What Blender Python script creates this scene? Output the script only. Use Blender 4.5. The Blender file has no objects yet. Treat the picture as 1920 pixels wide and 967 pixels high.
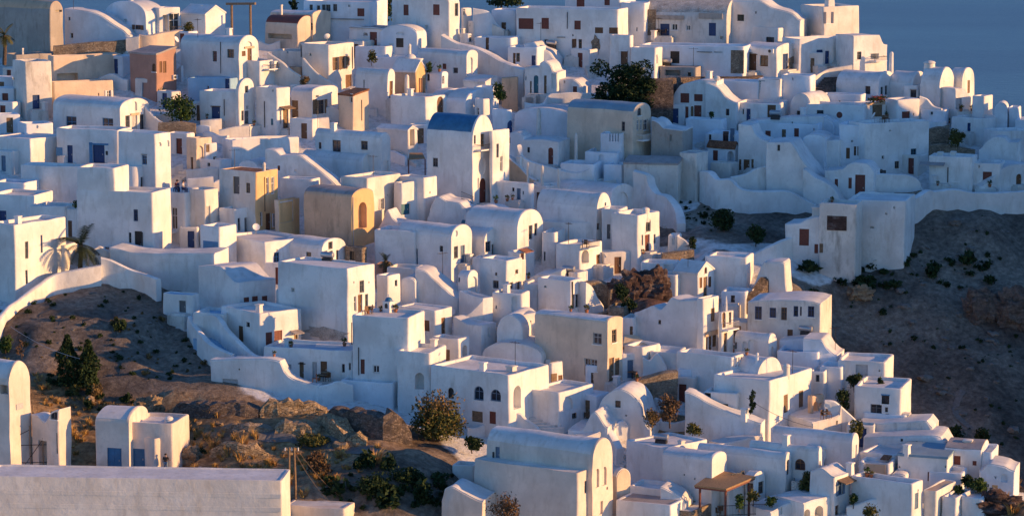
import bpy, bmesh, math, random
import numpy as np
from mathutils import Vector, Matrix, noise
R = math.radians
scene = bpy.context.scene
COL = scene.collection
random.seed(7)

# ------------------------------------------------------------------ camera
F_PX = 5444.0
PITCH = R(8.3)
FWD = Vector((0, math.cos(PITCH), -math.sin(PITCH)))
UP = Vector((0, math.sin(PITCH), math.cos(PITCH)))
RIGHT = Vector((1, 0, 0))
cd = bpy.data.cameras.new('camera'); cam = bpy.data.objects.new('camera', cd); COL.objects.link(cam)
cam.rotation_euler = (math.pi/2 - PITCH, 0, 0)
cd.sensor_width = 36.0; cd.lens = 36.0*F_PX/1920.0
cd.clip_start = 1.0; cd.clip_end = 60000.0
scene.camera = cam

def ray(px, py):
    return FWD + RIGHT*((px-960)/F_PX) + UP*(-(py-483.5)/F_PX)
def proj(p):
    z = p.dot(FWD)
    return 960 + F_PX*p.x/z, 483.5 - F_PX*p.dot(UP)/z
_DP = [(-200, 418), (0, 390), (300, 345), (600, 305), (967, 268), (1200, 248)]
def D(py):
    for (a, da), (b, db) in zip(_DP, _DP[1:]):
        if py <= b: return da + (db-da)*(py-a)/(b-a)
    return _DP[-1][1]
def at(px, py, d=None):
    return ray(px, py)*(D(py) if d is None else d)
GP = []          # ground control points (world)
def gp(p): GP.append((p.x, p.y, p.z))

# ------------------------------------------------------------------ materials
MATS = {}
def newmat(name):
    m = bpy.data.materials.new(name); m.use_nodes = True
    nt = m.node_tree; b = nt.nodes['Principled BSDF']
    return m, nt, b
def nd(nt, t, **kw):
    n = nt.nodes.new(t)
    for k, v in kw.items():
        if k in n.inputs: n.inputs[k].default_value = v
        else: setattr(n, k, v)
    return n
def coords(nt):
    g = nt.nodes.new('ShaderNodeNewGeometry'); return g.outputs['Position']
def noise_n(nt, scale, detail=4, rough=.55, vec=None):
    n = nd(nt, 'ShaderNodeTexNoise', Scale=scale, Detail=detail, Roughness=rough)
    nt.links.new(vec if vec else coords(nt), n.inputs['Vector']); return n
def ramp(nt, fac, stops):
    r = nt.nodes.new('ShaderNodeValToRGB'); e = r.color_ramp.elements
    while len(e) < len(stops): e.new(.5)
    for el, (p, c) in zip(e, stops):
        el.position = p; el.color = (*c, 1) if len(c) == 3 else c
    nt.links.new(fac, r.inputs[0]); return r
def mixc(nt, fac, a, b):
    m = nt.nodes.new('ShaderNodeMix'); m.data_type = 'RGBA'
    for s, v in ((0, fac), (6, a), (7, b)):
        if isinstance(v, (int, float)): m.inputs[s].default_value = v
        elif isinstance(v, tuple): m.inputs[s].default_value = (*v, 1)
        else: nt.links.new(v, m.inputs[s])
    return m.outputs[2]
def bump(nt, b, h, strength=.4, dist=.05):
    bp = nd(nt, 'ShaderNodeBump', Strength=strength, Distance=dist)
    nt.links.new(h, bp.inputs['Height']); nt.links.new(bp.outputs[0], b.inputs['Normal'])

def plaster(name, col, stain=(.45, .40, .34), amt=.5, rough=.9):
    m, nt, b = newmat(name)
    dk = tuple(c*.88 for c in col)
    n1 = noise_n(nt, .35, 5, .6)
    base = ramp(nt, n1.outputs['Fac'], [(.34, tuple(c*.80 for c in col)), (.48, dk), (.60, col)])
    # runs of dirt: noise stretched along z
    mp = nd(nt, 'ShaderNodeMapping'); mp.inputs['Scale'].default_value = (1.3, 1.3, .35)
    nt.links.new(coords(nt), mp.inputs['Vector'])
    n2 = noise_n(nt, 1.0, 6, .65, mp.outputs[0])
    st = ramp(nt, n2.outputs['Fac'], [(.52, (0, 0, 0)), (.78, (amt,)*3)])
    n3 = noise_n(nt, 2.6, 6, .7)
    pt = ramp(nt, n3.outputs['Fac'], [(.56, (0, 0, 0)), (.68, (amt*.8,)*3)])
    c1 = mixc(nt, st.outputs[0], base.outputs[0], stain)
    c2 = mixc(nt, pt.outputs[0], c1, tuple(c*.72 for c in col))
    nt.links.new(c2, b.inputs['Base Color'])
    b.inputs['Roughness'].default_value = rough
    n4 = noise_n(nt, 3.0, 8, .65)
    n5 = noise_n(nt, .9, 4, .6)
    ad = nt.nodes.new('ShaderNodeMath'); ad.operation = 'MULTIPLY_ADD'; ad.inputs[1].default_value = 1.6; nt.links.new(n5.outputs['Fac'], ad.inputs[0]); nt.links.new(n4.outputs['Fac'], ad.inputs[2])
    bump(nt, b, ad.outputs[0], .45, .055)
    MATS[name] = m; return m
def simple(name, col, rough=.6, var=.25, scale=4, metal=0, spec=None):
    m, nt, b = newmat(name)
    n1 = noise_n(nt, scale, 4)
    r = ramp(nt, n1.outputs['Fac'], [(.3, tuple(c*(1-var) for c in col)), (.7, tuple(min(1, c*(1+var*.5)) for c in col))])
    nt.links.new(r.outputs[0], b.inputs['Base Color'])
    b.inputs['Roughness'].default_value = rough; b.inputs['Metallic'].default_value = metal
    if spec is not None: b.inputs['Specular IOR Level'].default_value = spec
    MATS[name] = m; return m
def stone(name, c1, c2, mortar, scale=2.2, dist=.12):
    m, nt, b = newmat(name)
    mp = nd(nt, 'ShaderNodeMapping'); mp.inputs['Scale'].default_value = (1, 1, 1.6)
    nt.links.new(coords(nt), mp.inputs['Vector'])
    v = nd(nt, 'ShaderNodeTexVoronoi', Scale=scale); nt.links.new(mp.outputs[0], v.inputs['Vector'])
    v2 = nd(nt, 'ShaderNodeTexVoronoi', Scale=scale, feature='DISTANCE_TO_EDGE'); nt.links.new(mp.outputs[0], v2.inputs['Vector'])
    sep = nt.nodes.new('ShaderNodeSeparateColor'); nt.links.new(v.outputs['Color'], sep.inputs[0])
    cr = ramp(nt, sep.outputs[0], [(0, c1), (1, c2)])
    e = ramp(nt, v2.outputs['Distance'], [(0, (0, 0, 0)), (.09, (1, 1, 1))])
    n = noise_n(nt, 1.2, 5)
    c = mixc(nt, e.outputs[0], mortar, cr.outputs[0])
    sh = ramp(nt, n.outputs['Fac'], [(.35, (.6, .6, .6)), (.7, (1, 1, 1))])
    mm = nt.nodes.new('ShaderNodeMix'); mm.data_type = 'RGBA'; mm.blend_type = 'MULTIPLY'; mm.inputs[0].default_value = 1
    nt.links.new(c, mm.inputs[6]); nt.links.new(sh.outputs[0], mm.inputs[7])
    nt.links.new(mm.outputs[2], b.inputs['Base Color'])
    b.inputs['Roughness'].default_value = .95
    bump(nt, b, e.outputs[0], .8, dist)
    MATS[name] = m; return m
def leafmat(name, c1, c2, sss=0):
    m, nt, b = newmat(name)
    n1 = noise_n(nt, .9, 3)
    n2 = noise_n(nt, 5.0, 2)
    r = ramp(nt, n1.outputs['Fac'], [(.35, c1), (.65, c2)])
    r2 = ramp(nt, n2.outputs['Fac'], [(.3, (.6, .6, .6)), (.7, (1.2, 1.2, 1.1))])
    mm = nt.nodes.new('ShaderNodeMix'); mm.data_type = 'RGBA'; mm.blend_type = 'MULTIPLY'; mm.inputs[0].default_value = 1
    nt.links.new(r.outputs[0], mm.inputs[6]); nt.links.new(r2.outputs[0], mm.inputs[7])
    nt.links.new(mm.outputs[2], b.inputs['Base Color']); b.inputs['Roughness'].default_value = .75
    b.inputs['Specular IOR Level'].default_value = .2
    MATS[name] = m; return m

plaster('white', (.80, .785, .76), (.46, .41, .35), .60)
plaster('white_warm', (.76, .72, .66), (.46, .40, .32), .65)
plaster('white_worn', (.70, .67, .62), (.30, .27, .23), 1.0)
plaster('white_blue', (.76, .80, .84), (.50, .48, .45), .35)  # bluish copy of the white, tint of shaded walls put into it
plaster('beige', (.72, .63, .55), (.42, .34, .27), .6)
plaster('cream', (.70, .57, .44), (.40, .32, .24), .7)
plaster('ochre', (.76, .50, .25), (.42, .28, .16), .6)
plaster('tan', (.66, .46, .31), (.25, .18, .12), .9)
plaster('rose', (.43, .25, .19), (.24, .15, .12), .7)
plaster('shade_blue', (.30, .50, .68), (.5, .5, .5), .4)  # blue of open shade put into the plaster colour
plaster('screed', (.72, .71, .70), (.40, .37, .33), .7)
plaster('greyroof', (.36, .33, .32), (.16, .13, .12), .9)
plaster('bluegrey', (.21, .33, .42), (.3, .3, .3), .5)
plaster('concrete', (.40, .36, .32), (.2, .17, .14), .9)
simple('blue', (.03, .15, .30), .5, .25, 1.5)
simple('bluedoor', (.010, .045, .16), .45, .2, 5)
simple('sky_blue', (.06, .22, .42), .5, .2, 5)
simple('teal', (.015, .13, .19), .5, .2, 5)
simple('slateblue', (.12, .19, .29), .5, .2, 5)
simple('grey', (.13, .13, .135), .6, .2, 5)
simple('palegrey', (.45, .45, .46), .6, .15, 5)
simple('wood', (.16, .075, .035), .6, .35, 6)
simple('redwood', (.17, .045, .030), .6, .3, 6)
simple('oldwood', (.22, .14, .08), .75, .4, 5)
simple('reed', (.36, .22, .11), .9, .35, 8)
simple('dark', (.015, .015, .018), .5, .2, 5)
simple('metal', (.05, .05, .055), .45, .2, 8, .6)
simple('steel', (.45, .45, .46), .35, .1, 8, .7)
simple('clay', (.34, .13, .06), .8, .25, 6)
simple('paintwhite', (.78, .77, .75), .6, .08, 6)
simple('canvas', (.62, .50, .34), .9, .12, 3)
simple('bark', (.10, .07, .05), .95, .4, 6)
simple('skin', (.45, .26, .18), .6, .1, 8)
simple('navycloth', (.03, .05, .12), .9, .2, 8)
simple('redcloth', (.30, .05, .04), .9, .2, 8)
simple('palecloth', (.6, .55, .5), .9, .2, 8)
simple('hair', (.03, .02, .015), .7, .2, 8)
m, nt, b = newmat('glass')
n1 = noise_n(nt, 1.3, 2)
r_ = ramp(nt, n1.outputs['Fac'], [(.35, (.012, .018, .028)), (.7, (.035, .05, .07))]); nt.links.new(r_.outputs[0], b.inputs['Base Color'])
b.inputs['Roughness'].default_value = .12; MATS['glass'] = m
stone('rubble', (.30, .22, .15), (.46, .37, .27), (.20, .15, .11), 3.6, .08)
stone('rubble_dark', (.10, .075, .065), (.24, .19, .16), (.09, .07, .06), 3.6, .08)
stone('rubble_white', (.62, .58, .52), (.70, .67, .62), (.42, .37, .32), 3.5, .06)
stone('ruinstone', (.34, .24, .14), (.56, .42, .26), (.20, .14, .085), 2.8, .12)
stone('tiles', (.26, .10, .055), (.36, .17, .09), (.10, .05, .03), 3.5, .06)
def rockmat(name, c1, c2, c3):
    m, nt, b = newmat(name)
    mp = nd(nt, 'ShaderNodeMapping'); mp.inputs['Scale'].default_value = (.7, .7, 2.6); nt.links.new(coords(nt), mp.inputs['Vector'])
    n1 = noise_n(nt, .8, 8, .7, mp.outputs[0]); n2 = noise_n(nt, 3.0, 6, .75)
    r1 = ramp(nt, n1.outputs['Fac'], [(.32, c1), (.5, c2), (.68, c3)]); r2 = ramp(nt, n2.outputs['Fac'], [(.35, (.5, .5, .5)), (.6, (1.1, 1.1, 1.1))])
    mm = nt.nodes.new('ShaderNodeMix'); mm.data_type = 'RGBA'; mm.blend_type = 'MULTIPLY'; mm.inputs[0].default_value = 1
    nt.links.new(r1.outputs[0], mm.inputs[6]); nt.links.new(r2.outputs[0], mm.inputs[7]); nt.links.new(mm.outputs[2], b.inputs['Base Color']); b.inputs['Roughness'].default_value = .95
    ad = nt.nodes.new('ShaderNodeMath'); ad.operation = 'ADD'; nt.links.new(n1.outputs['Fac'], ad.inputs[0]); nt.links.new(n2.outputs['Fac'], ad.inputs[1]); bump(nt, b, ad.outputs[0], 1, .35); MATS[name] = m
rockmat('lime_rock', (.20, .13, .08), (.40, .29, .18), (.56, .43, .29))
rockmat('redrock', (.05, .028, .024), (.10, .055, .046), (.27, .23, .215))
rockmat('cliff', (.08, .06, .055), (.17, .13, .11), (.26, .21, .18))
leafmat('leaf', (.025, .055, .018), (.07, .12, .03))
leafmat('leaf_dark', (.012, .030, .012), (.035, .06, .02))
leafmat('leaf_olive', (.06, .07, .02), (.14, .13, .04))
leafmat('leaf_dry', (.14, .09, .04), (.26, .17, .07))
leafmat('leaf_brown', (.09, .055, .035), (.16, .10, .06))
leafmat('straw', (.38, .22, .08), (.58, .37, .14))
leafmat('ivy', (.010, .026, .012), (.022, .048, .018))
leafmat('palmleaf', (.018, .03, .018), (.045, .06, .03))
leafmat('flower', (.35, .04, .05), (.5, .12, .10))

# ------------------------------------------------------------------ object helpers
def link(o):
    COL.objects.link(o); return o
def mesh_obj(name, bm, mat, parent=None, smooth=None):
    me = bpy.data.meshes.new(name); bm.to_mesh(me); bm.free()
    me.materials.append(MATS[mat] if isinstance(mat, str) else mat)
    if smooth is not None:
        me.polygons.foreach_set('use_smooth', [True]*len(me.polygons))
        me.set_sharp_from_angle(angle=R(smooth))
    o = bpy.data.objects.new(name, me); link(o)
    if parent: o.parent = parent
    return o
LABELS = {}
def tag(o, label, cat, group=None, kind=None):
    o['label'] = label; o['category'] = cat
    if group: o['group'] = group
    if kind: o['kind'] = kind
    LABELS.setdefault(label, []).append((o.name, group))
    return o
def empty(name, loc, rz=0):
    o = bpy.data.objects.new(name, None); link(o); o.location = loc; o.rotation_euler = (0, 0, rz)
    o.empty_display_size = .3
    return o
def loft(bm, rings, c0=True, c1=True):
    V = [[bm.verts.new(p) for p in r] for r in rings]
    n = len(V[0])
    for a, b in zip(V, V[1:]):
        for i in range(n):
            j = (i+1) % n
            bm.faces.new((a[i], a[j], b[j], b[i]))
    if c0: bm.faces.new(list(reversed(V[0])))
    if c1: bm.faces.new(V[-1])
    return V
def fixn(bm):
    bmesh.ops.recalc_face_normals(bm, faces=bm.faces[:])
def box(bm, x0, x1, y0, y1, z0, z1):
    loft(bm, [[(x0, y0, z0), (x1, y0, z0), (x1, y1, z0), (x0, y1, z0)], [(x0, y0, z1), (x1, y0, z1), (x1, y1, z1), (x0, y1, z1)]])
def wob(p, seed, amp):
    q = Vector(p)*.45 + Vector((seed*7.13, seed*3.7, seed*1.9))
    return Vector(p) + noise.noise_vector(q)*amp
def rrect(x0, x1, y0, y1, r, step=1.3, k=3):
    """rounded rectangle, counter-clockwise, sides cut to short lengths"""
    r = min(r, (x1-x0)*.45, (y1-y0)*.45); out = []
    cs = [((x1-r, y0+r), -90), ((x1-r, y1-r), 0), ((x0+r, y1-r), 90), ((x0+r, y0+r), 180)]
    pts = []
    for (c, a0) in cs:
        for i in range(k+1):
            a = R(a0 + 90*i/k); pts.append((c[0]+r*math.cos(a), c[1]+r*math.sin(a)))
    n = len(pts)
    for i in range(n):
        p, q = pts[i], pts[(i+1) % n]; out.append(p)
        d = math.hypot(q[0]-p[0], q[1]-p[1]); m = int(d/step)
        for j in range(1, m+1): out.append((p[0]+(q[0]-p[0])*j/(m+1), p[1]+(q[1]-p[1])*j/(m+1)))
    return out
def offs(pts, x0, x1, y0, y1, t):
    """shrink a ring towards the rectangle centre by t on each side"""
    cx, cy = (x0+x1)/2, (y0+y1)/2; sx = max(.05, (x1-x0-2*t)/(x1-x0)); sy = max(.05, (y1-y0-2*t)/(y1-y0))
    return [(cx+(x-cx)*sx, cy+(y-cy)*sy) for x, y in pts]

# cutters and fittings -------------------------------------------------
def outline(w, h, arch):
    if arch == 'r': return [(w/2*math.cos(2*math.pi*i/16), h/2*math.sin(2*math.pi*i/16)) for i in range(16)]
    if arch:
        r = min(w/2, h*.6); pts = [(-w/2, -h/2), (w/2, -h/2)]
        for i in range(9):
            a = math.pi*i/8; pts.append((w/2*math.cos(a), h/2-r+r*math.sin(a)))
        return pts
    return [(-w/2, -h/2), (w/2, -h/2), (w/2, h/2), (-w/2, h/2)]
class Face:
    """plane of a wall: origin o, horizontal axis u (left to right seen from outside), outward normal n"""
    def __init__(s, o, u, n): s.o, s.u, s.n = Vector(o), Vector(u), Vector(n); s.v = Vector((0, 0, 1))
    def p(s, a, b, d=0): return s.o + s.u*a + s.v*b + s.n*d
def prism(bm, F, cx, cz, pts, d0, d1):
    loft(bm, [[F.p(cx+a, cz+b, d0) for a, b in pts], [F.p(cx+a, cz+b, d1) for a, b in pts]])
def ringprism(bm, F, cx, cz, outer, inner, d0, d1):
    n = len(outer)
    A = [bm.verts.new(F.p(cx+a, cz+b, d1)) for a, b in outer]; B = [bm.verts.new(F.p(cx+a, cz+b, d1)) for a, b in inner]
    A0 = [bm.verts.new(F.p(cx+a, cz+b, d0)) for a, b in outer]; B0 = [bm.verts.new(F.p(cx+a, cz+b, d0)) for a, b in inner]
    for i in range(n):
        j = (i+1) % n
        bm.faces.new((A[i], A[j], B[j], B[i])); bm.faces.new((A0[j], A0[i], B0[i], B0[j]))
        bm.faces.new((A[j], A[i], A0[i], A0[j])); bm.faces.new((B[i], B[j], B0[j], B0[i]))

def opening(cut, root, F, cx, cz, w, h, kind, colr):
    """carve one opening and add its fittings. kinds: w window, d door, s shut shutters, o open, n niche, v vent, p open shutters; prefix a = arched, r = round"""
    arch = False
    k = kind
    if k[0] == 'a': arch = True; k = k[1:]
    elif k[0] == 'r': arch = 'r'; k = k[1:]
    w = max(w, .16); h = max(h, .16)
    depth = {'w': .20, 'd': .22, 's': .12, 'o': .9, 'n': .22, 'v': .35, 'p': .2, 'l': .2}[k]
    pts = outline(w, h, arch)
    prism(cut, F, cx, cz, pts, .5, -depth)
    if k in 'nvo': return
    t = min(.09, w*.16)
    inner = [(a*(1-2*t/w), b*(1-2*t/h)) for a, b in pts]
    e = -.012
    o2 = [(a*(1+e*2/w), b*(1+e*2/h)) for a, b in pts]
    bm = bmesh.new()
    if k in 'wpl':
        ringprism(bm, F, cx, cz, o2, inner, -depth+.01, -depth+.09)
        if arch != 'r' and w > .5:
            prism(bm, F, cx, cz, [(-.03, -h/2+t*.6), (.03, -h/2+t*.6), (.03, h/2-t*.6), (-.03, h/2-t*.6)], -depth+.012, -depth+.085)
        if h > .9:
            zz = h*.12; ww = w/2-t*.6
            prism(bm, F, cx, cz+zz, [(-ww, -.025), (ww, -.025), (ww, .025), (-ww, .025)], -depth+.014, -depth+.08)
        fixn(bm); fr = mesh_obj('window', bm, colr or 'paintwhite', root)
        pb = bmesh.new(); prism(pb, F, cx, cz, [(a*.985, b*.985) for a, b in pts], -depth+.02, -depth+.05); fixn(pb)
        mesh_obj('pane', pb, 'glass', fr)
        if k == 'p':
            for s in (-1, 1):
                sb = bmesh.new(); c = s*(w/2+w*.24)
                prism(sb, F, cx+c, cz, outline(w*.44, h, False), .015, .07)
                n = max(3, int(h/.22))
                for i in range(n):
                    z = -h/2 + h*(i+.5)/n
                    prism(sb, F, cx+c, cz+z, outline(w*.34, h/n*.5, False), .07, .085)
                fixn(sb); mesh_obj('shutter', sb, colr or 'wood', root)
        if h < w*2.2 and arch != 'r':
            sb = bmesh.new(); prism(sb, F, cx, cz-h/2-.05, outline(w+.2, .10, False), -.12, .07); fixn(sb); mesh_obj('sill', sb, 'paintwhite', fr)
        return
    nm = 'door' if k == 'd' else 'shutter'
    ringprism(bm, F, cx, cz, o2, inner, -depth+.01, -depth+.10); 
    fixn(bm); fr = mesh_obj(nm, bm, colr or 'wood', root)
    lb = bmesh.new()
    L = [(a*.985, b*.985) for a, b in pts]
    prism(lb, F, cx, cz, L, -depth+.012, -depth+.055)
    if not arch:
        for s in ((-1, 1) if w > .7 else (0,)):
            pw = (w-2*t)*(.40 if s else .8); rows = 3 if k == 'd' else max(4, int(h/.2))
            for i in range(rows):
                z = -h/2 + t + (h-2*t)*(i+.5)/rows
                prism(lb, F, cx+s*(w-2*t)*.25, cz+z, outline(pw, (h-2*t)/rows*.72, False), -depth+.055, -depth+.078)
    fixn(lb); mesh_obj('leaf', lb, colr or 'wood', fr)
    if k == 'd':
        hb = bmesh.new(); prism(hb, F, cx+w*.3, cz-h*.03, outline(.06, .18, False), -depth+.08, -depth+.14); fixn(hb); mesh_obj('handle', hb, 'steel', fr)

def boolean(o, cut):
    if not cut.faces: cut.free(); return
    fixn(cut)
    me = bpy.data.meshes.new('cut'); cut.to_mesh(me); cut.free()
    c = bpy.data.objects.new('cut', me); link(c); c.parent = o.parent
    bpy.context.view_layer.update()
    md = o.modifiers.new('b', 'BOOLEAN'); md.object = c; md.operation = 'DIFFERENCE'; md.solver = 'EXACT'
    dg = bpy.context.evaluated_depsgraph_get()
    nm = bpy.data.meshes.new_from_object(o.evaluated_get(dg))
    o.modifiers.clear(); old = o.data
    if len(nm.polygons) > 4:
        o.data = nm
        nm.polygons.foreach_set('use_smooth', [True]*len(nm.polygons)); nm.set_sharp_from_angle(angle=R(38))
    bpy.data.objects.remove(c); bpy.data.meshes.remove(me)

# ------------------------------------------------------------------ houses
HSEED = [0]
def house(label, lx, cx, rx, ty, by, roof='flat', a=35, win=(), ap=None, W=None, L=None, mat='white', rmat=None, g=None,
          cat='house', name=None, chim=(), par=.35, rnd=.22, deep=4.2, group=None, fac=True, prof=None, ext=(), emat=None, ground=True, amp=.10, low=1.2):
    """lx..cx front wall in picture columns (a>0: cx is the near right corner, end wall cx..rx); ty/by rows of that corner's top and foot."""
    HSEED[0] += 1; seed = HSEED[0]
    if (rx is None or rx <= cx+1) and a > 0: a = 17     # only its front shows
    d = D(g if g is not None else by)
    P = at(cx, by, d)
    if ground == 2: EARTH.append((P.x, P.y, P.z-low, 0, 0, 0))
    elif ground: gp(P - Vector((0, 0, low)))
    th = -R(a)
    ux = Vector((math.cos(th), math.sin(th), 0)); uy = Vector((-math.sin(th), math.cos(th), 0))
    def solve(dirv, px):           # distance t along dirv so that P+t*dirv projects on column px
        k = (px-960)/F_PX
        return (k*P.dot(FWD) - P.x)/(dirv.x - k*dirv.dot(FWD))
    neg = a < 0
    if not neg:
        L = L or abs(solve(-ux, lx)); W = W or (abs(solve(uy, rx)) if rx and rx > cx+1 else 4.5)
        org = P - ux*L
    else:
        L = L or abs(solve(ux, rx)); W = W or (abs(solve(uy, lx)) if lx is not None and lx < cx-1 else 4.5)
        org = P.copy()
    W = min(max(W, .5), 16); L = min(max(L, .5), 30)
    if not neg: org = P - ux*L
    def zat(q, py):               # height above base of row py over plan point q
        k = -(py-483.5)/F_PX
        # (z*UP.z + q.y*UP.y) = k*(q.y*FWD.y + z*FWD.z)
        return (k*q.y*FWD.y - q.y*UP.y)/(UP.z - k*FWD.z) - org.z
    H = zat(P, ty)
    nm = name or {'house': 'whitewashed_house', 'chapel': 'chapel', 'church': 'church'}.get(cat, cat.replace(' ', '_'))
    root = empty(nm, org, th); tag(root, label, cat, group)
    Minv = Matrix.Rotation(-th, 3, 'Z')
    def loc(v): return Minv @ (v - org)
    def locray(px, py): return Minv @ (-org), Minv @ ray(px, py)
    FR = Face((0, 0, 0), (1, 0, 0), (0, -1, 0)); RT = Face((L, 0, 0), (0, 1, 0), (1, 0, 0)); LF = Face((0, W, 0), (0, -1, 0), (-1, 0, 0))
    def hit(F, px, py):
        o, r = locray(px, py); t = (F.o - o).dot(F.n)/r.dot(F.n); q = o + r*t
        return (q-F.o).dot(F.u), q.z
    bm = bmesh.new()
    z0 = -deep
    roofparts = []
    def zs(z1, step=1.4):
        n = max(1, int((z1-z0)/step)); return [z0 + (z1-z0)*i/n for i in range(n+1)]
    if roof == 'flat':
        ring = rrect(0, L, 0, W, rnd)
        r = min(.14, par*.5); pt = min(.28, W*.12, L*.12)
        rings = [[(x, y, z) for x, y in ring] for z in zs(H-r)]
        for t, dz in ((.3, .7), (1, 1)):
            rings.append([(x, y, H-r+r*dz) for x, y in offs(ring, 0, L, 0, W, r*t*.6)])
        rings.append([(x, y, H-.02) for x, y in offs(ring, 0, L, 0, W, pt)])
        rings.append([(x, y, H-par) for x, y in offs(ring, 0, L, 0, W, pt+.03)])
        loft(bm, [[wob(p, seed, amp) for p in rg] for rg in rings])
        fl = bmesh.new()
        inr = offs(ring, 0, L, 0, W, pt-.02)
        loft(fl, [[(x, y, H-par-.08) for x, y in inr], [(x, y, H-par+.03) for x, y in inr]])
        roofparts.append(('roof', fl, rmat or 'screed'))
    elif roof in ('bx', 'by', 'gx', 'gy', 'px', 'py', 'shed', 'pavx'):
        along_x = roof in ('bx', 'gx', 'px', 'shed')
        S = W if along_x else L; E = L if along_x else W      # span, extrusion
        Fp = (RT if not neg else LF) if along_x else FR
        # profile over s in 0..S (front to back for x, left to right for y)
        if roof in ('bx', 'by'):
            q = org + (ux*(L if not neg else 0) + uy*W/2 if along_x else ux*L/2)
            rise = (zat(q, ap) - H) if ap is not None else S*.42
            rise = max(.3, min(rise, S*.75))
            n = 16
            top = [(S/2 - S/2*math.cos(math.pi*i/n), H + rise*math.sin(math.pi*i/n)) for i in range(n+1)]
        elif roof in ('gx', 'gy'):
            q = org + (ux*(L if not neg else 0) + uy*W/2 if along_x else ux*L/2)
            rise = (zat(q, ap) - H) if ap is not None else S*.3
            top = [(S*i/8, H + rise*(1-abs(i/4-1))) for i in range(9)]
        elif roof == 'shed':
            rise = (zat(org + ux*L + uy*W, ap) - H) if ap is not None else .6
            top = [(S*i/6, H + rise*i/6) for i in range(7)]
        else:
            pts = []
            for (px, py) in prof:
                s_, z_ = hit(Fp, px, py)
                if along_x and neg: s_ = W - s_
                pts.append((s_, z_))
            pts.sort()
            S0 = pts[0][0]
            top = []
            n = 26
            xs = [p[0] for p in pts]; zz = [p[1] for p in pts]
            for i in range(n+1):
                s_ = S*i/n; x_ = xs[0] + (xs[-1]-xs[0])*i/n
                # monotone smooth interpolation
                j = max(0, min(len(xs)-2, sum(1 for v in xs if v <= x_)-1))
                t = (x_-xs[j])/max(1e-6, xs[j+1]-xs[j]); t = max(0, min(1, t))
                def sl(k):
                    if k <= 0 or k >= len(xs)-1: return 0 if len(xs) > 2 else (zz[-1]-zz[0])/max(1e-6, xs[-1]-xs[0])
                    a_ = (zz[k]-zz[k-1])/max(1e-6, xs[k]-xs[k-1]); b_ = (zz[k+1]-zz[k])/max(1e-6, xs[k+1]-xs[k])
                    return 0 if a_*b_ <= 0 else 2*a_*b_/(a_+b_)
                hh = xs[j+1]-xs[j]; t2, t3 = t*t, t*t*t
                z_ = zz[j]*(2*t3-3*t2+1) + hh*sl(j)*(t3-2*t2+t) + zz[j+1]*(-2*t3+3*t2) + hh*sl(j+1)*(t3-t2)
                top.append((s_, z_))
            H = max(z for s_, z in top)
        nside = max(2, int((H-z0)/1.5))
        def profile(o_out=0, z_out=0, lo=z0):
            pts = []
            c = S/2
            tt = [(c + (s_-c)*(1+2*o_out/S), z+z_out) for s_, z in top]
            (sa, za), (sb, zb) = tt[0], tt[-1]
            pts += [(sa, lo + (za-lo)*i/nside) for i in range(nside)]
            pts += tt
            pts += [(sb, zb + (lo-zb)*i/nside) for i in range(1, nside+1)]
            return pts
        def pos(s_, z, e):
            if along_x: return (e, s_, z)
            return (s_, e, z)
        rr = .08
        es = [0]; m_ = max(1, int((E)/1.4))
        facT = .30
        rings = []
        hasf = fac and roof in ('bx', 'by') and E > 1.2
        face_hi = along_x and not neg                   # facade at e=E, else at e=0
        estations = [(0, -rr), (rr, 0)] + [(rr + (E-2*rr)*i/m_, 0) for i in range(1, m_)] + [(E-rr, 0), (E, -rr)]
        if hasf:
            f = .13
            body = [(e, o_) for e, o_ in estations if (e < E-facT-.05 if face_hi else e > facT+.05)]
            if face_hi: estations = body + [(E-facT, 0), (E-facT+.03, f), (E-rr, f), (E, f-rr*.6)]
            else: estations = [(0, f-rr*.6), (rr, f), (facT-.03, f), (facT, 0)] + body
        for e, o_ in estations:
            rings.append([wob(pos(s_, z, e), seed, amp) for s_, z in profile(min(o_, 0), o_)])
        loft(bm, rings)
        # roof shell
        rm = rmat or 'screed'
        sh = bmesh.new(); t_ = .05
        ea, eb = (0.05, E-facT+.02) if (hasf and face_hi) else ((facT-.02, E-.05) if hasf else (-.04, E+.04) if roof in ('gx', 'gy', 'shed') else (.06, E-.06))
        if roof in ('gx', 'gy', 'shed') : t_ = .12
        lo = .0
        k0 = 2 if roof in ('bx', 'by') else 0
        tt = top[k0:len(top)-k0] if k0 else top
        c = S/2; ov = .10 if roof in ('gx', 'gy', 'shed') else 0
        up_ = [(c+(s_-c)*(1+2*ov/S), z+t_) for s_, z in tt]; dn_ = [(c+(s_-c)*(1+2*ov/S), z-.10) for s_, z in tt]
        prf = dn_ + list(reversed(up_))
        ne = max(1, int((eb-ea)/1.4))
        loft(sh, [[wob(pos(s_, z, ea+(eb-ea)*i/ne), seed, amp) for s_, z in prf] for i in range(ne+1)])
        roofparts.append(('roof', sh, rm))
    elif roof == 'dome':
        ring = rrect(0, L, 0, W, rnd)
        rings = [[(x, y, z) for x, y in ring] for z in zs(H)]
        q = org + ux*(L/2) + uy*(W/2)
        rise = (zat(q, ap) - H) if ap is not None else min(L, W)*.45
        rings.append([(x, y, H+.02) for x, y in offs(ring, 0, L, 0, W, .1)])
        loft(bm, [[wob(p, seed, amp) for p in rg] for rg in rings])
        sh = bmesh.new(); rad = min(L, W)/2-.12; rgs = []
        for i in range(10):
            t = math.pi/2*i/10; rgs.append([(L/2+rad*math.cos(t)*math.cos(u*math.pi/12), W/2+rad*math.cos(t)*math.sin(u*math.pi/12), H-.05+rise*math.sin(t)) for u in range(24)])
        loft(sh, rgs); roofparts.append(('dome', sh, rmat or 'screed'))
    fixn(bm)
    wallo = mesh_obj('wall', bm, mat, root, 38)
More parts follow.
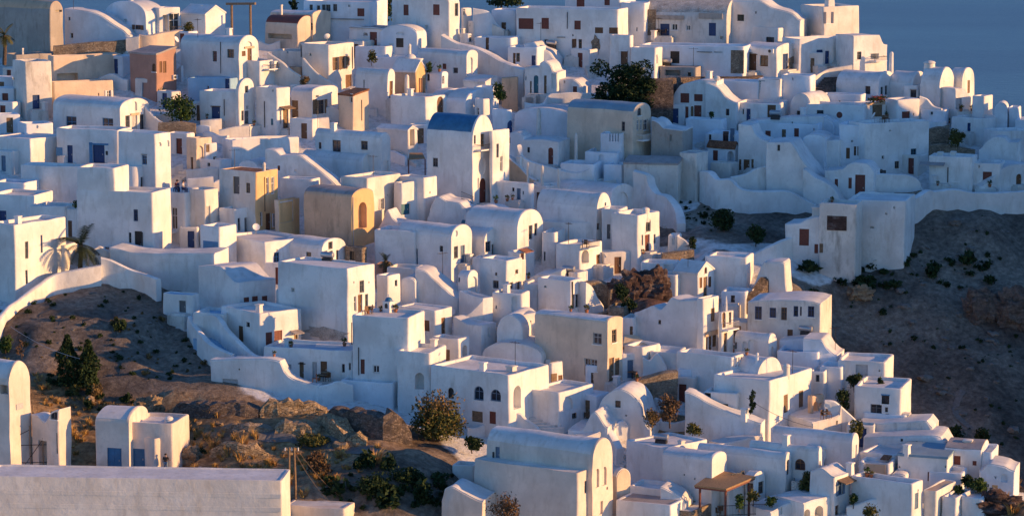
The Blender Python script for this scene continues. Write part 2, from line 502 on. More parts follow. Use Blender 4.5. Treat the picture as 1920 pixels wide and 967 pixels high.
    cut = bmesh.new()
    for w_ in win:
        k, px, py, ww, hh = w_[:5]; colr = w_[5] if len(w_) > 5 else None
        if not neg: F = FR if px <= cx else RT
        else: F = FR if px >= cx else LF
        if roof == 'by' or roof == 'py': pass
        u0, zc = hit(F, px-ww/2, py); u1, _ = hit(F, px+ww/2, py)
        uc, zt = hit(F, px, py-hh/2); _, zb = hit(F, px, py+hh/2)
        lim = L if F is FR else W
        uc = (u0+u1)/2; w2 = abs(u1-u0); h2 = abs(zt-zb)
        if k != 'o' and w2 < 2.2: w2 *= 1.22; h2 *= 1.12
        w2 = min(w2, 4.5); uc = max(w2/2+.1, min(lim-w2/2-.1, uc))
        opening(cut, root, F, uc, (zt+zb)/2, w2, h2, k, colr)
        if k.endswith('d') and abs((zt+zb)/2-h2/2) < .9:
            sb_ = bmesh.new(); zs_ = (zt+zb)/2-h2/2
            prism(sb_, F, uc, zs_-1.3, outline(w2+.9, 2.6, False), -.15, 1.0); prism(sb_, F, uc, zs_-1.42, outline(w2+1.3, 2.48, False), -.15, 1.35); fixn(sb_)
            mesh_obj('doorstep', sb_, 'white_worn', root)
    boolean(wallo, cut)
    if emat:                       # a second colour for the end wall
        wallo.data.materials.append(MATS[emat]); sx = -1 if neg else 1
        for p_ in wallo.data.polygons:
            if p_.normal.x*sx > .6: p_.material_index = 1
    for nm_, b_, m_ in roofparts:
        fixn(b_); mesh_obj(nm_, b_, m_, root, 38)
    for ch in chim:               # (px, top row, height in rows, width m, kind)
        px, py, hp = ch[:3]; wd = ch[3] if len(ch) > 3 else .55; knd = ch[4] if len(ch) > 4 else 'c'
        yy = W*.45
        F = Face((0, yy, 0), (1, 0, 0), (0, -1, 0))
        u, zt = hit(F, px, py); _, zb = hit(F, px, py+hp)
        u = max(.3, min(L-.3, u))
        cb = bmesh.new(); e = wd/2
        if knd == 'c':
            rg = [(z, e*s) for z, s in ((zb-.7, 1.05), (zb+(zt-zb)*.7, .92), (zt-.18, .9), (zt-.16, 1.15), (zt-.05, 1.15), (zt, .8))]
            loft(cb, [[(u-s, yy-s, z), (u+s, yy-s, z), (u+s, yy+s, z), (u-s, yy+s, z)] for z, s in rg])
        else:
            rg = [(z, e*s) for z, s in ((zb-.7, 1), (zt-.35, .9), (zt-.3, 1.05), (zt-.1, .8), (zt, .2))]
            loft(cb, [[(u+s*math.cos(i*math.pi/5), yy+s*math.sin(i*math.pi/5), z) for i in range(10)] for z, s in rg])
        fixn(cb); mesh_obj('chimney', cb, 'white_warm', root, 40)
    for ex in ext:                # small extra parts: ('kind', px, py, w, h, material)
        kind, px, py, ww, hh, mt = ex
        if not neg: F = FR if px <= cx else RT
        else: F = FR if px >= cx else LF
        u0, zt = hit(F, px-ww/2, py-hh/2); u1, zb = hit(F, px+ww/2, py+hh/2)
        uc, wd, hd = (u0+u1)/2, abs(u1-u0), abs(zt-zb); zc = (zt+zb)/2
        eb_ = bmesh.new()
        if kind == 'balcony':
            prism(eb_, F, uc, zb+.06, outline(wd, .14, False), -.1, .9); fixn(eb_)
            o = mesh_obj('balcony', eb_, 'paintwhite', root)
            rb_ = bmesh.new(); n = max(3, int(wd/.16))
            for i in range(n+1): prism(rb_, F, uc-wd/2+wd*i/n, zb+.12+hd/2, outline(.025, hd, False), .85, .875)
            prism(rb_, F, uc, zb+.12+hd, outline(wd, .05, False), .84, .89)
            for s in (-1, 1): prism(rb_, F, uc+s*wd/2, zb+.12+hd, outline(.05, .05, False), 0, .89)
            fixn(rb_); mesh_obj('railing', rb_, mt, o)
        elif kind == 'canopy':
            pts = [(-.02, 0), (.9, -.25), (.9, -.17), (-.02, .1)]
            loft(eb_, [[F.p(uc-wd/2, zc+b_, a_) for a_, b_ in pts], [F.p(uc+wd/2, zc+b_, a_) for a_, b_ in pts]]); fixn(eb_)
            mesh_obj('canopy', eb_, mt, root)
        elif kind in ('patch', 'plaque', 'panel', 'sign'):
            prism(eb_, F, uc, zc, outline(wd, hd, False), -.05, .05); fixn(eb_); mesh_obj('panel', eb_, mt, root)
        elif kind == 'rockpatch':
            rr_ = random.Random(seed); pts = []
            for i in range(18):
                an = 2*math.pi*i/18; k_ = .75+.5*rr_.random(); pts.append((wd/2*k_*math.cos(an), hd/2*k_*math.sin(an)))
            prism(eb_, F, uc, zc, pts, -.1, .06); fixn(eb_); mesh_obj('bare_stone', eb_, mt, root)
        elif kind == 'pipe':
            prism(eb_, F, uc, zc, outline(max(.07, wd), hd, False), .01, .09); fixn(eb_); mesh_obj('drainpipe', eb_, mt, root)
        elif kind == 'ledge':
            prism(eb_, F, uc, zc, outline(wd, hd, False), -.05, .16); fixn(eb_); mesh_obj('ledge', eb_, mt, root)
        elif kind == 'seam':
            prism(eb_, F, uc, zc, outline(wd, hd, False), -.3, .03); fixn(eb_); mesh_obj('seam', eb_, mt, root)
        elif kind == 'lamp':
            prism(eb_, F, uc, zc, outline(.06, .3, False), .02, .35); prism(eb_, F, uc, zc-.15, outline(.2, .25, False), .22, .42); fixn(eb_); mesh_obj('lamp', eb_, mt, root)
        elif kind == 'ac':
            prism(eb_, F, uc, zc, outline(.8, .55, False), -.02, .3); fixn(eb_); o = mesh_obj('air_conditioner', eb_, 'paintwhite', root)
            gb = bmesh.new(); prism(gb, F, uc-.12, zc, outline(.42, .42, 'r'), .3, .315); fixn(gb); mesh_obj('grille', gb, 'dark', o)
    root['_frame'] = 0; del root['_frame']
    return root
# ------------------------------------------------------------------ free walls, stairs, ground
EARTH = []
def smoothpts(P, n=6):
    out = []
    for i in range(len(P)-1):
        p0 = P[max(0, i-1)]; p1 = P[i]; p2 = P[i+1]; p3 = P[min(len(P)-1, i+2)]
        for j in range(n):
            t = j/n
            out.append(tuple(.5*((2*b)+(c-a)*t+(2*a-5*b+4*c-d)*t*t+(3*b-a-3*c+d)*t**3) for a, b, c, d in zip(p0, p1, p2, p3)))
    out.append(tuple(P[-1])); return out
def freewall(label, pts, th=.4, mat='white', name='garden_wall', cat='wall', smooth=True, deep=2.2, ground=True, group=None, amp=.13, straight=False):
    """pts: (column, top row, foot row[, row that sets the distance])"""
    HSEED[0] += 1
    P3 = []
    for p in pts:
        g = p[3] if len(p) > 3 else p[2]
        d = D(g); a = at(p[0], p[2], d); b = at(p[0], p[1], d)
        zt = a.z + (b-a).length*(1 if p[1] < p[2] else -1)
        P3.append((a.x, a.y, a.z, zt))
        if ground == 2: EARTH.append((a.x, a.y, a.z-.35, .1, .1, 0))
        elif ground: gp(a)
    P3 = smoothpts(P3, 6) if smooth and len(P3) > 2 else [tuple(a+(b-a)*i/6 for a, b in zip(p, q)) for p, q in zip(P3, P3[1:]) for i in range(6)] + [P3[-1]]
    base = Vector((sum(p[0] for p in P3)/len(P3), sum(p[1] for p in P3)/len(P3), min(p[2] for p in P3)))
    rings = []
    for i, (x, y, z, zt) in enumerate(P3):
        a = P3[max(0, i-1)]; b = P3[min(len(P3)-1, i+1)]
        t = Vector((b[0]-a[0], b[1]-a[1], 0)); t = t.normalized() if t.length > 1e-6 else Vector((1, 0, 0))
        n = Vector((-t.y, t.x, 0)); q = Vector((x, y, 0)); z1 = max(zt, z+.15); h = th/2
        m = 4; ring = []
        for k in range(m+1): ring.append(q - n*h + Vector((0, 0, z-deep+(z1-.12-z+deep)*k/m)))
        ring.append(q - n*h*.5 + Vector((0, 0, z1-.02))); ring.append(q + n*h*.5 + Vector((0, 0, z1-.02)))
        for k in range(m, -1, -1): ring.append(q + n*h + Vector((0, 0, z-deep+(z1-.12-z+deep)*k/m)))
        rings.append([wob(v, HSEED[0], amp) - base for v in ring])
    bm = bmesh.new(); loft(bm, rings); fixn(bm)
    o = mesh_obj(name, bm, mat, None, 40); o.location = base
    return tag(o, label, cat, group)
def stairs(label, p0, p1, width=1.4, n=10, mat='white_worn', yaw=None, side=(1, 0, 0), ground=True):
    A = at(p0[0], p0[1], D(p0[2]) if len(p0) > 2 else None); B = at(p1[0], p1[1], D(p1[2]) if len(p1) > 2 else None)
    run = Vector((B.x-A.x, B.y-A.y, 0)); Lr = run.length; t = run.normalized(); s = Vector((-t.y, t.x, 0))
    if yaw is not None: s = Vector((math.cos(R(yaw)), math.sin(R(yaw)), 0))
    bm = bmesh.new(); hz = B.z - A.z
    for i in range(n):
        a = t*Lr*i/n; b = t*Lr*(i+1)/n; z1 = hz*(i+1)/n
        lo = [a-s*width/2, b-s*width/2, b+s*width/2, a+s*width/2]
        loft(bm, [[v+Vector((0, 0, z1-1.6)) for v in lo], [v+Vector((0, 0, z1)) for v in lo]])
    fixn(bm); o = mesh_obj('stairs', bm, mat); o.location = A
    if ground: gp(A-Vector((0, 0, .3))); gp(B-Vector((0, 0, .6)))
    return tag(o, label, 'stairs')
def slab(label, pix, z_thick=.5, mat='screed', name='terrace', cat='terrace', g=None):
    """flat raised terrace whose rim is given by picture points lying at the height of the first one"""
    P0 = at(pix[0][0], pix[0][1], D(g if g else pix[0][1])); z = P0.z; pts = []
    for px, py in pix:
        r = ray(px, py); t = z/r.z; pts.append(Vector((r.x*t, r.y*t, 0)))
    base = Vector((P0.x, P0.y, z-z_thick)); bm = bmesh.new()
    loft(bm, [[Vector((p.x-base.x, p.y-base.y, -2.5)) for p in pts], [Vector((p.x-base.x, p.y-base.y, z_thick)) for p in pts]]); fixn(bm)
    o = mesh_obj(name, bm, mat); o.location = base
    return tag(o, label, cat)
def earth(px, py, d=None, gold=0, pale=0, red=0):
    p = at(px, py, d); EARTH.append((p.x, p.y, p.z, gold, pale, red))

def build_ground():
    pts = np.array([(x, y, z-.45) for x, y, z in GP] + [(e[0], e[1], e[2]) for e in EARTH])
    # merge points that nearly coincide (keep the lower), so that the fit stays smooth
    keep = []
    order = np.argsort(pts[:, 2])
    for i in order:
        if all((pts[i, 0]-pts[j, 0])**2 + (pts[i, 1]-pts[j, 1])**2 > 2.0 for j in keep): keep.append(i)
    K = pts[keep]; n = len(K)
    dist = np.sqrt(((K[:, None, :2]-K[None, :, :2])**2).sum(-1))
    A = np.zeros((n+3, n+3)); A[:n, :n] = -dist + np.eye(n)*1.2
    A[:n, n] = 1; A[:n, n+1:] = K[:, :2]; A[n, :n] = 1; A[n+1:, :n] = K[:, :2].T
    rhs = np.zeros(n+3); rhs[:n] = K[:, 2]
    sol = np.linalg.solve(A, rhs)
    xs = np.arange(-125, 150, 1.25); ys = np.arange(222, 446, 1.25)
    X, Y = np.meshgrid(xs, ys); Q = np.stack([X.ravel(), Y.ravel()], 1)
    Z = np.zeros(len(Q)); gold = np.zeros(len(Q)); pale = np.zeros(len(Q)); red = np.zeros(len(Q)); paved = np.zeros(len(Q))
    fl = np.array([(1, 0, 0, 0)]*len(GP) + [(0, e[3], e[4], e[5]) for e in EARTH], float)
    for i in range(0, len(Q), 4000):
        q = Q[i:i+4000]
        dd = np.sqrt(((q[:, None]-K[None, :, :2])**2).sum(-1))
        Z[i:i+4000] = -dd@sol[:n] + sol[n] + q@sol[n+1:]
        da = ((q[:, None]-pts[None, :, :2])**2).sum(-1) + 1.0
        w = da**-2.2; w /= w.sum(1, keepdims=True); v = w@fl
        paved[i:i+4000], gold[i:i+4000], pale[i:i+4000], red[i:i+4000] = v.T
    global GRID
    # rough natural ground, fall to the sea behind the ridge
    for k in range(len(Q)):
        x, y = Q[k]; p = Vector((x, y, 0)); e = 1-min(1, paved[k]*1.5)
        nz = noise.fractal(p*.11, .9, 2.1, 5)*.9 + noise.fractal(p*.45+Vector((9, 2, 0)), .8, 2.2, 4)*.35
        gl = (1-abs(noise.noise(Vector((x*.16+.5*noise.noise(p*.08), y*.035, 3)))))**3*.9 + (1-abs(noise.noise(Vector((x*.4, y*.09, 8)))))**3*.35
        Z[k] += nz*e*.95 - gl*e*.7
        if y > 412: Z[k] -= (y-412)**1.5*.35
    Zg = Z.reshape(X.shape); GRID = (xs, ys, Zg)
    me = bpy.data.meshes.new('ground'); ny, nx = X.shape
    verts = np.stack([X.ravel(), Y.ravel(), Z], 1)
    idx = np.arange(nx*ny).reshape(ny, nx)
    faces = np.stack([idx[:-1, :-1].ravel(), idx[:-1, 1:].ravel(), idx[1:, 1:].ravel(), idx[1:, :-1].ravel()], 1)
    me.from_pydata(verts.tolist(), [], faces.tolist())
    me.polygons.foreach_set('use_smooth', [True]*len(me.polygons))
    for nm, arr in (('paved', paved), ('gold', gold), ('pale', pale), ('red', red)):
        at_ = me.attributes.new(nm, 'FLOAT', 'POINT'); at_.data.foreach_set('value', arr.astype(np.float32))
    me.materials.append(ground_mat())
    o = link(bpy.data.objects.new('ground', me)); o['kind'] = 'structure'; o['label'] = 'rocky hillside with whitewashed paving between the houses'; o['category'] = 'ground'
    return o
def ground_mat():
    m, nt, b = newmat('hillside')
    def attr(n): a = nt.nodes.new('ShaderNodeAttribute'); a.attribute_name = n; return a.outputs['Fac']
    n1 = noise_n(nt, .35, 6, .65); n2 = noise_n(nt, 1.6, 7, .7); n3 = noise_n(nt, 5.0, 4, .7)
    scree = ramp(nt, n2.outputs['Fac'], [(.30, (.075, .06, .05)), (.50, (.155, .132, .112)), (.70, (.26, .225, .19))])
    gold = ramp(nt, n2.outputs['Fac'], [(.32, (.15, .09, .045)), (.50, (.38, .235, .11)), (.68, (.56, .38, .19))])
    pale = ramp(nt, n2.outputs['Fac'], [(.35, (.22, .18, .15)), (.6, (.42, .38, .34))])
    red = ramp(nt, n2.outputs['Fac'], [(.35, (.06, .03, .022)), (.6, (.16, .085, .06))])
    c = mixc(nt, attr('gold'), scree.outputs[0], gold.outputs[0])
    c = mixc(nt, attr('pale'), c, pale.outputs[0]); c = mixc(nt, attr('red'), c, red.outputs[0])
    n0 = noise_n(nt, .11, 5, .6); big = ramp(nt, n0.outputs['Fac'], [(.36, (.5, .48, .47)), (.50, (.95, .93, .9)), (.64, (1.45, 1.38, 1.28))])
    mm = nt.nodes.new('ShaderNodeMix'); mm.data_type = 'RGBA'; mm.blend_type = 'MULTIPLY'; mm.inputs[0].default_value = 1
    nt.links.new(c, mm.inputs[6]); nt.links.new(big.outputs[0], mm.inputs[7])
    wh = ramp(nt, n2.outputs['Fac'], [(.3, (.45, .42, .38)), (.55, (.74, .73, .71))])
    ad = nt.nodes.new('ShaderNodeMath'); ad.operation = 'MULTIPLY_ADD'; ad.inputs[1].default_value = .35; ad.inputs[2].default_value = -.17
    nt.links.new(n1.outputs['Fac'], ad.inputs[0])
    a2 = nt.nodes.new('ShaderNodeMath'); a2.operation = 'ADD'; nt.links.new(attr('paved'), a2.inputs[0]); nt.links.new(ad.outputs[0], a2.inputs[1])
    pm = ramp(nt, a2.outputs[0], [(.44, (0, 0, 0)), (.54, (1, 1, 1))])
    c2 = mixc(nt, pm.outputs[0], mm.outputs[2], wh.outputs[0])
    nt.links.new(c2, b.inputs['Base Color']); b.inputs['Roughness'].default_value = .95
    b.inputs['Specular IOR Level'].default_value = .2
    s = nt.nodes.new('ShaderNodeMath'); s.operation = 'ADD'; nt.links.new(n2.outputs['Fac'], s.inputs[0]); nt.links.new(n3.outputs['Fac'], s.inputs[1])
    bump(nt, b, s.outputs[0], .6, .16)
    return m
def gz(x, y):
    xs, ys, Z = GRID
    fx = (x-xs[0])/(xs[1]-xs[0]); fy = (y-ys[0])/(ys[1]-ys[0])
    i = int(max(0, min(len(xs)-2, fx))); j = int(max(0, min(len(ys)-2, fy))); u = fx-i; v = fy-j
    return float(Z[j, i]*(1-u)*(1-v)+Z[j, i+1]*u*(1-v)+Z[j+1, i]*(1-u)*v+Z[j+1, i+1]*u*v)
def hitground(px, py, dmin=230):
    r = ray(px, py); d = dmin
    while d < 430:
        p = r*d
        if p.z <= gz(p.x, p.y): break
        d += .4
    return r*d

# ------------------------------------------------------------------ plants
def leafquad(bm, p, s, rnd, up=0.0, thin=.5):
    d = Vector((rnd.gauss(0, 1), rnd.gauss(0, 1), rnd.gauss(0, 1)+up)).normalized()
    t = d.orthogonal().normalized(); t.rotate(Matrix.Rotation(rnd.random()*6.28, 3, d)); q = d.cross(t)
    a = s*(.6+.8*rnd.random())
    v = [bm.verts.new(p + t*a), bm.verts.new(p + q*a*thin), bm.verts.new(p - t*a), bm.verts.new(p - q*a*thin)]
    bm.faces.new(v)
def crown(rnd, w, h, n, leaf, lumps=9, gap=.25, low=.0, mass=False):
    """leaf clumps through an uneven volume, base at z=0"""
    bm = bmesh.new(); cl = []
    for i in range(lumps):
        a = rnd.random()*6.28; r = math.sqrt(rnd.random())*.62*w/2; z = h*(.18+low+.62*rnd.random())
        k = 1-abs(z/h-.45)*.9
        cl.append((Vector((r*math.cos(a)*k, r*math.sin(a)*k, z)), w*(.16+.16*rnd.random())))
    if mass: cl = [(Vector((rnd.uniform(-.42, .42)*w, rnd.uniform(-.6, .6), h*rnd.uniform(.08, .85))), w*.17) for _ in range(lumps*2)]
    else: cl.append((Vector((0, 0, h*.45)), w*.34))
    for i in range(n):
        c, rad = rnd.choice(cl)
        d = Vector((rnd.gauss(0, 1), rnd.gauss(0, 1), rnd.gauss(0, 1))).normalized()*rad*(rnd.random()**.4)
        p = c + Vector((d.x, d.y, d.z*min(1.2, h/w*1.1)))
        if p.z < .02: p.z = .02+rnd.random()*.1
        if noise.noise(p*(2.2/max(.5, w*.25))+Vector((w, h, lumps))) < -gap: continue
        leafquad(bm, p, leaf, rnd)
    return bm
def trunkmesh(rnd, h, r, limbs=5, spread=.4):
    bm = bmesh.new()
    def tube(a, b, r0, r1):
        d = (b-a).normalized(); t = d.orthogonal().normalized(); q = d.cross(t)
        loft(bm, [[p + t*rr*math.cos(i*1.0472)+q*rr*math.sin(i*1.0472) for i in range(6)] for p, rr in ((a, r0), ((a+b)/2+Vector((rnd.uniform(-.1, .1), rnd.uniform(-.1, .1), 0)), (r0+r1)/2), (b, r1))])
    top = Vector((0, 0, h*.45)); tube(Vector((0, 0, -.4)), top, r, r*.7)
    for i in range(limbs):
        a = 6.28*i/limbs+rnd.random(); e = Vector((math.cos(a)*h*spread, math.sin(a)*h*spread, h*(.75+.2*rnd.random())))
        tube(top-Vector((0, 0, rnd.random()*h*.15)), e, r*.55, r*.15)
        f = e + Vector((rnd.uniform(-.3, .3), rnd.uniform(-.3, .3), h*.2)); tube(e*.8+top*.2, f, r*.25, r*.08)
    fixn(bm); return bm
def bush(label, px, py, wpx, hpx, mat='leaf', n=1500, leaf=.16, cat='bush', name='bush', seed=None, trunk=True, lumps=10, gap=.25, d=None, group=None, low=0, mat2=None, mass=False):
    p = at(px, py, d) if d else hitground(px, py); s = F_PX/p.dot(FWD)
    w, h = wpx/s, hpx/s; rnd = random.Random(seed or int(px*7+py))
    root = empty(name, p); tag(root, label, cat, group)
    bm = crown(rnd, w, h, n, leaf, lumps, gap, low, mass); mesh_obj('crown', bm, mat, root)
    if mat2:
        bm = crown(rnd, w*1.02, h*1.03, n//3, leaf, lumps, gap, low+.15); mesh_obj('dry_twigs', bm, mat2, root)
    if trunk: mesh_obj('trunk', trunkmesh(rnd, h*.8, max(.05, w*.03)), 'bark', root)
    return root
def cypress(label, px, py, wpx, hpx, mat='leaf_dark', seed=1):
    p = hitground(px, py); s = F_PX/p.dot(FWD); w, h = wpx/s, hpx/s; rnd = random.Random(seed)
    root = empty('conifer', p); tag(root, label, 'tree'); bm = bmesh.new()
    for i in range(2600):
        z = h*(.03+.95*rnd.random()); k = min(1, (1-z/h)*2.4)**.8*(.75+.35*noise.noise(Vector((z*.9, seed*3.1, 0))))
        a = rnd.random()*6.28; r = w/2*k*(rnd.random()**.45)*(.8+.4*noise.noise(Vector((math.cos(a)*1.5, math.sin(a)*1.5, z*.8+seed))))
        leafquad(bm, Vector((r*math.cos(a), r*math.sin(a), z)), .20, rnd, 0, .4)
    mesh_obj('crown', bm, mat, root); mesh_obj('trunk', trunkmesh(rnd, h*.9, .14, 3, .08), 'bark', root)
def palm(label, px, py, hpx, fr, nf=22, seed=1, d=None, mat='palmleaf', rad=.22):
    p = at(px, py, d) if d else hitground(px, py); s = F_PX/p.dot(FWD); h = hpx/s; fl = fr/s; rnd = random.Random(seed)
    root = empty('palm_tree', p); tag(root, label, 'palm tree')
    bm = bmesh.new(); rg = []
    for i in range(9):
        z = h*i/8; r = rad*(1.15-.25*i/8)*(1+.12*(i % 2)); rg.append([(r*math.cos(u*.785)+.15*math.sin(z*.6), r*math.sin(u*.785), z-.3*(i == 0)) for u in range(8)])
    loft(bm, rg); fixn(bm); mesh_obj('trunk', bm, 'bark', root)
    bm = bmesh.new()
    for k in range(nf):
        a = 6.28*k/nf + rnd.random()*.5; el = R(rnd.choice((75, 55, 35, 15, -5, -25))); L_ = fl*(.8+.35*rnd.random())
        q = Vector((.15*math.sin(h*.6), 0, h-.1)); dr = Vector((math.cos(a)*math.cos(el), math.sin(a)*math.cos(el), math.sin(el)))
        seg = 9; side = dr.cross(Vector((0, 0, 1))).normalized()
        for i in range(seg):
            dr = (dr + Vector((0, 0, -.16))).normalized(); nq = q + dr*L_/seg
            wl = L_*.30*math.sin(math.pi*(i+.8)/(seg+1))+.05
            for s_ in (-1, 1):
                for f in (.1, .55):
                    m0 = q.lerp(nq, f); m1 = q.lerp(nq, f+.42); tip = m0 + side*s_*wl + dr*wl*.6 + Vector((0, 0, -.25*wl))
                    bm.faces.new([bm.verts.new(m0), bm.verts.new(m1), bm.verts.new(tip)])
            q = nq
    mesh_obj('fronds', bm, mat, root)
    return root
def tuft_mesh(rnd, w, h, n):
    bm = bmesh.new()
    for i in range(n):
        a = rnd.random()*6.28; r = w*.28*math.sqrt(rnd.random()); b = Vector((r*math.cos(a), r*math.sin(a), 0)); l = h*(.5+.6*rnd.random())
        d = Vector((math.cos(a)*.45*rnd.random(), math.sin(a)*.45*rnd.random(), 1)).normalized(); t = Vector((-math.sin(a+1), math.cos(a+1), 0))*.03
        m = b+d*l*.6; e = b+d*l+Vector((math.cos(a)*.2*l, math.sin(a)*.2*l, -.08*l))
        v = [bm.verts.new(x) for x in (b-t, b+t, m+t*.7, e, m-t*.7)]; bm.faces.new(v)
    return bm
SHRUBS = {}
def scatter(kind, label, group, pts, mat, name='shrub', cat='shrub', size=(.5, 1.0), leaf=.13, n=220, flat=.7, vis=True):
    """single small plants, each an object of its own; pts are (column, row[, size factor])"""
    rnd = random.Random(len(label)*13+len(pts))
    if kind not in SHRUBS:
        ms = []
        for i in range(4):
            bm = boulder_mesh(rnd, 1.0, .8, .55, 2, .3) if kind.startswith('stone') else tuft_mesh(rnd, 1.0, 1.0, 90) if kind.startswith('tuft') else crown(rnd, 1.0, flat, n, leaf, 6, .3)
            me = bpy.data.meshes.new(name); bm.to_mesh(me); bm.free(); me.materials.append(MATS[mat]); ms.append(me)
        SHRUBS[kind] = ms
    for i, p in enumerate(pts):
        q = hitground(p[0], p[1]); k = p[2] if len(p) > 2 else rnd.uniform(*size)
        o = link(bpy.data.objects.new(name, rnd.choice(SHRUBS[kind]))); o.location = q-Vector((0, 0, .05)); o.scale = (k*rnd.uniform(.85, 1.2), k*rnd.uniform(.85, 1.2), k*rnd.uniform(.8, 1.15)); o.rotation_euler = (0, 0, rnd.random()*6.28)
        tag(o, label, cat, group)
def boulder_mesh(rnd, w, dpt, h, sub=3, amp=.25):
    bm = bmesh.new(); bmesh.ops.create_icosphere(bm, subdivisions=sub, radius=1)
    o = Vector((rnd.random()*50, rnd.random()*50, 0))
    for v in bm.verts:
        c = v.co; k = 1+amp*1.5*noise.fractal(c*1.5+o, .7, 2.2, 5)+.25*(round(noise.noise(c*2.2+o)*3)/3)
        e = .8
        c = Vector([math.copysign(abs(t)**e, t) for t in c])*k
        v.co = Vector((c.x*w/2, c.y*dpt/2, c.z*h/2+h*.35))
    return bm
def rock(label, px, py, wpx, hpx, mat='lime_rock', depth=None, name='rock_outcrop', cat='rock', seed=None, rz=0, d=None):
    p = at(px, py, d) if d else hitground(px, py); s = F_PX/p.dot(FWD); w, h = wpx/s, hpx/s*1.1; rnd = random.Random(seed or int(px+py))
    o = mesh_obj(name, boulder_mesh(rnd, w, depth or w*.6, h, 5), mat, None, 30); o.location = p; o.rotation_euler = (0, 0, R(rz))
    return tag(o, label, cat)
# ------------------------------------------------------------------ the village, survey sheet by survey sheet
S_ = 3.8675
class Tile:
    """measurements are taken on enlarged sheets of the view; this turns them into picture columns and rows"""
    def __init__(s, x0, y0): s.x0, s.y0 = x0, y0
    def X(s, v): return None if v is None else s.x0 + v/S_
    def Y(s, v): return None if v is None else s.y0 + v/S_
    def h(s, label, lx, cx, rx, ty, by, roof='flat', a=35, win=(), **k):
        for n in ('ap', 'g'):
            if n in k: k[n] = s.Y(k[n])
        if 'prof' in k: k['prof'] = [(s.X(p), s.Y(q)) for p, q in k['prof']]
        if 'chim' in k: k['chim'] = [(s.X(c[0]), s.Y(c[1]), c[2]/S_) + tuple(c[3:]) for c in k['chim']]
        if 'ext' in k: k['ext'] = [(e[0], s.X(e[1]), s.Y(e[2]), e[3]/S_, e[4]/S_, e[5]) for e in k['ext']]
        win = [(w[0], s.X(w[1]), s.Y(w[2]), w[3]/S_, w[4]/S_) + tuple(w[5:]) for w in win]
        return house(label, s.X(lx), s.X(cx), s.X(rx), s.Y(ty), s.Y(by), roof, a, win, **k)
    def w(s, label, pts, **k):
        return freewall(label, [(s.X(p[0]),) + tuple(s.Y(v) for v in p[1:]) for p in pts], **k)
    def st(s, label, p0, p1, width, n, **k):
        return stairs(label, (s.X(p0[0]),) + tuple(s.Y(v) for v in p0[1:]), (s.X(p1[0]),) + tuple(s.Y(v) for v in p1[1:]), width, n, **k)
    def P(s, x, y, d=None): return at(s.X(x), s.Y(y), d)

# ---- sheet 0,0: upper left
T = Tile(0, 0)
T.h('weathered tan block with barrel roof at the top left corner', -60, 365, 465, 105, 330, 'bx', ap=8, mat='concrete', rmat='tan', fac=False, win=[('v', 425, 82, 40, 14)])
T.h('white swooping wall of a house stained grey above the rubble parapet', 470, 940, None, 70, 300, 'py', W=3.5, mat='white_blue', prof=[(470, 65), (640, 85), (720, 110), (830, 180), (900, 225), (940, 265)], win=[('w', 503, 138, 12, 24), ('w', 520, 260, 18, 36)])
T.h('big white barrel vault with two small windows below the sea horizon', 765, 1060, 1200, 130, 270, 'by', a=40, ap=12, mat='white_blue', win=[('v', 910, 152, 22, 22), ('p', 1000, 200, 34, 30, 'wood')], chim=[(950, -15, 30, .5)])
T.h('white veranda house with tall columns and glass doors beside big vault', 1055, 1150, 1310, 60, 245, 'flat', a=55, mat='white', win=[('w', 1110, 195, 34, 80), ('o', 1200, 170, 40, 120), ('w', 1262, 165, 60, 120)], ext=[('balcony', 1262, 215, 70, 30, 'metal')])
T.h('white kiosk with hipped pale roof and red arched shutter on the ridge', 1310, 1490, 1640, 110, 235, 'gx', ap=42, win=[('as', 1485, 150, 38, 42, 'redwood'), ('w', 1432, 160, 18, 36)], chim=[(1465, 40, 55, .4)])
T.w('long rubble parapet catching sun under the stained white wall', [(385, 330, 385), (520, 320, 375), (700, 303, 372), (930, 290, 360)], mat='rubble', th=.8)
T.w('low pale wall end beside the rubble parapet', [(920, 275, 370), (1010, 258, 370)], mat='white_warm', th=1.0)
T.w('sunlit yellowish wall at the foot of the white veranda', [(1015, 250, 360), (1090, 255, 360), (1230, 225, 330), (1320, 215, 300)], mat='cream', th=.8)
T.h('stained white house with dark doorway at the left edge', -30, 188, 385, 450, 800, 'flat', a=-28, mat='white_worn', win=[('d', 262, 740, 42, 90, 'bluedoor'), ('v', 57, 563, 10, 14), ('v', 40, 780, 8, 20)], W=5)
T.h('long sunlit cream wall with a loggia opening under it', 380, 385, 885, 410, 590, 'flat', a=-28, mat='cream', win=[('o', 490, 560, 150, 55)], W=2)
T.h('lower sunlit cream terrace house with a white shuttered window', 375, 390, 825, 600, 725, 'flat', a=-28, mat='cream', win=[('p', 790, 690, 24, 60, 'paintwhite'), ('v', 715, 686, 6, 18)], W=2.5)
T.h('rose coloured house with brown windows on a rubble base', 942, 1137, 1283, 395, 660, 'shed', ap=345, mat='rose', rmat='greyroof', win=[('aw', 1117, 492, 22, 54, 'wood'), ('s', 1165, 487, 15, 74, 'wood'), ('s', 1193, 487, 20, 76, 'wood')], ext=[('rockpatch', 1180, 690, 70, 120, 'rubble'), ('ac', 1262, 560, 1, 1, 'steel')])
T.h('white house with arched sunlit front and blue shuttered windows', 385, 873, 1088, 800, 990, 'bx', ap=720, mat='white', win=[('w', 517, 897, 62, 94, 'sky_blue'), ('w', 782, 910, 64, 94, 'sky_blue'), ('w', 925, 893, 26, 98, 'grey'), ('d', 975, 900, 34, 130, 'palegrey'), ('w', 1030, 885, 26, 98, 'grey'), ('an', 982, 770, 20, 60)], ext=[('ledge', 975, 828, 60, 8, 'tan')])
T.w('curved white garden wall below the round bush', [(1060, 770, 900), (1130, 860, 930), (1180, 890, 960)], mat='white')
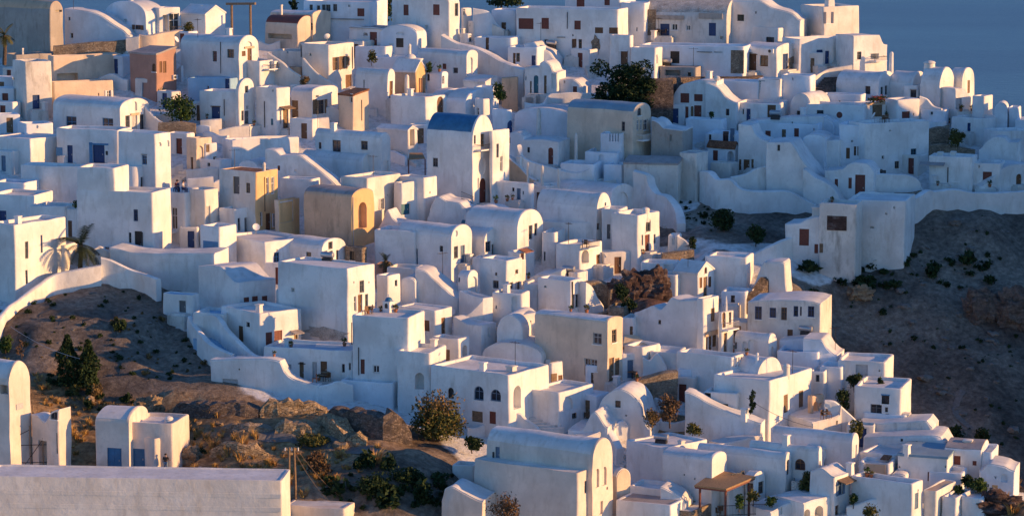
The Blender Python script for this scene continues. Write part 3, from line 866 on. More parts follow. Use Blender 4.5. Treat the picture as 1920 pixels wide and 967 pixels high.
T.w('low tan stone wall in front of the round bush', [(1150, 885, 960), (1300, 880, 965), (1420, 900, 965)], mat='rubble', th=.6)
T.h('low white lean-to under the stained house at the left edge', -20, 185, 390, 900, 1010, 'flat', a=-28, mat='white_blue', win=[('rn', 272, 920, 14, 24)], W=3)
T.h('small flat roof with chimney pipe below the weathered tan block', -40, 110, 380, 400, 460, 'flat', a=-30, mat='concrete', rmat='greyroof', W=4, chim=[(165, 350, 60, .2)])

# ---- sheet 380,0
T = Tile(380, 0)
T.h('cream house with low curved roof behind the brown roof', 490, 800, 930, 115, 250, 'bx', ap=85, mat='cream', rmat='screed', win=[('w', 795, 195, 12, 50)])
T.h('house under a glossy dark brown curved roof on the ridge', 450, 690, 822, 205, 300, 'bx', ap=118, mat='cream', rmat='redwood', fac=False, win=[('s', 800, 195, 20, 50, 'wood'), ('o', 560, 265, 170, 36)], chim=[(570, 35, 180, .28)])
T.h('distant white house with many grey windows against the sea', 730, 1215, None, 15, 200, 'flat', a=25, W=7, mat='white_blue', win=[('w', 787, 58, 20, 40, 'grey'), ('w', 840, 62, 20, 36, 'grey'), ('w', 878, 60, 22, 44, 'grey'), ('w', 910, 60, 28, 44, 'grey'), ('w', 960, 58, 24, 46, 'grey'), ('v', 1063, 45, 14, 14), ('s', 1147, 92, 42, 52, 'redwood')], ext=[('ledge', 1050, 140, 240, 12, 'greyroof')])
T.h('low cottage with red door and dark flat roof', 1060, 1300, 1365, 205, 330, 'flat', W=5, rmat='greyroof', par=.15, win=[('d', 1237, 282, 44, 86, 'redwood'), ('aw', 1180, 250, 26, 28)], ext=[('ledge', 1180, 206, 230, 14, 'greyroof')])
T.h('white barrel house with arched sunlit gable and two storeys', -160, 268, 410, 345, 640, 'bx', ap=266, win=[('w', 87, 410, 26, 68, 'grey'), ('w', 203, 390, 40, 56, 'grey'), ('s', 297, 390, 22, 34, 'wood'), ('d', 340, 400, 26, 84, 'wood'), ('an', 335, 325, 40, 40)], ext=[('pipe', 132, 420, 4, 230, 'metal'), ('ledge', 335, 345, 70, 8, 'tan')])
T.h('narrow white block with a balcony below the arched gable', 270, 415, 546, 445, 640, 'flat', win=[('w', 447, 468, 20, 28), ('w', 468, 472, 18, 42), ('w', 510, 468, 34, 44), ('d', 468, 570, 16, 76, 'grey'), ('w', 520, 590, 8, 46)], ext=[('balcony', 490, 488, 100, 20, 'metal')])
T.h('set back white wall with dark door under the barrel house', -110, 205, None, 572, 690, 'flat', W=3, mat='shade_blue', win=[('d', 178, 608, 26, 64, 'bluedoor'), ('w', 38, 640, 10, 30)])  # white wall whose blue shade is put into the colour
T.h('white house front with dark door left of the pointed gable', -25, 268, None, 668, 900, 'flat', W=4, win=[('d', 95, 815, 50, 80, 'bluedoor')], ext=[('ledge', 95, 772, 70, 8, 'wood'), ('pipe', 157, 780, 4, 120, 'metal')])
T.h('tall narrow white house with rounded pointed gable in sun', 240, 267, 382, 680, 930, 'bx', ap=570, win=[('w', 318, 648, 20, 44, 'grey'), ('w', 325, 780, 11, 24), ('w', 290, 840, 14, 66, 'grey'), ('d', 320, 852, 24, 84, 'grey')])
T.h('white house with a little canopy over its sunlit doorway', 385, 540, 640, 640, 935, 'flat', win=[('d', 602, 850, 32, 140, 'oldwood'), ('w', 565, 850, 10, 90), ('v', 510, 660, 8, 14)], ext=[('canopy', 595, 775, 80, 30, 'oldwood'), ('pipe', 450, 830, 4, 190, 'metal'), ('plaque', 503, 885, 12, 46, 'teal')], par=.5)
T.h('white house with rust shutters and a cross shaped niche', 640, 795, 985, 672, 860, 'bx', ap=628, win=[('d', 662, 795, 40, 118, 'oldwood'), ('s', 812, 775, 26, 96, 'oldwood'), ('p', 862, 775, 34, 90, 'oldwood'), ('v', 826, 700, 26, 14), ('w', 950, 835, 28, 60, 'wood')], ext=[('pipe', 987, 770, 5, 170, 'metal')])
T.h('peach coloured house with terracotta tiled roof', 985, 1090, 1208, 695, 890, 'shed', a=45, ap=650, mat='cream', rmat='tiles', win=[('w', 1090, 715, 16, 60, 'paintwhite')], ext=[('pipe', 1152, 800, 4, 150, 'metal')])
T.h('two storey cream house with wooden shutters facing the sun', 715, 915, 1104, 325, 610, 'flat', mat='white_warm', win=[('p', 970, 462, 24, 84, 'oldwood'), ('p', 1020, 455, 24, 84, 'oldwood'), ('w', 1055, 443, 18, 58, 'oldwood'), ('d', 1060, 590, 36, 84, 'wood'), ('v', 780, 398, 12, 16)], ext=[('pipe', 1085, 420, 4, 160, 'metal'), ('pipe', 716, 370, 5, 90, 'metal')])
T.w('white wall sloping down to the right below the flat shed', [(480, 375, 560), (560, 430, 590), (640, 500, 610), (710, 548, 625)], th=.4, mat='white_warm')
T.w('second white sloping wall under the two storey cream house', [(735, 420, 600), (800, 500, 640), (870, 555, 660), (985, 625, 690)], th=.4, mat='white_warm')
T.h('plain cream shed with flat grey roof beside the sloping wall', 500, 722, None, 372, 520, 'flat', W=4, mat='white_warm', rmat='greyroof', win=[('v', 617, 374, 8, 24)])
T.h('tiny shed with a rusty sheet roof on the sloping wall', 610, 662, 740, 488, 560, 'flat', a=50, mat='tan', rmat='greyroof', W=2, par=.1)
T.w('sunlit low wall of a terrace with dry bushes', [(640, 615, 680), (700, 608, 678), (765, 605, 670)], th=.5, mat='white_warm')
T.h('wide low white house with pale flat roof and wooden door', 1105, 1340, 1396, 570, 765, 'bx', ap=508, fac=True, win=[('d', 1368, 650, 20, 110, 'wood')], ext=[('pipe', 1172, 610, 4, 60, 'metal')])
T.w('sunlit low garden wall left of the pointed gable', [(-10, 870, 935), (60, 865, 935), (135, 858, 925)], mat='white_warm', th=.5)
T.w('sunlit terrace wall in front of the pointed gable', [(115, 945, 990), (220, 915, 985), (335, 900, 970)], mat='white_warm', th=.5)
T.w('low white terrace wall before the cross niche house', [(640, 860, 920), (780, 855, 920), (915, 850, 905)], mat='white_warm', th=.5)
T.h('low white roof with a round chimney under the two storey cream house', 1105, 1330, None, 340, 500, 'flat', W=7, mat='white_blue', chim=[(1340, 330, 70, .5), (1495, 315, 70, .5)], g=420)
T.h('white parapet house in shade with a tree at its corner', 1235, 1540, None, 420, 560, 'flat', W=4, mat='white_blue', g=480)

# ---- sheet 760,0
T = Tile(760, 0)
T.h('big round topped white house with red shutters on the ridge', -98, 318, 395, 25, 330, 'by', ap=-75, win=[('s', 5, 75, 30, 70, 'redwood'), ('s', 224, 73, 38, 70, 'redwood'), ('v', 153, 198, 18, 26), ('w', 370, 72, 20, 84, 'grey')], chim=[(318, -10, 20, .5)], fac=False)
T.h('white barrel front with a dark window and half moon vent', -185, 90, 160, 260, 385, 'by', ap=186, a=20, mat='white_blue', win=[('s', -40, 312, 44, 60, 'dark'), ('an', -38, 243, 46, 18)], fac=False)
T.h('stepped sunlit white tower beside the red shuttered house', 400, 418, 485, 60, 240, 'flat', a=50, win=[('w', 425, 90, 10, 40)])
T.w('shaded white wall sloping down from the stepped tower', [(490, 60, 250), (600, 85, 250), (650, 150, 240), (700, 200, 240)], th=.5, mat='white_blue')
T.w('sunlit sloping wall by the potted bush', [(545, 130, 240), (600, 150, 245), (660, 185, 250), (720, 215, 255)], th=.4, mat='white_warm')
T.h('white planter block carrying a round bush', 455, 500, 541, 155, 260, 'flat', a=40, W=2)
T.h('white back wall block between stepped tower and long house', 620, 800, None, 75, 230, 'flat', W=4, mat='white_blue', win=[('d', 713, 190, 28, 46, 'wood')])
T.h('upper storey of white with two red shutters at the top', 1155, 1560, None, -60, 200, 'flat', W=8, mat='white_blue', win=[('s', 1270, 25, 46, 58, 'redwood'), ('s', 1463, 15, 32, 46, 'redwood')], a=20, g=200)
T.h('long white house with red shutters and bare stone patch', 800, 1545, None, 72, 395, 'flat', W=5, a=20, mat='white', win=[('s', 875, 174, 88, 70, 'redwood'), ('s', 1014, 172, 44, 72, 'redwood'), ('s', 1249, 184, 38, 58, 'redwood'), ('s', 1404, 222, 48, 38, 'wood'), ('s', 1512, 224, 52, 40, 'wood'), ('w', 1022, 320, 24, 58, 'grey'), ('d', 1224, 342, 28, 104, 'wood'), ('w', 1268, 320, 20, 60, 'wood'), ('v', 1215, 258, 10, 14)], ext=[('rockpatch', 1380, 330, 66, 130, 'rubble'), ('pipe', 1175, 150, 4, 120, 'metal'), ('ledge', 1130, 272, 60, 8, 'greyroof')])
T.h('small white cube with dark door on the stepped path', 392, 455, 487, 248, 325, 'flat', a=40, win=[('d', 472, 282, 16, 40, 'grey')], chim=[(410, 205, 45, .4)])
T.h('white cottage with brown door above the great sloping wall', 500, 770, None, 278, 390, 'flat', W=4, mat='white_blue', win=[('d', 594, 318, 20, 78, 'wood')], chim=[(800, 270, 90, .3)])
T.h('white cottage with three narrow doors below the long house', 740, 960, None, 345, 495, 'flat', W=4, mat='white_blue', win=[('d', 790, 425, 16, 70, 'wood'), ('w', 817, 418, 22, 58, 'oldwood'), ('d', 930, 440, 24, 64, 'bluedoor')])
T.h('humped white annex on the terrace path', 860, 1090, None, 330, 480, 'py', W=4, mat='white_blue', prof=[(860, 320), (930, 310), (970, 350), (1040, 380), (1090, 440)], g=440)
T.w('great white sloping wall running down from the ridge', [(275, 250, 420, 380), (390, 310, 460, 400), (490, 330, 560, 430), (620, 385, 620, 470), (740, 450, 700, 520), (880, 500, 790, 580)], th=1.2, mat='white')
T.h('white barrel house with arched niche below the great sloping wall', 85, 445, 525, 415, 570, 'bx', ap=368, mat='white', win=[('s', 284, 483, 22, 36, 'redwood'), ('w', 364, 512, 28, 36, 'grey'), ('an', 478, 490, 20, 130)])
T.h('low white house with dark lean-to beside green shrubs', 420, 580, 640, 600, 680, 'gx', ap=555, W=4, win=[('w', 525, 595, 8, 24)], mat='white')
T.h('small tan chapel with pitched roof and three slit openings', -95, 78, 150, 525, 690, 'gx', ap=440, mat='tan', emat='ochre', rmat='screed', win=[('n', 104, 620, 10, 94), ('n', 119, 620, 10, 94), ('n', 134, 620, 10, 94)])
T.h('low white dome with stone finial behind the tan chapel', -60, 70, 135, 430, 560, 'dome', ap=388, a=40, chim=[(30, 318, 70, .45, 'r')])
T.h('small white house with two arched openings right of tan chapel', 150, 265, 310, 545, 680, 'bx', ap=525, mat='white_blue', win=[('aw', 166, 562, 16, 46, 'wood'), ('ad', 270, 580, 14, 52, 'bluedoor')], chim=[(415, 545, 85, .35)])
T.h('white curved roof with sunlit half moon gable', 180, 262, 395, 720, 830, 'bx', a=45, ap=648, W=5, g=760)
T.h('white barrel house with plant stains below the half moon gable', 290, 440, 500, 750, 870, 'bx', ap=650, W=7, mat='white_blue', g=860)
T.h('chapel with tall brown arched window in its sunlit end', -110, 148, 305, 705, 900, 'flat', cat='chapel', par=.3, win=[('ad', 253, 772, 40, 128, 'wood')], ext=[('pipe', 316, 830, 10, 10, 'metal')])
T.h('white house with raised arch parapet and teal arched door', 865, 1102, None, 500, 700, 'py', W=4, a=15, mat='white', prof=[(865, 495), (970, 495), (980, 460), (1010, 445), (1050, 470), (1075, 520), (1102, 530)], win=[('ad', 948, 612, 28, 116, 'teal'), ('d', 1015, 614, 16, 116, 'oldwood'), ('n', 1073, 590, 20, 94), ('d', 910, 640, 10, 90, 'oldwood'), ('v', 858, 568, 6, 24)])
T.h('white wing with one red window right of the teal arched door', 1100, 1290, None, 590, 700, 'py', W=4, a=15, prof=[(1100, 580), (1215, 580), (1260, 610), (1290, 640)], win=[('s', 1230, 650, 24, 40, 'redwood'), ('v', 1155, 592, 8, 20)])
T.w('white terrace wall curving below the teal arched door', [(865, 740, 860, 770), (930, 752, 860, 770), (1000, 745, 850, 770), (1035, 690, 830, 765), (1100, 676, 780, 765), (1350, 672, 760, 760)], th=.4)
T.h('wide white mound of roof behind the tall stone chimney', 790, 1190, None, 850, 985, 'by', ap=785, a=10, W=6, fac=False, mat='white_blue', g=940)
T.h('white house with dark arched door under a curved parapet', 620, 745, 785, 800, 985, 'flat', a=40, mat='white_blue', win=[('ad', 748, 920, 26, 80, 'bluedoor')], rnd=.6)
T.h('narrow white wall block beside green shrubs', 490, 625, None, 635, 800, 'flat', W=3, mat='white_blue', g=790)
T.h('tall white shaft house with sunlit edge above the blue dome', 500, 565, 618, 720, 900, 'flat', a=45, win=[('w', 526, 810, 14, 50)], g=880)
T.w('stained white wall below the great sloping wall', [(700, 560, 720, 640), (800, 550, 790, 640), (815, 560, 800, 640)], th=1, mat='tan')

# ---- sheet 1140,0
T = Tile(1140, 0)
T.h('white house with tall arched niche at the top right of the long house', 88, 268, None, 22, 265, 'flat', W=4, a=20, mat='white_blue', win=[('an', 133, 165, 50, 108), ('v', 210, 215, 8, 24)])
T.h('ruinous white house under a broken scalloped roof', 266, 862, None, 150, 310, 'bx', a=15, W=6, ap=5, mat='white_worn', rmat='rubble_white', fac=False, win=[('d', 412, 217, 55, 76, 'bluedoor'), ('w', 484, 198, 36, 44), ('w', 584, 203, 26, 36), ('s', 757, 215, 42, 84, 'bluedoor'), ('v', 825, 275, 20, 20)], ext=[('ledge', 450, 128, 200, 34, 'concrete'), ('ledge', 745, 118, 170, 44, 'concrete'), ('patch', 308, 165, 76, 190, 'rubble')])
T.h('tall plain white house falling away in a curve to the right', 862, 1395, None, 60, 310, 'py', a=15, W=5, mat='white', prof=[(862, 8), (1090, 8), (1190, 60), (1330, 100), (1395, 150)], win=[('w', 962, 131, 40, 42, 'dark'), ('v', 1073, 93, 8, 18)])
T.h('white two level house with one dark window and sunlit end', 1025, 1235, 1470, 205, 320, 'flat', win=[('w', 1175, 293, 48, 40, 'dark')], mat='white')
T.h('white house with brown door and stone patched corner', 985, 1225, 1370, 365, 520, 'bx', ap=318, mat='white', fac=False, win=[('d', 1040, 450, 58, 108, 'wood'), ('w', 1132, 443, 48, 72, 'wood'), ('d', 1287, 447, 30, 100, 'bluedoor')], ext=[('rockpatch', 1335, 465, 60, 110, 'rubble'), ('ac', 1186, 372, 1, 1, 'steel'), ('ledge', 1040, 394, 90, 8, 'wood')])
T.h('low long white house with cluttered yard and dark shutter', 225, 985, None, 340, 540, 'flat', W=5, a=15, mat='white_blue', win=[('s', 485, 417, 54, 78, 'dark'), ('v', 392, 348, 8, 14), ('v', 800, 380, 50, 6)], ext=[('patch', 938, 450, 92, 170, 'rubble'), ('ledge', 700, 378, 110, 6, 'metal')])
T.h('small white cube house with framed brown door near ivy', 10, 165, 185, 258, 475, 'flat', a=20, win=[('d', 118, 420, 42, 90, 'wood')], ext=[('ledge', 110, 370, 60, 8, 'paintwhite')])
T.h('white annex with two arched recesses near ivy', 160, 345, 370, 350, 560, 'flat', a=20, W=3, mat='white', win=[('an', 352, 430, 12, 60), ('o', 235, 530, 50, 24)], ext=[('canopy', 215, 490, 110, 30, 'greyroof')])
T.h('dark open shed under a flat slab behind the rubble wall', 372, 640, None, 490, 560, 'flat', W=3, a=15, mat='concrete', rmat='greyroof', par=.1, win=[('o', 470, 530, 110, 40), ('o', 590, 540, 24, 28)], g=570)
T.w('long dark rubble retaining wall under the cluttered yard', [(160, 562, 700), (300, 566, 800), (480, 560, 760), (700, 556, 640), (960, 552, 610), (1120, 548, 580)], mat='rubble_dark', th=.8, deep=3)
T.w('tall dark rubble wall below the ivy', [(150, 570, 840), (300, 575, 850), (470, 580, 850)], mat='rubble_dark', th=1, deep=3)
T.h('round shouldered white house with five red shutters', 455, 785, None, 690, 872, 'py', W=4, a=15, prof=[(455, 745), (480, 680), (530, 620), (600, 600), (690, 588), (785, 592)], win=[('s', 557, 712, 52, 62, 'redwood'), ('s', 655, 710, 50, 46, 'redwood'), ('s', 557, 815, 42, 74, 'redwood'), ('d', 650, 818, 44, 94, 'redwood'), ('as', 610, 815, 16, 80, 'oldwood')])
T.h('white parapet wall house behind the sloping stair wall', 690, 1090, None, 592, 780, 'flat', W=3, a=15, mat='white_blue', chim=[(725, 515, 70, .7)], g=740)
T.h('white block with two large dark green doors', 1085, 1250, None, 575, 730, 'flat', W=3, a=15, win=[('s', 1122, 655, 62, 124, 'teal'), ('s', 1208, 650, 66, 132, 'teal')], g=760)
T.h('plain white back wall right of the green doors', 1248, 1470, None, 550, 760, 'flat', W=3, a=15, mat='white_blue', win=[('v', 1340, 575, 6, 18)])
T.h('white house with sloping side wall and small dark window', 700, 930, None, 745, 900, 'py', W=4, a=15, mat='white', prof=[(700, 600), (780, 625), (860, 710), (930, 752)], win=[('w', 867, 815, 20, 44, 'wood')])
T.h('white cottage with brown door and narrow dark doorway', 928, 1245, None, 752, 890, 'flat', W=5, a=15, mat='white', win=[('d', 1018, 835, 24, 80, 'bluedoor'), ('w', 980, 812, 10, 36), ('d', 1186, 812, 50, 88, 'wood')])
T.h('white dome like vault with two brown windows', 1318, 1470, 1640, 800, 860, 'by', ap=680, W=5, a=35, fac=False, win=[('w', 1382, 828, 22, 42, 'wood'), ('w', 1530, 822, 26, 40, 'wood')])
T.w('curved white terrace wall below the dark rubble wall', [(312, 845, 960, 920), (380, 870, 960, 920), (420, 930, 990, 930), (560, 950, 1000, 935)], th=.4, mat='white_blue')
T.h('white terrace block in front of the red shutters', 560, 830, None, 868, 985, 'flat', W=2.5, a=15, mat='white_blue', g=975)
T.h('long white terrace front with curved left shoulder', 960, 1560, None, 880, 1010, 'py', W=3, a=12, mat='white', prof=[(960, 920), (990, 880), (1060, 878), (1310, 852), (1560, 850)], win=[('w', 1335, 895, 8, 22)], g=1000)
T.h('long house with slate blue curved roof and cream walls', -300, 180, 312, 840, 1215, 'bx', ap=748, mat='cream', rmat='bluegrey', win=[('w', 110, 918, 20, 62, 'grey'), ('aw', 228, 812, 22, 50, 'grey'), ('w', 218, 908, 14, 70, 'paintwhite'), ('w', 243, 906, 14, 72, 'paintwhite'), ('w', 274, 905, 24, 70, 'paintwhite')], ext=[('balcony', 245, 1000, 70, 26, 'paintwhite')], fac=False)
T.h('plain concrete grey house right of the slate blue roof', 312, 540, None, 880, 1220, 'py', W=5, mat='concrete', prof=[(312, 875), (360, 895), (400, 935), (540, 950)], win=[('n', 455, 1000, 14, 40)])

# ---- sheet 1520,0
T = Tile(1520, 0)
T.h('sunlit beige house with blue shutters at the top by the sea', -80, 90, 352, 50, 270, 'flat', a=-28, mat='white_warm', win=[('p', 130, 130, 30, 74, 'bluedoor'), ('d', 74, 130, 22, 88, 'bluedoor'), ('d', 74, 215, 22, 72, 'bluedoor'), ('w', 35, 255, 22, 50, 'grey')], chim=[(138, -12, 60, 1.0)])
T.h('long sunlit white house with two blue doors and arched red door', -160, -90, 303, 285, 470, 'flat', a=-28, mat='white', win=[('d', 65, 415, 38, 94, 'bluedoor'), ('d', 120, 418, 24, 84, 'bluedoor'), ('ad', 200, 395, 26, 76, 'redwood'), ('an', -110, 410, 40, 100)], W=4)
T.h('sunlit white house stepping down to the sea with balcony plants', 300, 306, 555, 265, 500, 'py', a=-28, W=4, prof=[(306, 262), (500, 260), (515, 300), (530, 328), (555, 332)], win=[('w', 353, 405, 26, 52, 'grey'), ('o', 465, 410, 60, 40)], ext=[('balcony', 480, 430, 90, 24, 'metal')])
T.h('white barrel vault with flower balcony under its arched end', 180, 490, 615, 630, 700, 'bx', ap=525, win=[('w', 414, 655, 30, 52, 'dark'), ('w', 516, 660, 16, 52, 'grey'), ('w', 547, 655, 16, 60, 'grey'), ('w', 581, 655, 14, 54, 'grey')])
T.h('second white barrel vault between flower balcony and cupola', 565, 737, 842, 650, 720, 'bx', ap=525, g=690, win=[('v', 820, 618, 10, 16)], rmat='screed')
T.h('white barrel vault with brown shutters and a cupola on top', 790, 932, 1042, 640, 790, 'bx', ap=495, win=[('w', 983, 570, 18, 28, 'grey'), ('s', 993, 620, 56, 66, 'oldwood')], chim=[(850, 440, 55, 1.5, 'r')], g=770)
T.h('outermost white barrel vault against the sea', 1000, 1097, 1185, 620, 700, 'bx', ap=497, win=[('s', 1146, 630, 14, 84, 'oldwood')])
T.h('sunlit lower storey with brown double door under flower balcony', 380, 388, 622, 755, 890, 'flat', a=-28, W=3, win=[('s', 483, 805, 58, 76, 'oldwood'), ('d', 557, 815, 20, 86, 'grey')], ext=[('ledge', 465, 752, 140, 12, 'tan')])
T.h('tiny white house with dark window between two vaults', 672, 775, None, 622, 720, 'flat', W=2.5, a=15, win=[('w', 745, 678, 36, 54, 'dark')], ext=[('ledge', 745, 650, 50, 8, 'greyroof')])
T.h('sunlit white porch house with red framed door', 622, 626, 792, 725, 900, 'flat', a=-28, W=3, win=[('d', 690, 862, 48, 94, 'redwood'), ('v', 746, 830, 8, 18)])
T.w('white wall swooping down from the cupola vault', [(785, 690, 850), (840, 715, 850), (890, 770, 860), (950, 790, 870)], th=.4)
T.h('low shaded white house with tiny dark window below swooping wall', 795, 975, None, 800, 880, 'flat', W=3, a=15, mat='white_blue', win=[('w', 878, 822, 16, 22)])
T.h('sunlit white house with curved side wall and pale door', 960, 1045, 1165, 650, 820, 'py', a=-28, W=3, prof=[(1045, 650), (1110, 645), (1140, 680), (1165, 700)], win=[('d', 1070, 752, 36, 72, 'palegrey')])
T.h('white cube with tall niche at the seaward end', 1165, 1255, 1322, 700, 870, 'flat', win=[('w', 1216, 785, 20, 36, 'dark'), ('n', 1280, 800, 30, 128), ('ad', 1160, 770, 30, 60, 'grey')])
T.h('sunlit white terrace with railing and potted plants by the sea', 1015, 1265, 1390, 862, 985, 'flat', par=.6, win=[('d', 1147, 922, 20, 54, 'bluedoor')])
T.h('small rounded white vault at the far right by the sea', 1330, 1420, 1440, 800, 930, 'by', ap=748, a=15, W=3, mat='white_blue', fac=False)
T.h('small white cube at the far right by the sea', 1430, 1503, None, 782, 910, 'flat', a=15, W=3, mat='white_blue')
T.h('lowest white roof at the far right edge by the sea', 1480, 1600, None, 872, 960, 'flat', a=15, W=4, mat='white_blue')
T.h('shaded white house with round red window', -40, 385, None, 765, 965, 'flat', a=15, W=4, mat='white', win=[('rs', 208, 835, 36, 42, 'redwood'), ('w', 68, 823, 40, 40, 'dark')], g=940)
T.h('shaded white yard block under the flower balcony vault', 75, 370, None, 690, 790, 'flat', a=15, W=3, mat='white_blue', win=[('o', 263, 757, 44, 20), ('w', 210, 745, 10, 26)], g=780)
T.h('low white hump roof below the round red window', -110, 172, None, 925, 990, 'by', ap=845, a=12, W=5, mat='white_blue', fac=False, win=[('v', 22, 940, 12, 20)], g=1000)
T.st('dark rubble steps climbing beside the flower balcony vault', (60, 690), (165, 560), 2.2, 9, mat='rubble_dark', yaw=15)
T.w('sunlit pale wall above the dark rubble steps', [(-60, 590, 690, 600), (20, 555, 680, 600), (110, 510, 600, 560), (300, 470, 560, 540)], th=.4, mat='white_warm')
T.h('broad shaded white terrace wall right of the hump roof', 150, 392, None, 890, 1000, 'flat', a=12, W=4, mat='white_blue', g=1020)
T.h('sunlit white garden wall house below the red framed door', 540, 555, 990, 905, 985, 'flat', a=-28, W=2, mat='white', g=1000)
T.w('sunlit rubble wall below the swooping wall', [(855, 960, 1060, 990), (930, 920, 1060, 990), (1000, 900, 1060, 990)], mat='rubble', th=.8)
# ---- sheet 0,240: left middle
T = Tile(0, 240)
T.h('plain white cube house at the left edge in blue shade', -60, 222, 415, 82, 260, 'flat', W=6, mat='white', par=.15)
T.h('white house with pale blue doorway surround and navy door', 410, 860, None, 15, 260, 'flat', a=25, W=4, win=[('d', 716, 188, 70, 118, 'bluedoor'), ('d', 507, 190, 32, 114, 'bluedoor')], ext=[('patch', 660, 178, 26, 148, 'sky_blue'), ('patch', 775, 182, 16, 30, 'dark'), ('patch', 716, 118, 140, 18, 'sky_blue'), ('patch', 430, 172, 46, 62, 'sky_blue')], chim=[])
T.h('white tower with two arched openings in its sunlit top', 858, 1130, 1250, 45, 485, 'flat', win=[('w', 1047, 232, 30, 60, 'sky_blue'), ('an', 1160, 118, 20, 26), ('an', 1218, 112, 20, 42)], ext=[('ledge', 1047, 192, 40, 6, 'wood')], par=.5)
T.h('white house with round corner and three tall sunlit windows', 800, 985, 1165, 285, 485, 'flat', rnd=1.1, win=[('w', 1035, 415, 22, 108, 'grey'), ('w', 1068, 412, 26, 116, 'grey'), ('w', 1110, 402, 26, 110, 'grey')])
T.h('broad white wall house below the navy door terrace', 150, 840, None, 290, 520, 'flat', a=20, W=3, mat='white', g=470)
T.h('very wide white house with one small window and a dark low doorway', 560, 1118, None, 470, 925, 'flat', a=22, W=5, win=[('w', 984, 633, 26, 76, 'bluedoor'), ('w', 943, 808, 16, 90, 'grey'), ('d', 1003, 840, 44, 164, 'dark')], ext=[('pipe', 1035, 820, 4, 130, 'metal')])
T.h('tall blank white wall house above the two navy doors', 565, 842, None, 292, 860, 'flat', W=4, mat='white', g=890)
T.h('white house with tall bay windows and people on its roof terrace', 1120, 1345, 1520, 472, 745, 'flat', win=[('w', 1208, 658, 44, 146, 'paintwhite'), ('w', 1264, 655, 34, 142, 'paintwhite'), ('w', 1410, 610, 20, 100, 'grey'), ('d', 1452, 640, 26, 160, 'palegrey'), ('w', 1508, 615, 24, 90, 'grey')], ext=[('balcony', 1235, 745, 110, 26, 'paintwhite')], par=.25)
T.h('low white shed with dark door at the left edge', -60, 250, None, 490, 680, 'flat', a=20, W=5, mat='white', win=[('d', 20, 634, 42, 62, 'bluedoor')])
T.h('pale blue roof terrace above the dark door shed', -60, 180, None, 400, 500, 'flat', a=20, W=4, mat='white_blue', rmat='shade_blue')
T.h('white block behind the rounded plant balcony', 218, 475, None, 572, 810, 'flat', a=25, W=4)
T.h('white house with brown shutters and navy doors above the palm', 478, 835, None, 600, 850, 'flat', a=22, W=4, win=[('s', 508, 730, 24, 104, 'wood'), ('s', 594, 745, 44, 128, 'wood'), ('s', 700, 765, 28, 108, 'bluedoor'), ('d', 762, 760, 56, 164, 'bluedoor')])
T.h('rounded white balcony filled with green plants', 485, 648, None, 582, 665, 'flat', a=10, W=2, rnd=.8, deep=.2, ground=False, g=815, cat='balcony')
T.h('front white house with small square windows at the left edge', -60, 116, 305, 702, 1195, 'flat', win=[('w', 194, 885, 20, 112, 'grey'), ('s', 302, 840, 12, 115, 'bluedoor'), ('w', 194, 1080, 14, 90, 'grey')], W=8, par=.4)
T.h('white house with two tall navy shutters beside the palm', 285, 310, 388, 690, 1090, 'flat', a=45, win=[('s', 330, 860, 20, 160, 'bluedoor'), ('s', 370, 850, 16, 120, 'bluedoor')])
T.w('white wavy terrace wall beside the dark low doorway', [(640, 890, 1010), (720, 850, 1000), (780, 880, 1000), (860, 910, 990), (940, 905, 985), (1000, 880, 980), (1110, 905, 985)], th=.5)
T.h('tiny blue hatch box on the wavy terrace wall', 745, 825, None, 860, 920, 'flat', a=20, W=1.5, win=[('w', 776, 884, 26, 40, 'sky_blue')])

# ---- sheet 380,240
T = Tile(380, 240)
T.h('white vault house with three windows above the stair slope', 815, 1298, 1362, 95, 380, 'bx', ap=38, win=[('w', 850, 128, 16, 44, 'grey'), ('w', 970, 132, 50, 78, 'grey'), ('w', 1172, 127, 40, 58, 'oldwood'), ('n', 1335, 300, 24, 112)], ext=[('balcony', 1337, 405, 34, 26, 'metal')])
T.h('long white wall house with a sunlit upper band', 200, 212, 700, 90, 260, 'flat', a=-28, W=3, mat='white')
T.h('white barrel house with glazed arch end below three window vault', 715, 1160, 1240, 265, 375, 'bx', ap=192, win=[('w', 860, 303, 18, 30, 'grey'), ('w', 910, 303, 18, 30, 'grey'), ('w', 1188, 312, 20, 88, 'grey'), ('w', 1212, 312, 20, 88, 'grey')], mat='white')
T.h('white stair gable wall sloping down to the tan ruin', 458, 1050, None, 300, 570, 'py', a=20, W=2.5, mat='white', prof=[(458, 162), (545, 164), (552, 200), (695, 202), (760, 240), (900, 350), (1050, 470)], win=[('s', 552, 290, 14, 30, 'redwood'), ('rn', 673, 312, 20, 22), ('w', 750, 518, 28, 32, 'grey'), ('s', 815, 518, 38, 34, 'redwood'), ('w', 872, 518, 30, 32, 'grey')], g=500)
T.h('low white store row under the stair gable', 560, 800, None, 372, 520, 'flat', a=20, W=2.5, mat='white', g=560)
T.h('ochre tower with tall paired windows and paler shaded side', 118, 390, 556, 322, 735, 'flat', mat='white_warm', emat='ochre', rmat='tiles', par=.12, win=[('d', 245, 415, 36, 112, 'grey'), ('w', 330, 435, 22, 66, 'grey'), ('w', 470, 420, 16, 112, 'paintwhite'), ('w', 508, 417, 20, 112, 'paintwhite'), ('d', 476, 680, 30, 110, 'wood'), ('w', 425, 660, 12, 90, 'paintwhite'), ('p', 520, 668, 16, 90, 'paintwhite')], ext=[('pipe', 447, 480, 5, 250, 'metal')], chim=[(498, 252, 60, .4, 'r')])  # front gets a paler plaster that paints its shade
T.h('ochre annex with recessed panel beside the ochre tower', 520, 560, 710, 528, 765, 'flat', mat='cream', emat='ochre', win=[('n', 610, 605, 96, 156)], par=.2)
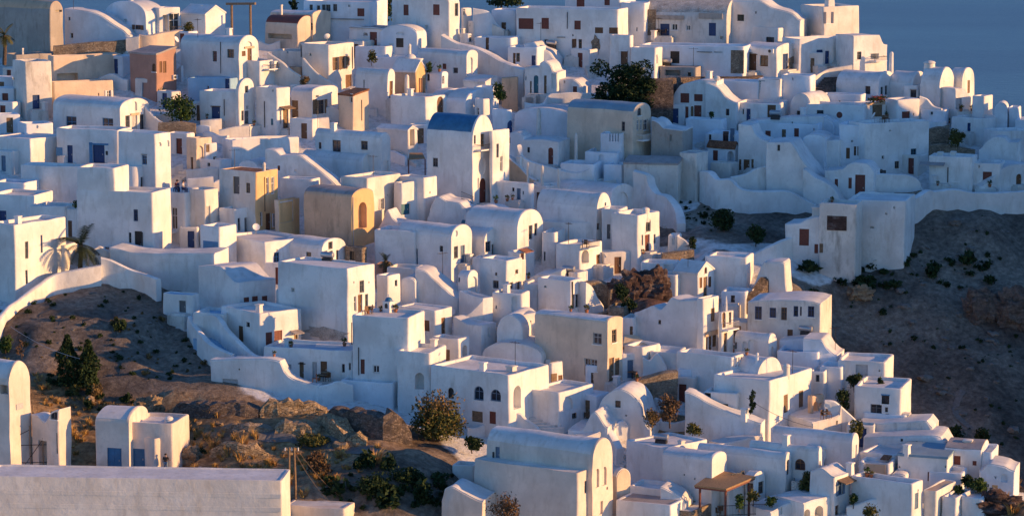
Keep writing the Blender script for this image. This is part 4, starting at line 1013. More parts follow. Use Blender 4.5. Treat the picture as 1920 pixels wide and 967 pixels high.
T.h('tan ruined house with arched ochre end and cracked walls', 735, 1085, 1248, 512, 860, 'bx', ap=440, mat='tan', emat='ochre', rmat='greyroof', win=[('ao', 1160, 632, 50, 170)], ext=[('pipe', 1090, 680, 6, 360, 'steel')], fac=False)
T.h('tall white house end beside the tan ruin arch', 1000, 1195, 1440, 365, 745, 'flat', win=[('p', 1300, 550, 20, 70, 'palegrey'), ('v', 1340, 488, 6, 8)], mat='white_warm')
T.h('white house with teal door at its right corner', 1380, 1440, 1560, 400, 690, 'flat', a=45, win=[('d', 1467, 590, 48, 70, 'teal')], mat='white')
T.h('white house with three doors in a low sunlit front', 118, 240, 402, 592, 760, 'flat', win=[('w', 265, 700, 15, 84, 'grey'), ('d', 320, 705, 28, 100, 'grey'), ('w', 365, 690, 20, 92, 'grey')], par=.25)
T.h('white store room with plank shutter beside ochre tower', 118, 330, None, 500, 600, 'flat', W=3, mat='white_warm', g=590)
T.h('long white house with wide pale roof terrace and straw screens', 140, 450, 775, 825, 1020, 'flat', a=48, par=.3, mat='white', win=[('v', 540, 888, 8, 16), ('w', 538, 945, 34, 80, 'sky_blue')])
T.h('white vault with stepped slit windows in its sunlit arch', 575, 865, 1036, 890, 1030, 'bx', ap=803, win=[('w', 768, 940, 30, 74, 'grey'), ('w', 927, 850, 26, 48, 'grey'), ('w', 892, 940, 18, 90, 'grey'), ('w', 932, 940, 20, 92, 'grey'), ('w', 978, 932, 14, 86, 'grey')])
T.h('small rubble hut with a dark window under white slab', 1030, 1160, 1198, 868, 985, 'flat', mat='rubble', par=.15, win=[('w', 1085, 925, 30, 60, 'dark')])
T.h('corner house with rusty eaves and shaded porch', 1265, 1490, 1560, 20, 160, 'gx', ap=-10, mat='white_warm', rmat='screed', win=[('o', 1520, 70, 34, 120)])
T.h('white cottage with round topped oven wall by the ochre tower', -60, 130, 215, 235, 340, 'flat', mat='white', win=[('w', 45, 265, 16, 22, 'grey')])
T.h('sunlit cream house with a blind arch above the ochre tower', -120, -45, 70, 75, 300, 'flat', mat='cream', win=[('an', -20, 180, 40, 90), ('d', -78, 255, 14, 78, 'wood')], a=45)
T.h('small white house with wooden shutter left of the long sunlit band', 10, 18, 110, 110, 280, 'flat', a=-28, mat='white', win=[('d', 95, 245, 22, 66, 'wood'), ('s', 38, 148, 20, 50, 'oldwood')], W=2.5)
T.w('tan and white terrace wall in front of the blind arch house', [(-120, 300, 350), (0, 290, 350), (110, 285, 345)], th=.4, mat='white_warm')
T.w('long roofside wall by the people terrace', [(-110, 365, 470), (0, 355, 470), (75, 345, 465)], th=.5, mat='white')
T.h('white house with two tall windows and a sunlit curved wall', -100, 20, 120, 450, 750, 'flat', win=[('d', 40, 650, 26, 150, 'palegrey')], mat='white_warm', g=760)
T.h('white dome roof beside the stair gable', 260, 400, None, 300, 340, 'by', a=15, ap=240, W=4, mat='white_blue', fac=False, g=420)
T.h('white steps and planter block under the glazed arch end', 990, 1180, None, 365, 470, 'flat', a=20, W=3, mat='white', g=480)
T.h('white rounded bulge by the tall white house end', 1255, 1480, None, 690, 800, 'py', a=15, W=3, mat='white', prof=[(1255, 740), (1300, 680), (1340, 600), (1380, 660), (1430, 690), (1480, 700)], g=790)
T.h('plain white house below the tan ruin beside a small palm', 1245, 1540, None, 750, 1000, 'flat', a=20, W=4, mat='white', g=960)
T.h('white house with blue tarpaulin corner', -20, 125, 190, 720, 1010, 'flat', W=3, mat='white', ext=[('patch', 60, 850, 110, 70, 'sky_blue')])

# ---- sheet 760,240
T = Tile(760, 240)
T.h('church with bright blue barrel roof, oval window and red door', 155, 490, 634, 100, 545, 'bx', ap=-88, cat='church', rmat='blue', win=[('w', 216, 250, 30, 58, 'grey'), ('w', 505, 85, 10, 56, 'grey'), ('d', 560, 90, 22, 84, 'oldwood'), ('rn', 557, 280, 44, 116), ('ad', 563, 452, 40, 158, 'redwood'), ('an', 530, 400, 10, 70)], ext=[('balcony', 560, 140, 110, 20, 'metal')], low=.1)
T.h('sunlit wing of the blue roofed church with a tall slit window', 622, 632, 712, 22, 540, 'flat', a=35, W=3.5, cat='house', win=[('w', 668, 165, 14, 90, 'grey'), ('w', 697, 260, 14, 100, 'paintwhite')], g=520)
T.h('white house behind a rustic porch with tall red posts', -70, 135, 236, 365, 660, 'flat', win=[('v', 178, 468, 8, 14)])
T.h('white smooth hump roof left of the church door', 160, 440, None, 640, 720, 'py', a=15, W=4, mat='white', prof=[(160, 660), (190, 560), (240, 500), (300, 530), (390, 545), (440, 590)], g=720)
T.h('low curved white house in front of the church with pale blue door', 615, 905, 946, 405, 580, 'flat', rnd=.9, win=[('w', 782, 447, 14, 26, 'wood'), ('d', 822, 478, 24, 72, 'slateblue'), ('w', 855, 470, 8, 22, 'grey')])
T.h('brown sloping gable wall behind the church wing', 715, 945, None, 300, 420, 'py', a=20, W=2, mat='tan', prof=[(715, 212), (800, 265), (945, 385)], g=420)
T.h('long white vault with two windows high in its sunlit arch', 430, 812, 994, 745, 960, 'bx', ap=596, win=[('w', 908, 755, 22, 90, 'grey'), ('w', 945, 735, 18, 80, 'grey')])
T.h('long low white double vault roof below the church steps', 420, 690, None, 665, 720, 'by', ap=582, a=12, W=5, fac=False, mat='white', g=800)
T.h('low lean-to with a teal roof between white vaults', 400, 575, 604, 720, 800, 'bx', ap=682, rmat='teal', fac=False, g=840)
T.h('white vault with a shop like door and balcony rail', 420, 575, 734, 830, 950, 'bx', ap=724, win=[('w', 596, 860, 34, 68, 'grey'), ('w', 640, 880, 24, 70, 'oldwood'), ('d', 678, 880, 14, 104, 'oldwood'), ('v', 650, 760, 6, 18)])
T.h('white vault with round window and two tall doors', -60, 335, 483, 810, 1030, 'bx', ap=708, win=[('rn', 371, 765, 20, 42), ('w', 367, 900, 24, 78, 'grey'), ('d', 415, 912, 26, 112, 'slateblue'), ('d', 70, 930, 36, 100, 'slateblue'), ('w', 260, 875, 20, 38, 'dark')])
T.h('great white vault over an open timber workshop', 950, 1385, 1492, 630, 830, 'bx', ap=472, win=[('w', 1450, 552, 10, 22, 'grey'), ('w', 1450, 590, 10, 26, 'grey'), ('w', 1392, 715, 16, 42, 'oldwood'), ('o', 1245, 778, 190, 76)], ext=[('patch', 1170, 775, 50, 70, 'oldwood'), ('patch', 1300, 770, 40, 60, 'palegrey')], W=None)
T.h('low white lean-to along the great vault', 985, 1360, None, 690, 720, 'flat', W=2, mat='white', g=830)
T.h('white terrace house with arched door under the timber workshop', 1090, 1265, 1432, 850, 1050, 'flat', win=[('ao', 1305, 932, 44, 86), ('d', 1400, 950, 24, 60, 'wood')], ext=[('balcony', 1320, 845, 80, 28, 'metal')])
T.h('small white house with terrace and pipe left of the timber workshop', 985, 1090, None, 760, 900, 'flat', a=25, W=4, win=[('w', 1010, 930, 10, 60, 'grey')], g=930)
T.h('shaded white house right of the great vault with tall window', 1420, 1560, None, 590, 880, 'flat', W=3, win=[('d', 1474, 752, 20, 96, 'grey')], g=860)
T.h('curved white house with brown arched door in the shade', 820, 1110, None, 100, 290, 'py', a=15, W=5, prof=[(820, 110), (860, 88), (1000, 88), (1110, 108)], win=[('w', 893, 160, 15, 36, 'grey'), ('ad', 1053, 203, 30, 108, 'redwood')], rmat='screed')
T.w('long white wall swooping below the brown arched door', [(825, 120, 330, 360), (850, 200, 330, 370), (950, 250, 340, 380), (1100, 290, 350, 385), (1260, 320, 390, 400), (1370, 262, 390, 400)], th=.6)
T.h('small white terrace house below the broken rock face', 1120, 1370, None, 265, 400, 'flat', a=15, W=4, mat='white_blue', g=410)
T.h('low sunlit white house with slim chimneys and pale roof', 985, 990, 1245, 400, 470, 'flat', a=-28, W=4, win=[('v', 1050, 422, 10, 26)], chim=[(1113, 292, 130, .35)])
T.h('low white house front lit beside slim chimneys', 1260, 1370, 1560, 395, 470, 'flat', a=45, W=4, mat='white_warm')
T.h('small white cubes above the swooping wall', 720, 860, None, 60, 180, 'py', a=15, W=3, mat='white_blue', prof=[(720, 75), (770, 35), (810, 30), (860, 60)], win=[('w', 742, 90, 30, 40, 'sky_blue')], g=260)
T.h('broken rock and white ledge house under the slate blue roof', 1300, 1540, None, 180, 330, 'flat', a=15, W=4, mat='white_blue', win=[('an', 1420, 215, 30, 40)], g=330)
T.h('white house with small tiled awning and flower pot', 740, 830, 885, 900, 1040, 'flat', W=3, win=[('w', 850, 930, 20, 40, 'redwood')], ext=[('canopy', 855, 880, 60, 20, 'clay')])
T.h('low white terrace block under the round window vault', 480, 740, None, 950, 1040, 'flat', W=3, mat='white', g=1040)

# ---- sheet 1140,240
T = Tile(1140, 240)
T.h('white cubic house at the foot of the slate blue roofed house', -40, 100, 192, 270, 410, 'flat', a=30, mat='white_blue', win=[('w', 142, 340, 16, 22, 'dark')])
T.h('white balustraded terrace beside the slate blue roofed house', -60, 100, None, 40, 250, 'flat', a=15, W=2, mat='white_blue', win=[('n', 15, 65, 8, 60), ('n', 35, 65, 8, 60), ('n', 55, 65, 8, 60), ('n', 75, 65, 8, 60)], g=300)
T.w('big white retaining wall sliding down the ravine edge', [(195, 305, 560, 500), (290, 335, 600, 520), (315, 400, 640, 540), (365, 465, 680, 570), (440, 490, 700, 600), (515, 590, 730, 650), (530, 690, 760, 700)], th=1.0, ground=2)
T.h('blank weathered white block with a grey hipped roof', 110, 505, None, 265, 470, 'gx', a=25, W=4.5, ap=215, mat='white_worn', rmat='greyroof')
T.h('tall blank tan tower with sheet roof above the ravine', 510, 640, 728, 185, 450, 'flat', mat='white_worn', rmat='greyroof', par=.12, win=[('v', 515, 212, 8, 18)])
T.h('little pavilion with tiled roof, red window and blue arch', 718, 918, 950, 152, 262, 'gx', ap=108, mat='white_blue', rmat='tiles', win=[('s', 778, 200, 28, 66, 'redwood'), ('ao', 890, 215, 40, 84)])
T.h('white terrace base carrying the tiled pavilion', 735, 882, 952, 258, 375, 'flat', mat='white_worn', par=.5)
T.h('white house with dark door above the tiled pavilion', 700, 936, None, 45, 140, 'flat', a=20, W=4, mat='white_blue', win=[('w', 853, 62, 34, 66, 'redwood'), ('d', 900, 58, 26, 96, 'slateblue'), ('w', 740, 67, 14, 34, 'dark')], g=170)
T.h('white house with three small doors under a swooping parapet', 940, 1150, None, 20, 320, 'py', a=15, W=4, prof=[(940, -20), (1035, -15), (1060, 40), (1100, 80), (1150, 96)], win=[('d', 958, 268, 14, 70, 'wood'), ('d', 1005, 268, 36, 70, 'wood'), ('d', 1048, 258, 14, 56, 'oldwood')])
T.h('long white house with brown windows above the swooping parapet', 1040, 1520, None, -25, 110, 'flat', a=12, W=4, mat='white_blue', win=[('s', 1160, 42, 32, 38, 'redwood'), ('d', 1275, 45, 25, 60, 'oldwood'), ('s', 1367, 37, 28, 60, 'redwood'), ('v', 1493, 12, 8, 16)], g=130)
T.h('huge plain white house sloping down right with one slit window', 1146, 1545, None, 300, 520, 'py', a=18, W=6, mat='white', prof=[(1146, 105), (1310, 106), (1350, 150), (1390, 215), (1450, 290), (1545, 400)], win=[('w', 1238, 145, 16, 40, 'dark')])
T.h('smooth white hump roof right of the huge plain house', 1410, 1570, None, 90, 250, 'by', a=12, ap=50, W=5, mat='white_blue', fac=False, g=330)
T.w('curving white retaining wall along the top of the dark slope', [(690, 308, 450, 440), (740, 310, 480, 470), (800, 365, 530, 500), (890, 368, 545, 520), (960, 430, 550, 535), (1080, 455, 556, 540), (1280, 452, 558, 545), (1380, 490, 560, 550), (1510, 550, 570, 560)], th=1.0, ground=2)
T.w('white terrace wall rising beside the pavilion base', [(890, 350, 440, 470), (1000, 330, 440, 460), (1060, 300, 440, 450), (1140, 276, 440, 440)], th=.5)
T.h('white chapel house with arched window and red door in full sun', 18, 215, 376, 632, 955, 'flat', cat='chapel', win=[('aw', 293, 703, 28, 84, 'grey'), ('d', 285, 832, 28, 106, 'redwood'), ('w', 250, 812, 9, 68, 'grey'), ('w', 338, 803, 12, 60, 'grey')], chim=[(285, 575, 60, .9, 'r')], par=.5)
T.h('white barrel vault with a deep arched recess in its sunlit end', -380, 25, 188, 500, 600, 'bx', ap=413, a=40, win=[('an', 100, 522, 96, 116)])
T.h('tiny white hut with a niche beside the ravine steps', 430, 505, None, 778, 890, 'flat', a=15, W=2, win=[('n', 475, 812, 20, 60)], mat='white')
T.w('white sloping wall behind the tiny niche hut', [(500, 780, 890), (560, 810, 890), (610, 860, 900)], th=.5)
T.w('rubble wall in sun at the foot of the chapel house', [(390, 905, 960), (470, 895, 955), (620, 875, 940)], mat='rubble', th=.8)
T.h('white house with rust door and shutter at the ravine head', 1282, 1535, None, 720, 930, 'py', a=15, W=5, prof=[(1282, 700), (1380, 692), (1450, 662), (1535, 650)], win=[('s', 1422, 792, 58, 108, 'redwood'), ('s', 1510, 875, 22, 60, 'redwood')], chim=[(1513, 568, 90, .9)])
T.w('white stepped wall climbing to the rust door house', [(1000, 940, 975), (1110, 880, 965), (1220, 825, 950), (1320, 795, 900)], th=.6)
T.h('plain white wall house at the bottom of the ravine', 700, 1010, None, 940, 1180, 'flat', a=15, W=3, mat='white', g=1150)

# ---- sheet 1520,240
T = Tile(1520, 240)
T.h('white humped wall above the dark slope at the ravine head', -60, 235, None, 470, 580, 'py', a=15, W=2.5, mat='white', prof=[(-60, 300), (20, 360), (110, 400), (180, 460), (235, 545)])
T.h('white house with tall rust red door and two small shutters', 100, 455, None, 320, 540, 'py', a=15, W=4, prof=[(100, 312), (225, 302), (270, 266), (330, 252), (400, 258), (435, 290), (455, 320)], win=[('s', 186, 402, 20, 58, 'redwood'), ('s', 286, 400, 20, 70, 'redwood'), ('d', 358, 430, 60, 162, 'redwood')])
T.w('long curved white parapet right of the tall red door', [(455, 328, 490), (600, 330, 492), (700, 338, 492), (765, 365, 490), (798, 420, 480), (840, 470, 485)], th=.5)
T.h('white house with three narrow brown windows in blue shade', 200, 400, None, -20, 300, 'flat', a=15, W=5, mat='white_blue', win=[('s', 270, 184, 22, 70, 'wood'), ('w', 321, 168, 14, 60, 'wood'), ('w', 350, 168, 20, 60, 'wood'), ('v', 300, 96, 12, 14)])
T.h('pale hump house left of three narrow brown windows', -60, 205, None, 110, 300, 'py', a=15, W=5, mat='white', prof=[(-60, 100), (60, 70), (130, 90), (205, 92)])
T.st('dark worn steps between brown windows and teal window', (535, 320), (400, 230), 2.0, 8, mat='rubble_dark', yaw=70)
T.h('tall white house catching sun at its top with a teal window', 388, 395, 856, -30, 330, 'flat', a=-24, W=4, win=[('w', 746, 222, 34, 128, 'teal'), ('w', 626, 268, 26, 48, 'oldwood'), ('w', 524, 213, 14, 24, 'paintwhite'), ('v', 575, 20, 8, 10)])
T.h('shaded white house with wooden door, blue window and sheet canopy', 850, 1170, None, 212, 450, 'flat', a=12, W=4, win=[('d', 880, 375, 56, 120, 'oldwood'), ('d', 950, 348, 44, 90, 'wood'), ('w', 1050, 347, 40, 76, 'bluedoor'), ('v', 1100, 262, 22, 26)], ext=[('canopy', 885, 252, 180, 30, 'greyroof'), ('pipe', 995, 340, 4, 110, 'metal')], chim=[(940, 172, 40, .6), (1035, 168, 40, .6)])
T.h('white house with rust door beside an outside stair', 1170, 1375, None, 260, 440, 'flat', a=12, W=4, win=[('d', 1280, 370, 54, 94, 'redwood'), ('v', 1222, 280, 8, 20)])
T.h('white stair house at the right edge with arched wooden door', 1230, 1237, 1600, 300, 460, 'py', a=-25, W=4, prof=[(1237, 425), (1310, 370), (1390, 300), (1450, 275), (1600, 262)], win=[('ad', 1510, 370, 32, 66, 'wood')])
T.h('white shouldered house catching a sliver of sun by the bush', 1215, 1500, None, 100, 240, 'py', a=15, W=4, mat='white', prof=[(1215, 160), (1275, 105), (1345, 68), (1400, 72), (1440, 108), (1500, 104)])
T.h('white house with flat sunlit slab roof at the right edge', 1365, 1370, 1600, 25, 120, 'flat', a=-20, W=4, mat='white', g=180)
T.w('sunlit and shaded rubble wall next to the round green bush', [(850, 10, 110, 130), (930, -10, 110, 130), (1000, 0, 110, 130)], mat='rubble', th=.8)
T.w('ruined rubble wall behind the sheet canopy house', [(858, 120, 200, 190), (960, 110, 195, 190), (1090, 140, 200, 190), (1190, 150, 200, 190)], mat='rubble', th=.6)
T.w('long white parapet wall along the top of the dark hillside', [(680, 525, 665, 640), (760, 495, 640, 615), (835, 448, 590, 580), (885, 455, 560, 560), (1000, 440, 556, 556), (1080, 442, 556, 556), (1200, 462, 556, 552), (1400, 462, 545, 545), (1560, 448, 530, 535)], th=.8, ground=2)
T.h('great white bastion block above the dark hillside', 265, 680, None, 530, 885, 'flat', a=15, W=7, mat='white', win=[('v', 445, 720, 24, 14), ('v', 548, 622, 14, 14), ('v', 605, 578, 6, 14)], par=.2, ground=2, low=.2)
T.h('white corner tower with reddish stone recess', 55, 325, None, 555, 980, 'flat', a=15, W=4, mat='white_worn', ext=[('patch', 190, 690, 140, 110, 'redrock')], win=[('s', 40, 870, 22, 60, 'oldwood')], ground=2, low=.2)
T.w('heap of loose rubble under the tall red door', [(410, 490, 525), (480, 465, 525), (590, 480, 525)], mat='rubble', th=1.4)
T.w('second heap of rubble beside the curved parapet', [(605, 465, 520), (700, 470, 520), (800, 450, 500)], mat='rubble', th=1.2)
# ---- sheet 0,480: left, bare slope
T = Tile(0, 480)
T.w('white boundary wall along the left side of the bare slope', [(-25, 480, 580), (10, 420, 450), (60, 365, 410), (150, 300, 340), (260, 215, 270), (360, 145, 215), (450, 112, 200), (600, 85, 192), (735, 62, 178)], th=.6, ground=2)
T.w('white swooping wall along the upper right of the bare slope', [(735, 0, 165), (800, 20, 165), (880, 62, 172), (1000, 108, 190), (1100, 140, 240), (1150, 160, 270)], th=.6, ground=2)
T.h('low white hut with one dark door right of the bare slope', 1180, 1400, 1452, 282, 420, 'flat', a=25, win=[('d', 1322, 365, 40, 76, 'grey'), ('v', 1460, 295, 1, 1)], rmat='shade_blue', par=.15)
T.w('white wall curving down the right side of the bare slope', [(1380, 425, 500), (1420, 500, 580), (1480, 575, 650), (1560, 660, 720)], th=.6, ground=2)
T.h('white stepped terrace block by the bare slope', 1400, 1620, None, 420, 600, 'flat', a=20, W=4, mat='white', rmat='shade_blue', g=600)
T.h('wide blue shaded white house above the swooping wall', 800, 1560, None, -10, 250, 'py', a=20, W=4, mat='white', prof=[(800, -60), (1000, -20), (1150, -15), (1560, -20)], g=200)
T.h('plain white terrace block behind the palm', 330, 480, None, -80, 140, 'flat', a=20, W=3, mat='white', win=[('o', 325, 115, 40, 40)], g=110)

# ---- sheet 380,480
T = Tile(380, 480)
T.h('white house with three rust shutters and a curved flank', -30, 262, 530, 195, 420, 'py', a=50, W=None, prof=[(-30, 75), (120, 78), (190, 150), (225, 185), (262, 195)], win=[('s', 318, 352, 32, 96, 'redwood'), ('s', 380, 345, 34, 98, 'redwood'), ('s', 450, 338, 32, 90, 'redwood')])
T.h('white stair block right of the three rust shutters', 530, 600, 645, 250, 420, 'flat', a=50, mat='white')
T.h('white house with two rust shutters and canopied door', 130, 412, 722, 418, 715, 'flat', a=50, win=[('s', 278, 562, 26, 100, 'wood'), ('w', 330, 495, 20, 30, 'dark'), ('s', 480, 600, 38, 88, 'redwood'), ('s', 548, 588, 48, 90, 'redwood'), ('d', 677, 608, 22, 124, 'oldwood')], ext=[('canopy', 668, 540, 70, 20, 'greyroof')])
T.h('tall blank white house with sunlit end and stained stone foot', 545, 1055, 1256, 92, 645, 'flat', win=[('w', 1155, 220, 28, 78, 'grey'), ('w', 1107, 345, 14, 100, 'paintwhite'), ('d', 1142, 345, 26, 120, 'wood'), ('w', 1188, 330, 18, 100, 'grey'), ('v', 1095, 190, 6, 14), ('v', 1207, 190, 6, 14), ('v', 655, 245, 20, 26)], ext=[('rockpatch', 900, 560, 300, 140, 'rubble_white')], par=.2)
T.h('white house with one small window beside the blue domed shrine', 1255, 1342, 1440, 145, 400, 'flat', a=40, win=[('w', 1402, 195, 16, 40, 'grey')])
T.h('terracotta box planter house beside the small palm', 1250, 1325, None, 62, 135, 'flat', a=20, W=2, mat='rose', par=.12)
T.h('low white house with wooden slats behind the shrine', 1330, 1540, None, 90, 150, 'flat', a=20, W=3, mat='white_warm', g=200)
T.h('small white vaulted room right of the blue domed shrine', 1440, 1545, None, 190, 335, 'by', a=20, ap=155, W=3, mat='white', fac=False)
T.h('white house with curved front and four doors on a terrace', 440, 1088, None, 690, 905, 'flat', a=12, W=5, win=[('d', 618, 835, 40, 94, 'palegrey'), ('d', 717, 840, 26, 130, 'oldwood'), ('d', 812, 830, 28, 114, 'palegrey'), ('d', 878, 820, 40, 104, 'wood'), ('w', 1020, 812, 18, 56, 'grey'), ('w', 1067, 800, 12, 46, 'grey')], ext=[('ledge', 720, 778, 50, 8, 'metal')], rmat='shade_blue', par=.3)
T.h('broad white retaining house with a garage door at the valley edge', 60, 830, None, 760, 1015, 'py', a=10, W=1.5, prof=[(60, 755), (250, 745), (450, 745), (560, 765), (600, 850), (680, 905), (830, 940)], win=[('d', 200, 955, 90, 116, 'palegrey'), ('v', 265, 820, 8, 8)])
T.w('white sloping wall left of the garage wall', [(-20, 540, 660), (60, 620, 740), (140, 675, 780), (220, 705, 800)], th=.6, ground=2)
T.w('second white sloping wall above the blue stairs', [(-20, 420, 560), (110, 425, 600), (190, 530, 670), (300, 640, 740), (380, 710, 780), (470, 745, 790)], th=.6)
T.st('blue shaded stairs between two white sloping walls', (200, 745), (20, 590), 2.6, 12, mat='shade_blue', yaw=20)  # blue shade on the steps is painted by their colour
T.h('big white house with a narrow rust window over the valley', 1085, 1500, None, 448, 985, 'flat', a=20, W=5, win=[('s', 1160, 800, 24, 94, 'redwood'), ('w', 1258, 818, 40, 50, 'paintwhite')], mat='white', ext=[('pipe', 1082, 560, 5, 160, 'metal'), ('pipe', 1132, 760, 4, 200, 'metal')])
T.h('white roof room with small brown window over the valley house', 1310, 1540, None, 430, 560, 'flat', a=20, W=4, win=[('w', 1408, 512, 20, 62, 'wood')], g=620, ext=[('pipe', 1460, 510, 4, 100, 'metal')])
T.h('white low annex by the valley edge in deep shade', 1000, 1380, None, 920, 1010, 'flat', a=15, W=4, mat='white_blue', rmat='shade_blue')
T.w('thin white rim wall at the valley edge', [(800, 950, 1000), (900, 925, 1000), (990, 900, 995), (1090, 935, 1000)], th=.4)

# ---- sheet 760,480
T = Tile(760, 480)
T.h('white gable wall running down to the right with hanging pipes', 70, 380, None, 280, 360, 'py', a=20, W=3.5, prof=[(70, 95), (130, 108), (200, 165), (290, 240), (380, 310)], rmat='screed')
T.h('small white porch vault with a big sunlit arch', 380, 455, 535, 180, 320, 'bx', a=40, ap=108, win=[('an', 497, 215, 40, 120), ('w', 384, 165, 10, 40, 'wood')])
T.h('square white tower house with five small windows', 535, 733, 850, 32, 305, 'flat', win=[('w', 655, 205, 34, 52, 'grey'), ('w', 657, 130, 12, 20, 'wood'), ('w', 808, 112, 18, 28, 'oldwood'), ('w', 768, 230, 22, 72, 'grey'), ('w', 822, 222, 16, 70, 'oldwood'), ('v', 804, 220, 8, 60)])
T.h('white box house with shuttered window and brown corner door', -60, 220, 345, 395, 610, 'flat', win=[('s', 138, 502, 60, 70, 'wood'), ('d', 278, 525, 24, 142, 'wood')], par=.15)
T.h('white box below with one shutter and an arched porch', 190, 385, 472, 602, 800, 'flat', win=[('s', 297, 718, 40, 74, 'oldwood'), ('ao', 430, 705, 30, 108)])
T.h('white house with a tall blind arch and teal garage door', 385, 560, 640, 300, 520, 'flat', a=60, W=None, win=[('d', 592, 433, 50, 134, 'teal'), ('v', 660, 370, 6, 20)], mat='white')
T.h('shaded white wall house with tall blind arch', 625, 848, None, 275, 490, 'flat', a=20, W=3, win=[('an', 790, 362, 34, 130), ('v', 660, 370, 8, 22)])
T.w('curved sunlit wall leading to the teal garage door', [(385, 430, 510), (450, 415, 515), (510, 365, 515), (562, 312, 515)], th=.4, mat='white_warm')
T.h('low white terrace house with satellite dish', 345, 555, 660, 505, 640, 'py', prof=[(345, 440), (400, 470), (470, 500), (555, 508)], win=[('n', 605, 550, 14, 60)])
T.h('smooth white mound roof like drifted snow', 660, 850, None, 560, 690, 'by', a=25, ap=430, W=6, fac=False, mat='white', g=700)
T.h('second smooth white mound roof beside the yellowish house', 560, 990, None, 740, 800, 'by', a=15, ap=630, W=5, fac=False, mat='white', g=800)
T.h('sunlit white wall block above the mound roofs', 760, 768, 960, 500, 600, 'py', a=-28, W=2, prof=[(768, 520), (800, 460), (850, 430), (960, 410)], win=[('v', 905, 500, 18, 60), ('v', 845, 510, 8, 30)], g=640)
T.st('white outside stair along the yellowish house', (1060, 760), (960, 590), 1.4, 9, yaw=30)
T.h('front white house with arched windows and a sunlit arched entry', 180, 750, 1045, 862, 1290, 'flat', win=[('ad', 330, 992, 36, 72, 'dark'), ('aw', 532, 992, 58, 90, 'slateblue'), ('aw', 655, 1007, 62, 76, 'slateblue'), ('s', 523, 1162, 64, 70, 'oldwood'), ('s', 634, 1170, 38, 80, 'redwood'), ('ao', 812, 1022, 46, 150)], par=.35, chim=[(770, 790, 60, .8)])
T.h('sunlit small room with weathered sign board', 1040, 1055, 1148, 775, 930, 'flat', a=55, W=None, win=[('s', 1125, 895, 26, 60, 'wood')], ext=[('plaque', 1078, 885, 40, 64, 'oldwood')])
T.h('low white house between front arches and valley house', -60, 185, None, 700, 1100, 'flat', a=20, W=5, win=[('ao', 103, 905, 56, 108)], mat='white', g=1060)
T.h('yellowish rendered house with four framed windows and vaulted roof', 935, 1465, 1575, 485, 905, 'bx', ap=446, mat='cream', win=[('w', 1392, 598, 52, 74, 'palegrey'), ('w', 1320, 802, 36, 112, 'palegrey'), ('w', 1367, 790, 40, 78, 'palegrey'), ('w', 1515, 578, 28, 84, 'oldwood'), ('d', 1495, 820, 30, 150, 'oldwood'), ('s', 1535, 800, 26, 110, 'oldwood')], fac=True)
T.h('white cubic house with two tall sunlit windows and a buttress', 955, 1200, 1290, 180, 440, 'flat', win=[('w', 1217, 330, 18, 96, 'grey'), ('w', 1244, 322, 20, 84, 'grey'), ('v', 1015, 222, 14, 14)], ext=[('pipe', 1210, 240, 4, 110, 'metal')])
T.w('curved white buttress next to the two tall sunlit windows', [(1285, 175, 420), (1330, 205, 405), (1380, 280, 395), (1435, 365, 395)], th=1.2, mat='white')
T.w('sunlit rubble wall beside the curved buttress', [(1300, 180, 330, 340), (1400, 172, 330, 330), (1470, 200, 340, 330)], mat='rubble', th=1)
T.h('rubble gate pillar beside the white buttress', 1466, 1500, None, 245, 370, 'flat', a=15, W=.9, mat='rubble', cat='pillar', par=.1)
T.w('rubble wall of the terrace behind the yellowish house', [(1370, 430, 520, 440), (1450, 400, 520, 430), (1560, 370, 500, 420)], mat='rubble', th=.8)
T.h('low white house with tan roof edge behind two tall sunlit windows', 850, 960, None, 205, 360, 'flat', a=20, W=4, mat='white', g=350)
T.h('long white roof terrace with pots below the great vault', 850, 1130, None, 130, 230, 'py', a=20, W=4, prof=[(850, 190), (950, 140), (1040, 130), (1130, 110)], mat='white_warm', g=260)
T.h('white stepped roofs under the timber workshop terrace', 1120, 1250, 1330, 120, 200, 'flat', a=40, W=None, mat='white', win=[('v', 1178, 135, 10, 14)], g=230)

# ---- sheet 1140,480
T = Tile(1140, 480)
T.h('small gabled chapel house with a door between two shutters', 470, 652, 772, 132, 300, 'gx', ap=46, rmat='screed', cat='chapel', win=[('aw', 710, 102, 16, 42, 'wood'), ('s', 673, 193, 16, 68, 'wood'), ('d', 707, 222, 24, 128, 'oldwood'), ('s', 739, 187, 16, 68, 'wood')])
T.h('low white house left of the gabled chapel', 355, 500, None, 140, 300, 'flat', a=20, W=3, win=[('v', 445, 155, 10, 24)], mat='white')
T.h('white roof room with two little windows near the gabled chapel', 230, 478, None, 55, 150, 'flat', a=20, W=3, win=[('n', 425, 85, 30, 40), ('w', 360, 122, 18, 30, 'dark')], mat='white', g=190)
T.h('great white house with wavy parapet and porch in the sun', 188, 690, 802, 320, 700, 'py', W=None, prof=[(188, 412), (270, 385), (320, 362), (370, 390), (410, 360), (460, 300), (520, 318), (690, 325)], win=[('w', 374, 478, 16, 28, 'oldwood')])
T.h('sunlit end room with wooden shuttered window and columned porch', 640, 690, 802, 308, 735, 'flat', a=38, W=None, win=[('s', 760, 425, 22, 86, 'oldwood'), ('w', 718, 635, 14, 96, 'oldwood'), ('d', 742, 650, 20, 154, 'wood'), ('s', 770, 612, 22, 78, 'oldwood')], ext=[('ledge', 745, 558, 90, 12, 'tan')], g=735)
T.h('domed white turret with railing around its balcony', 800, 822, 912, 410, 735, 'dome', a=40, ap=285, mat='white_warm', win=[('ad', 842, 462, 18, 100, 'wood'), ('w', 885, 450, 14, 80, 'oldwood'), ('d', 850, 640, 20, 150, 'oldwood')], ext=[('balcony', 860, 505, 80, 34, 'steel')], g=730)
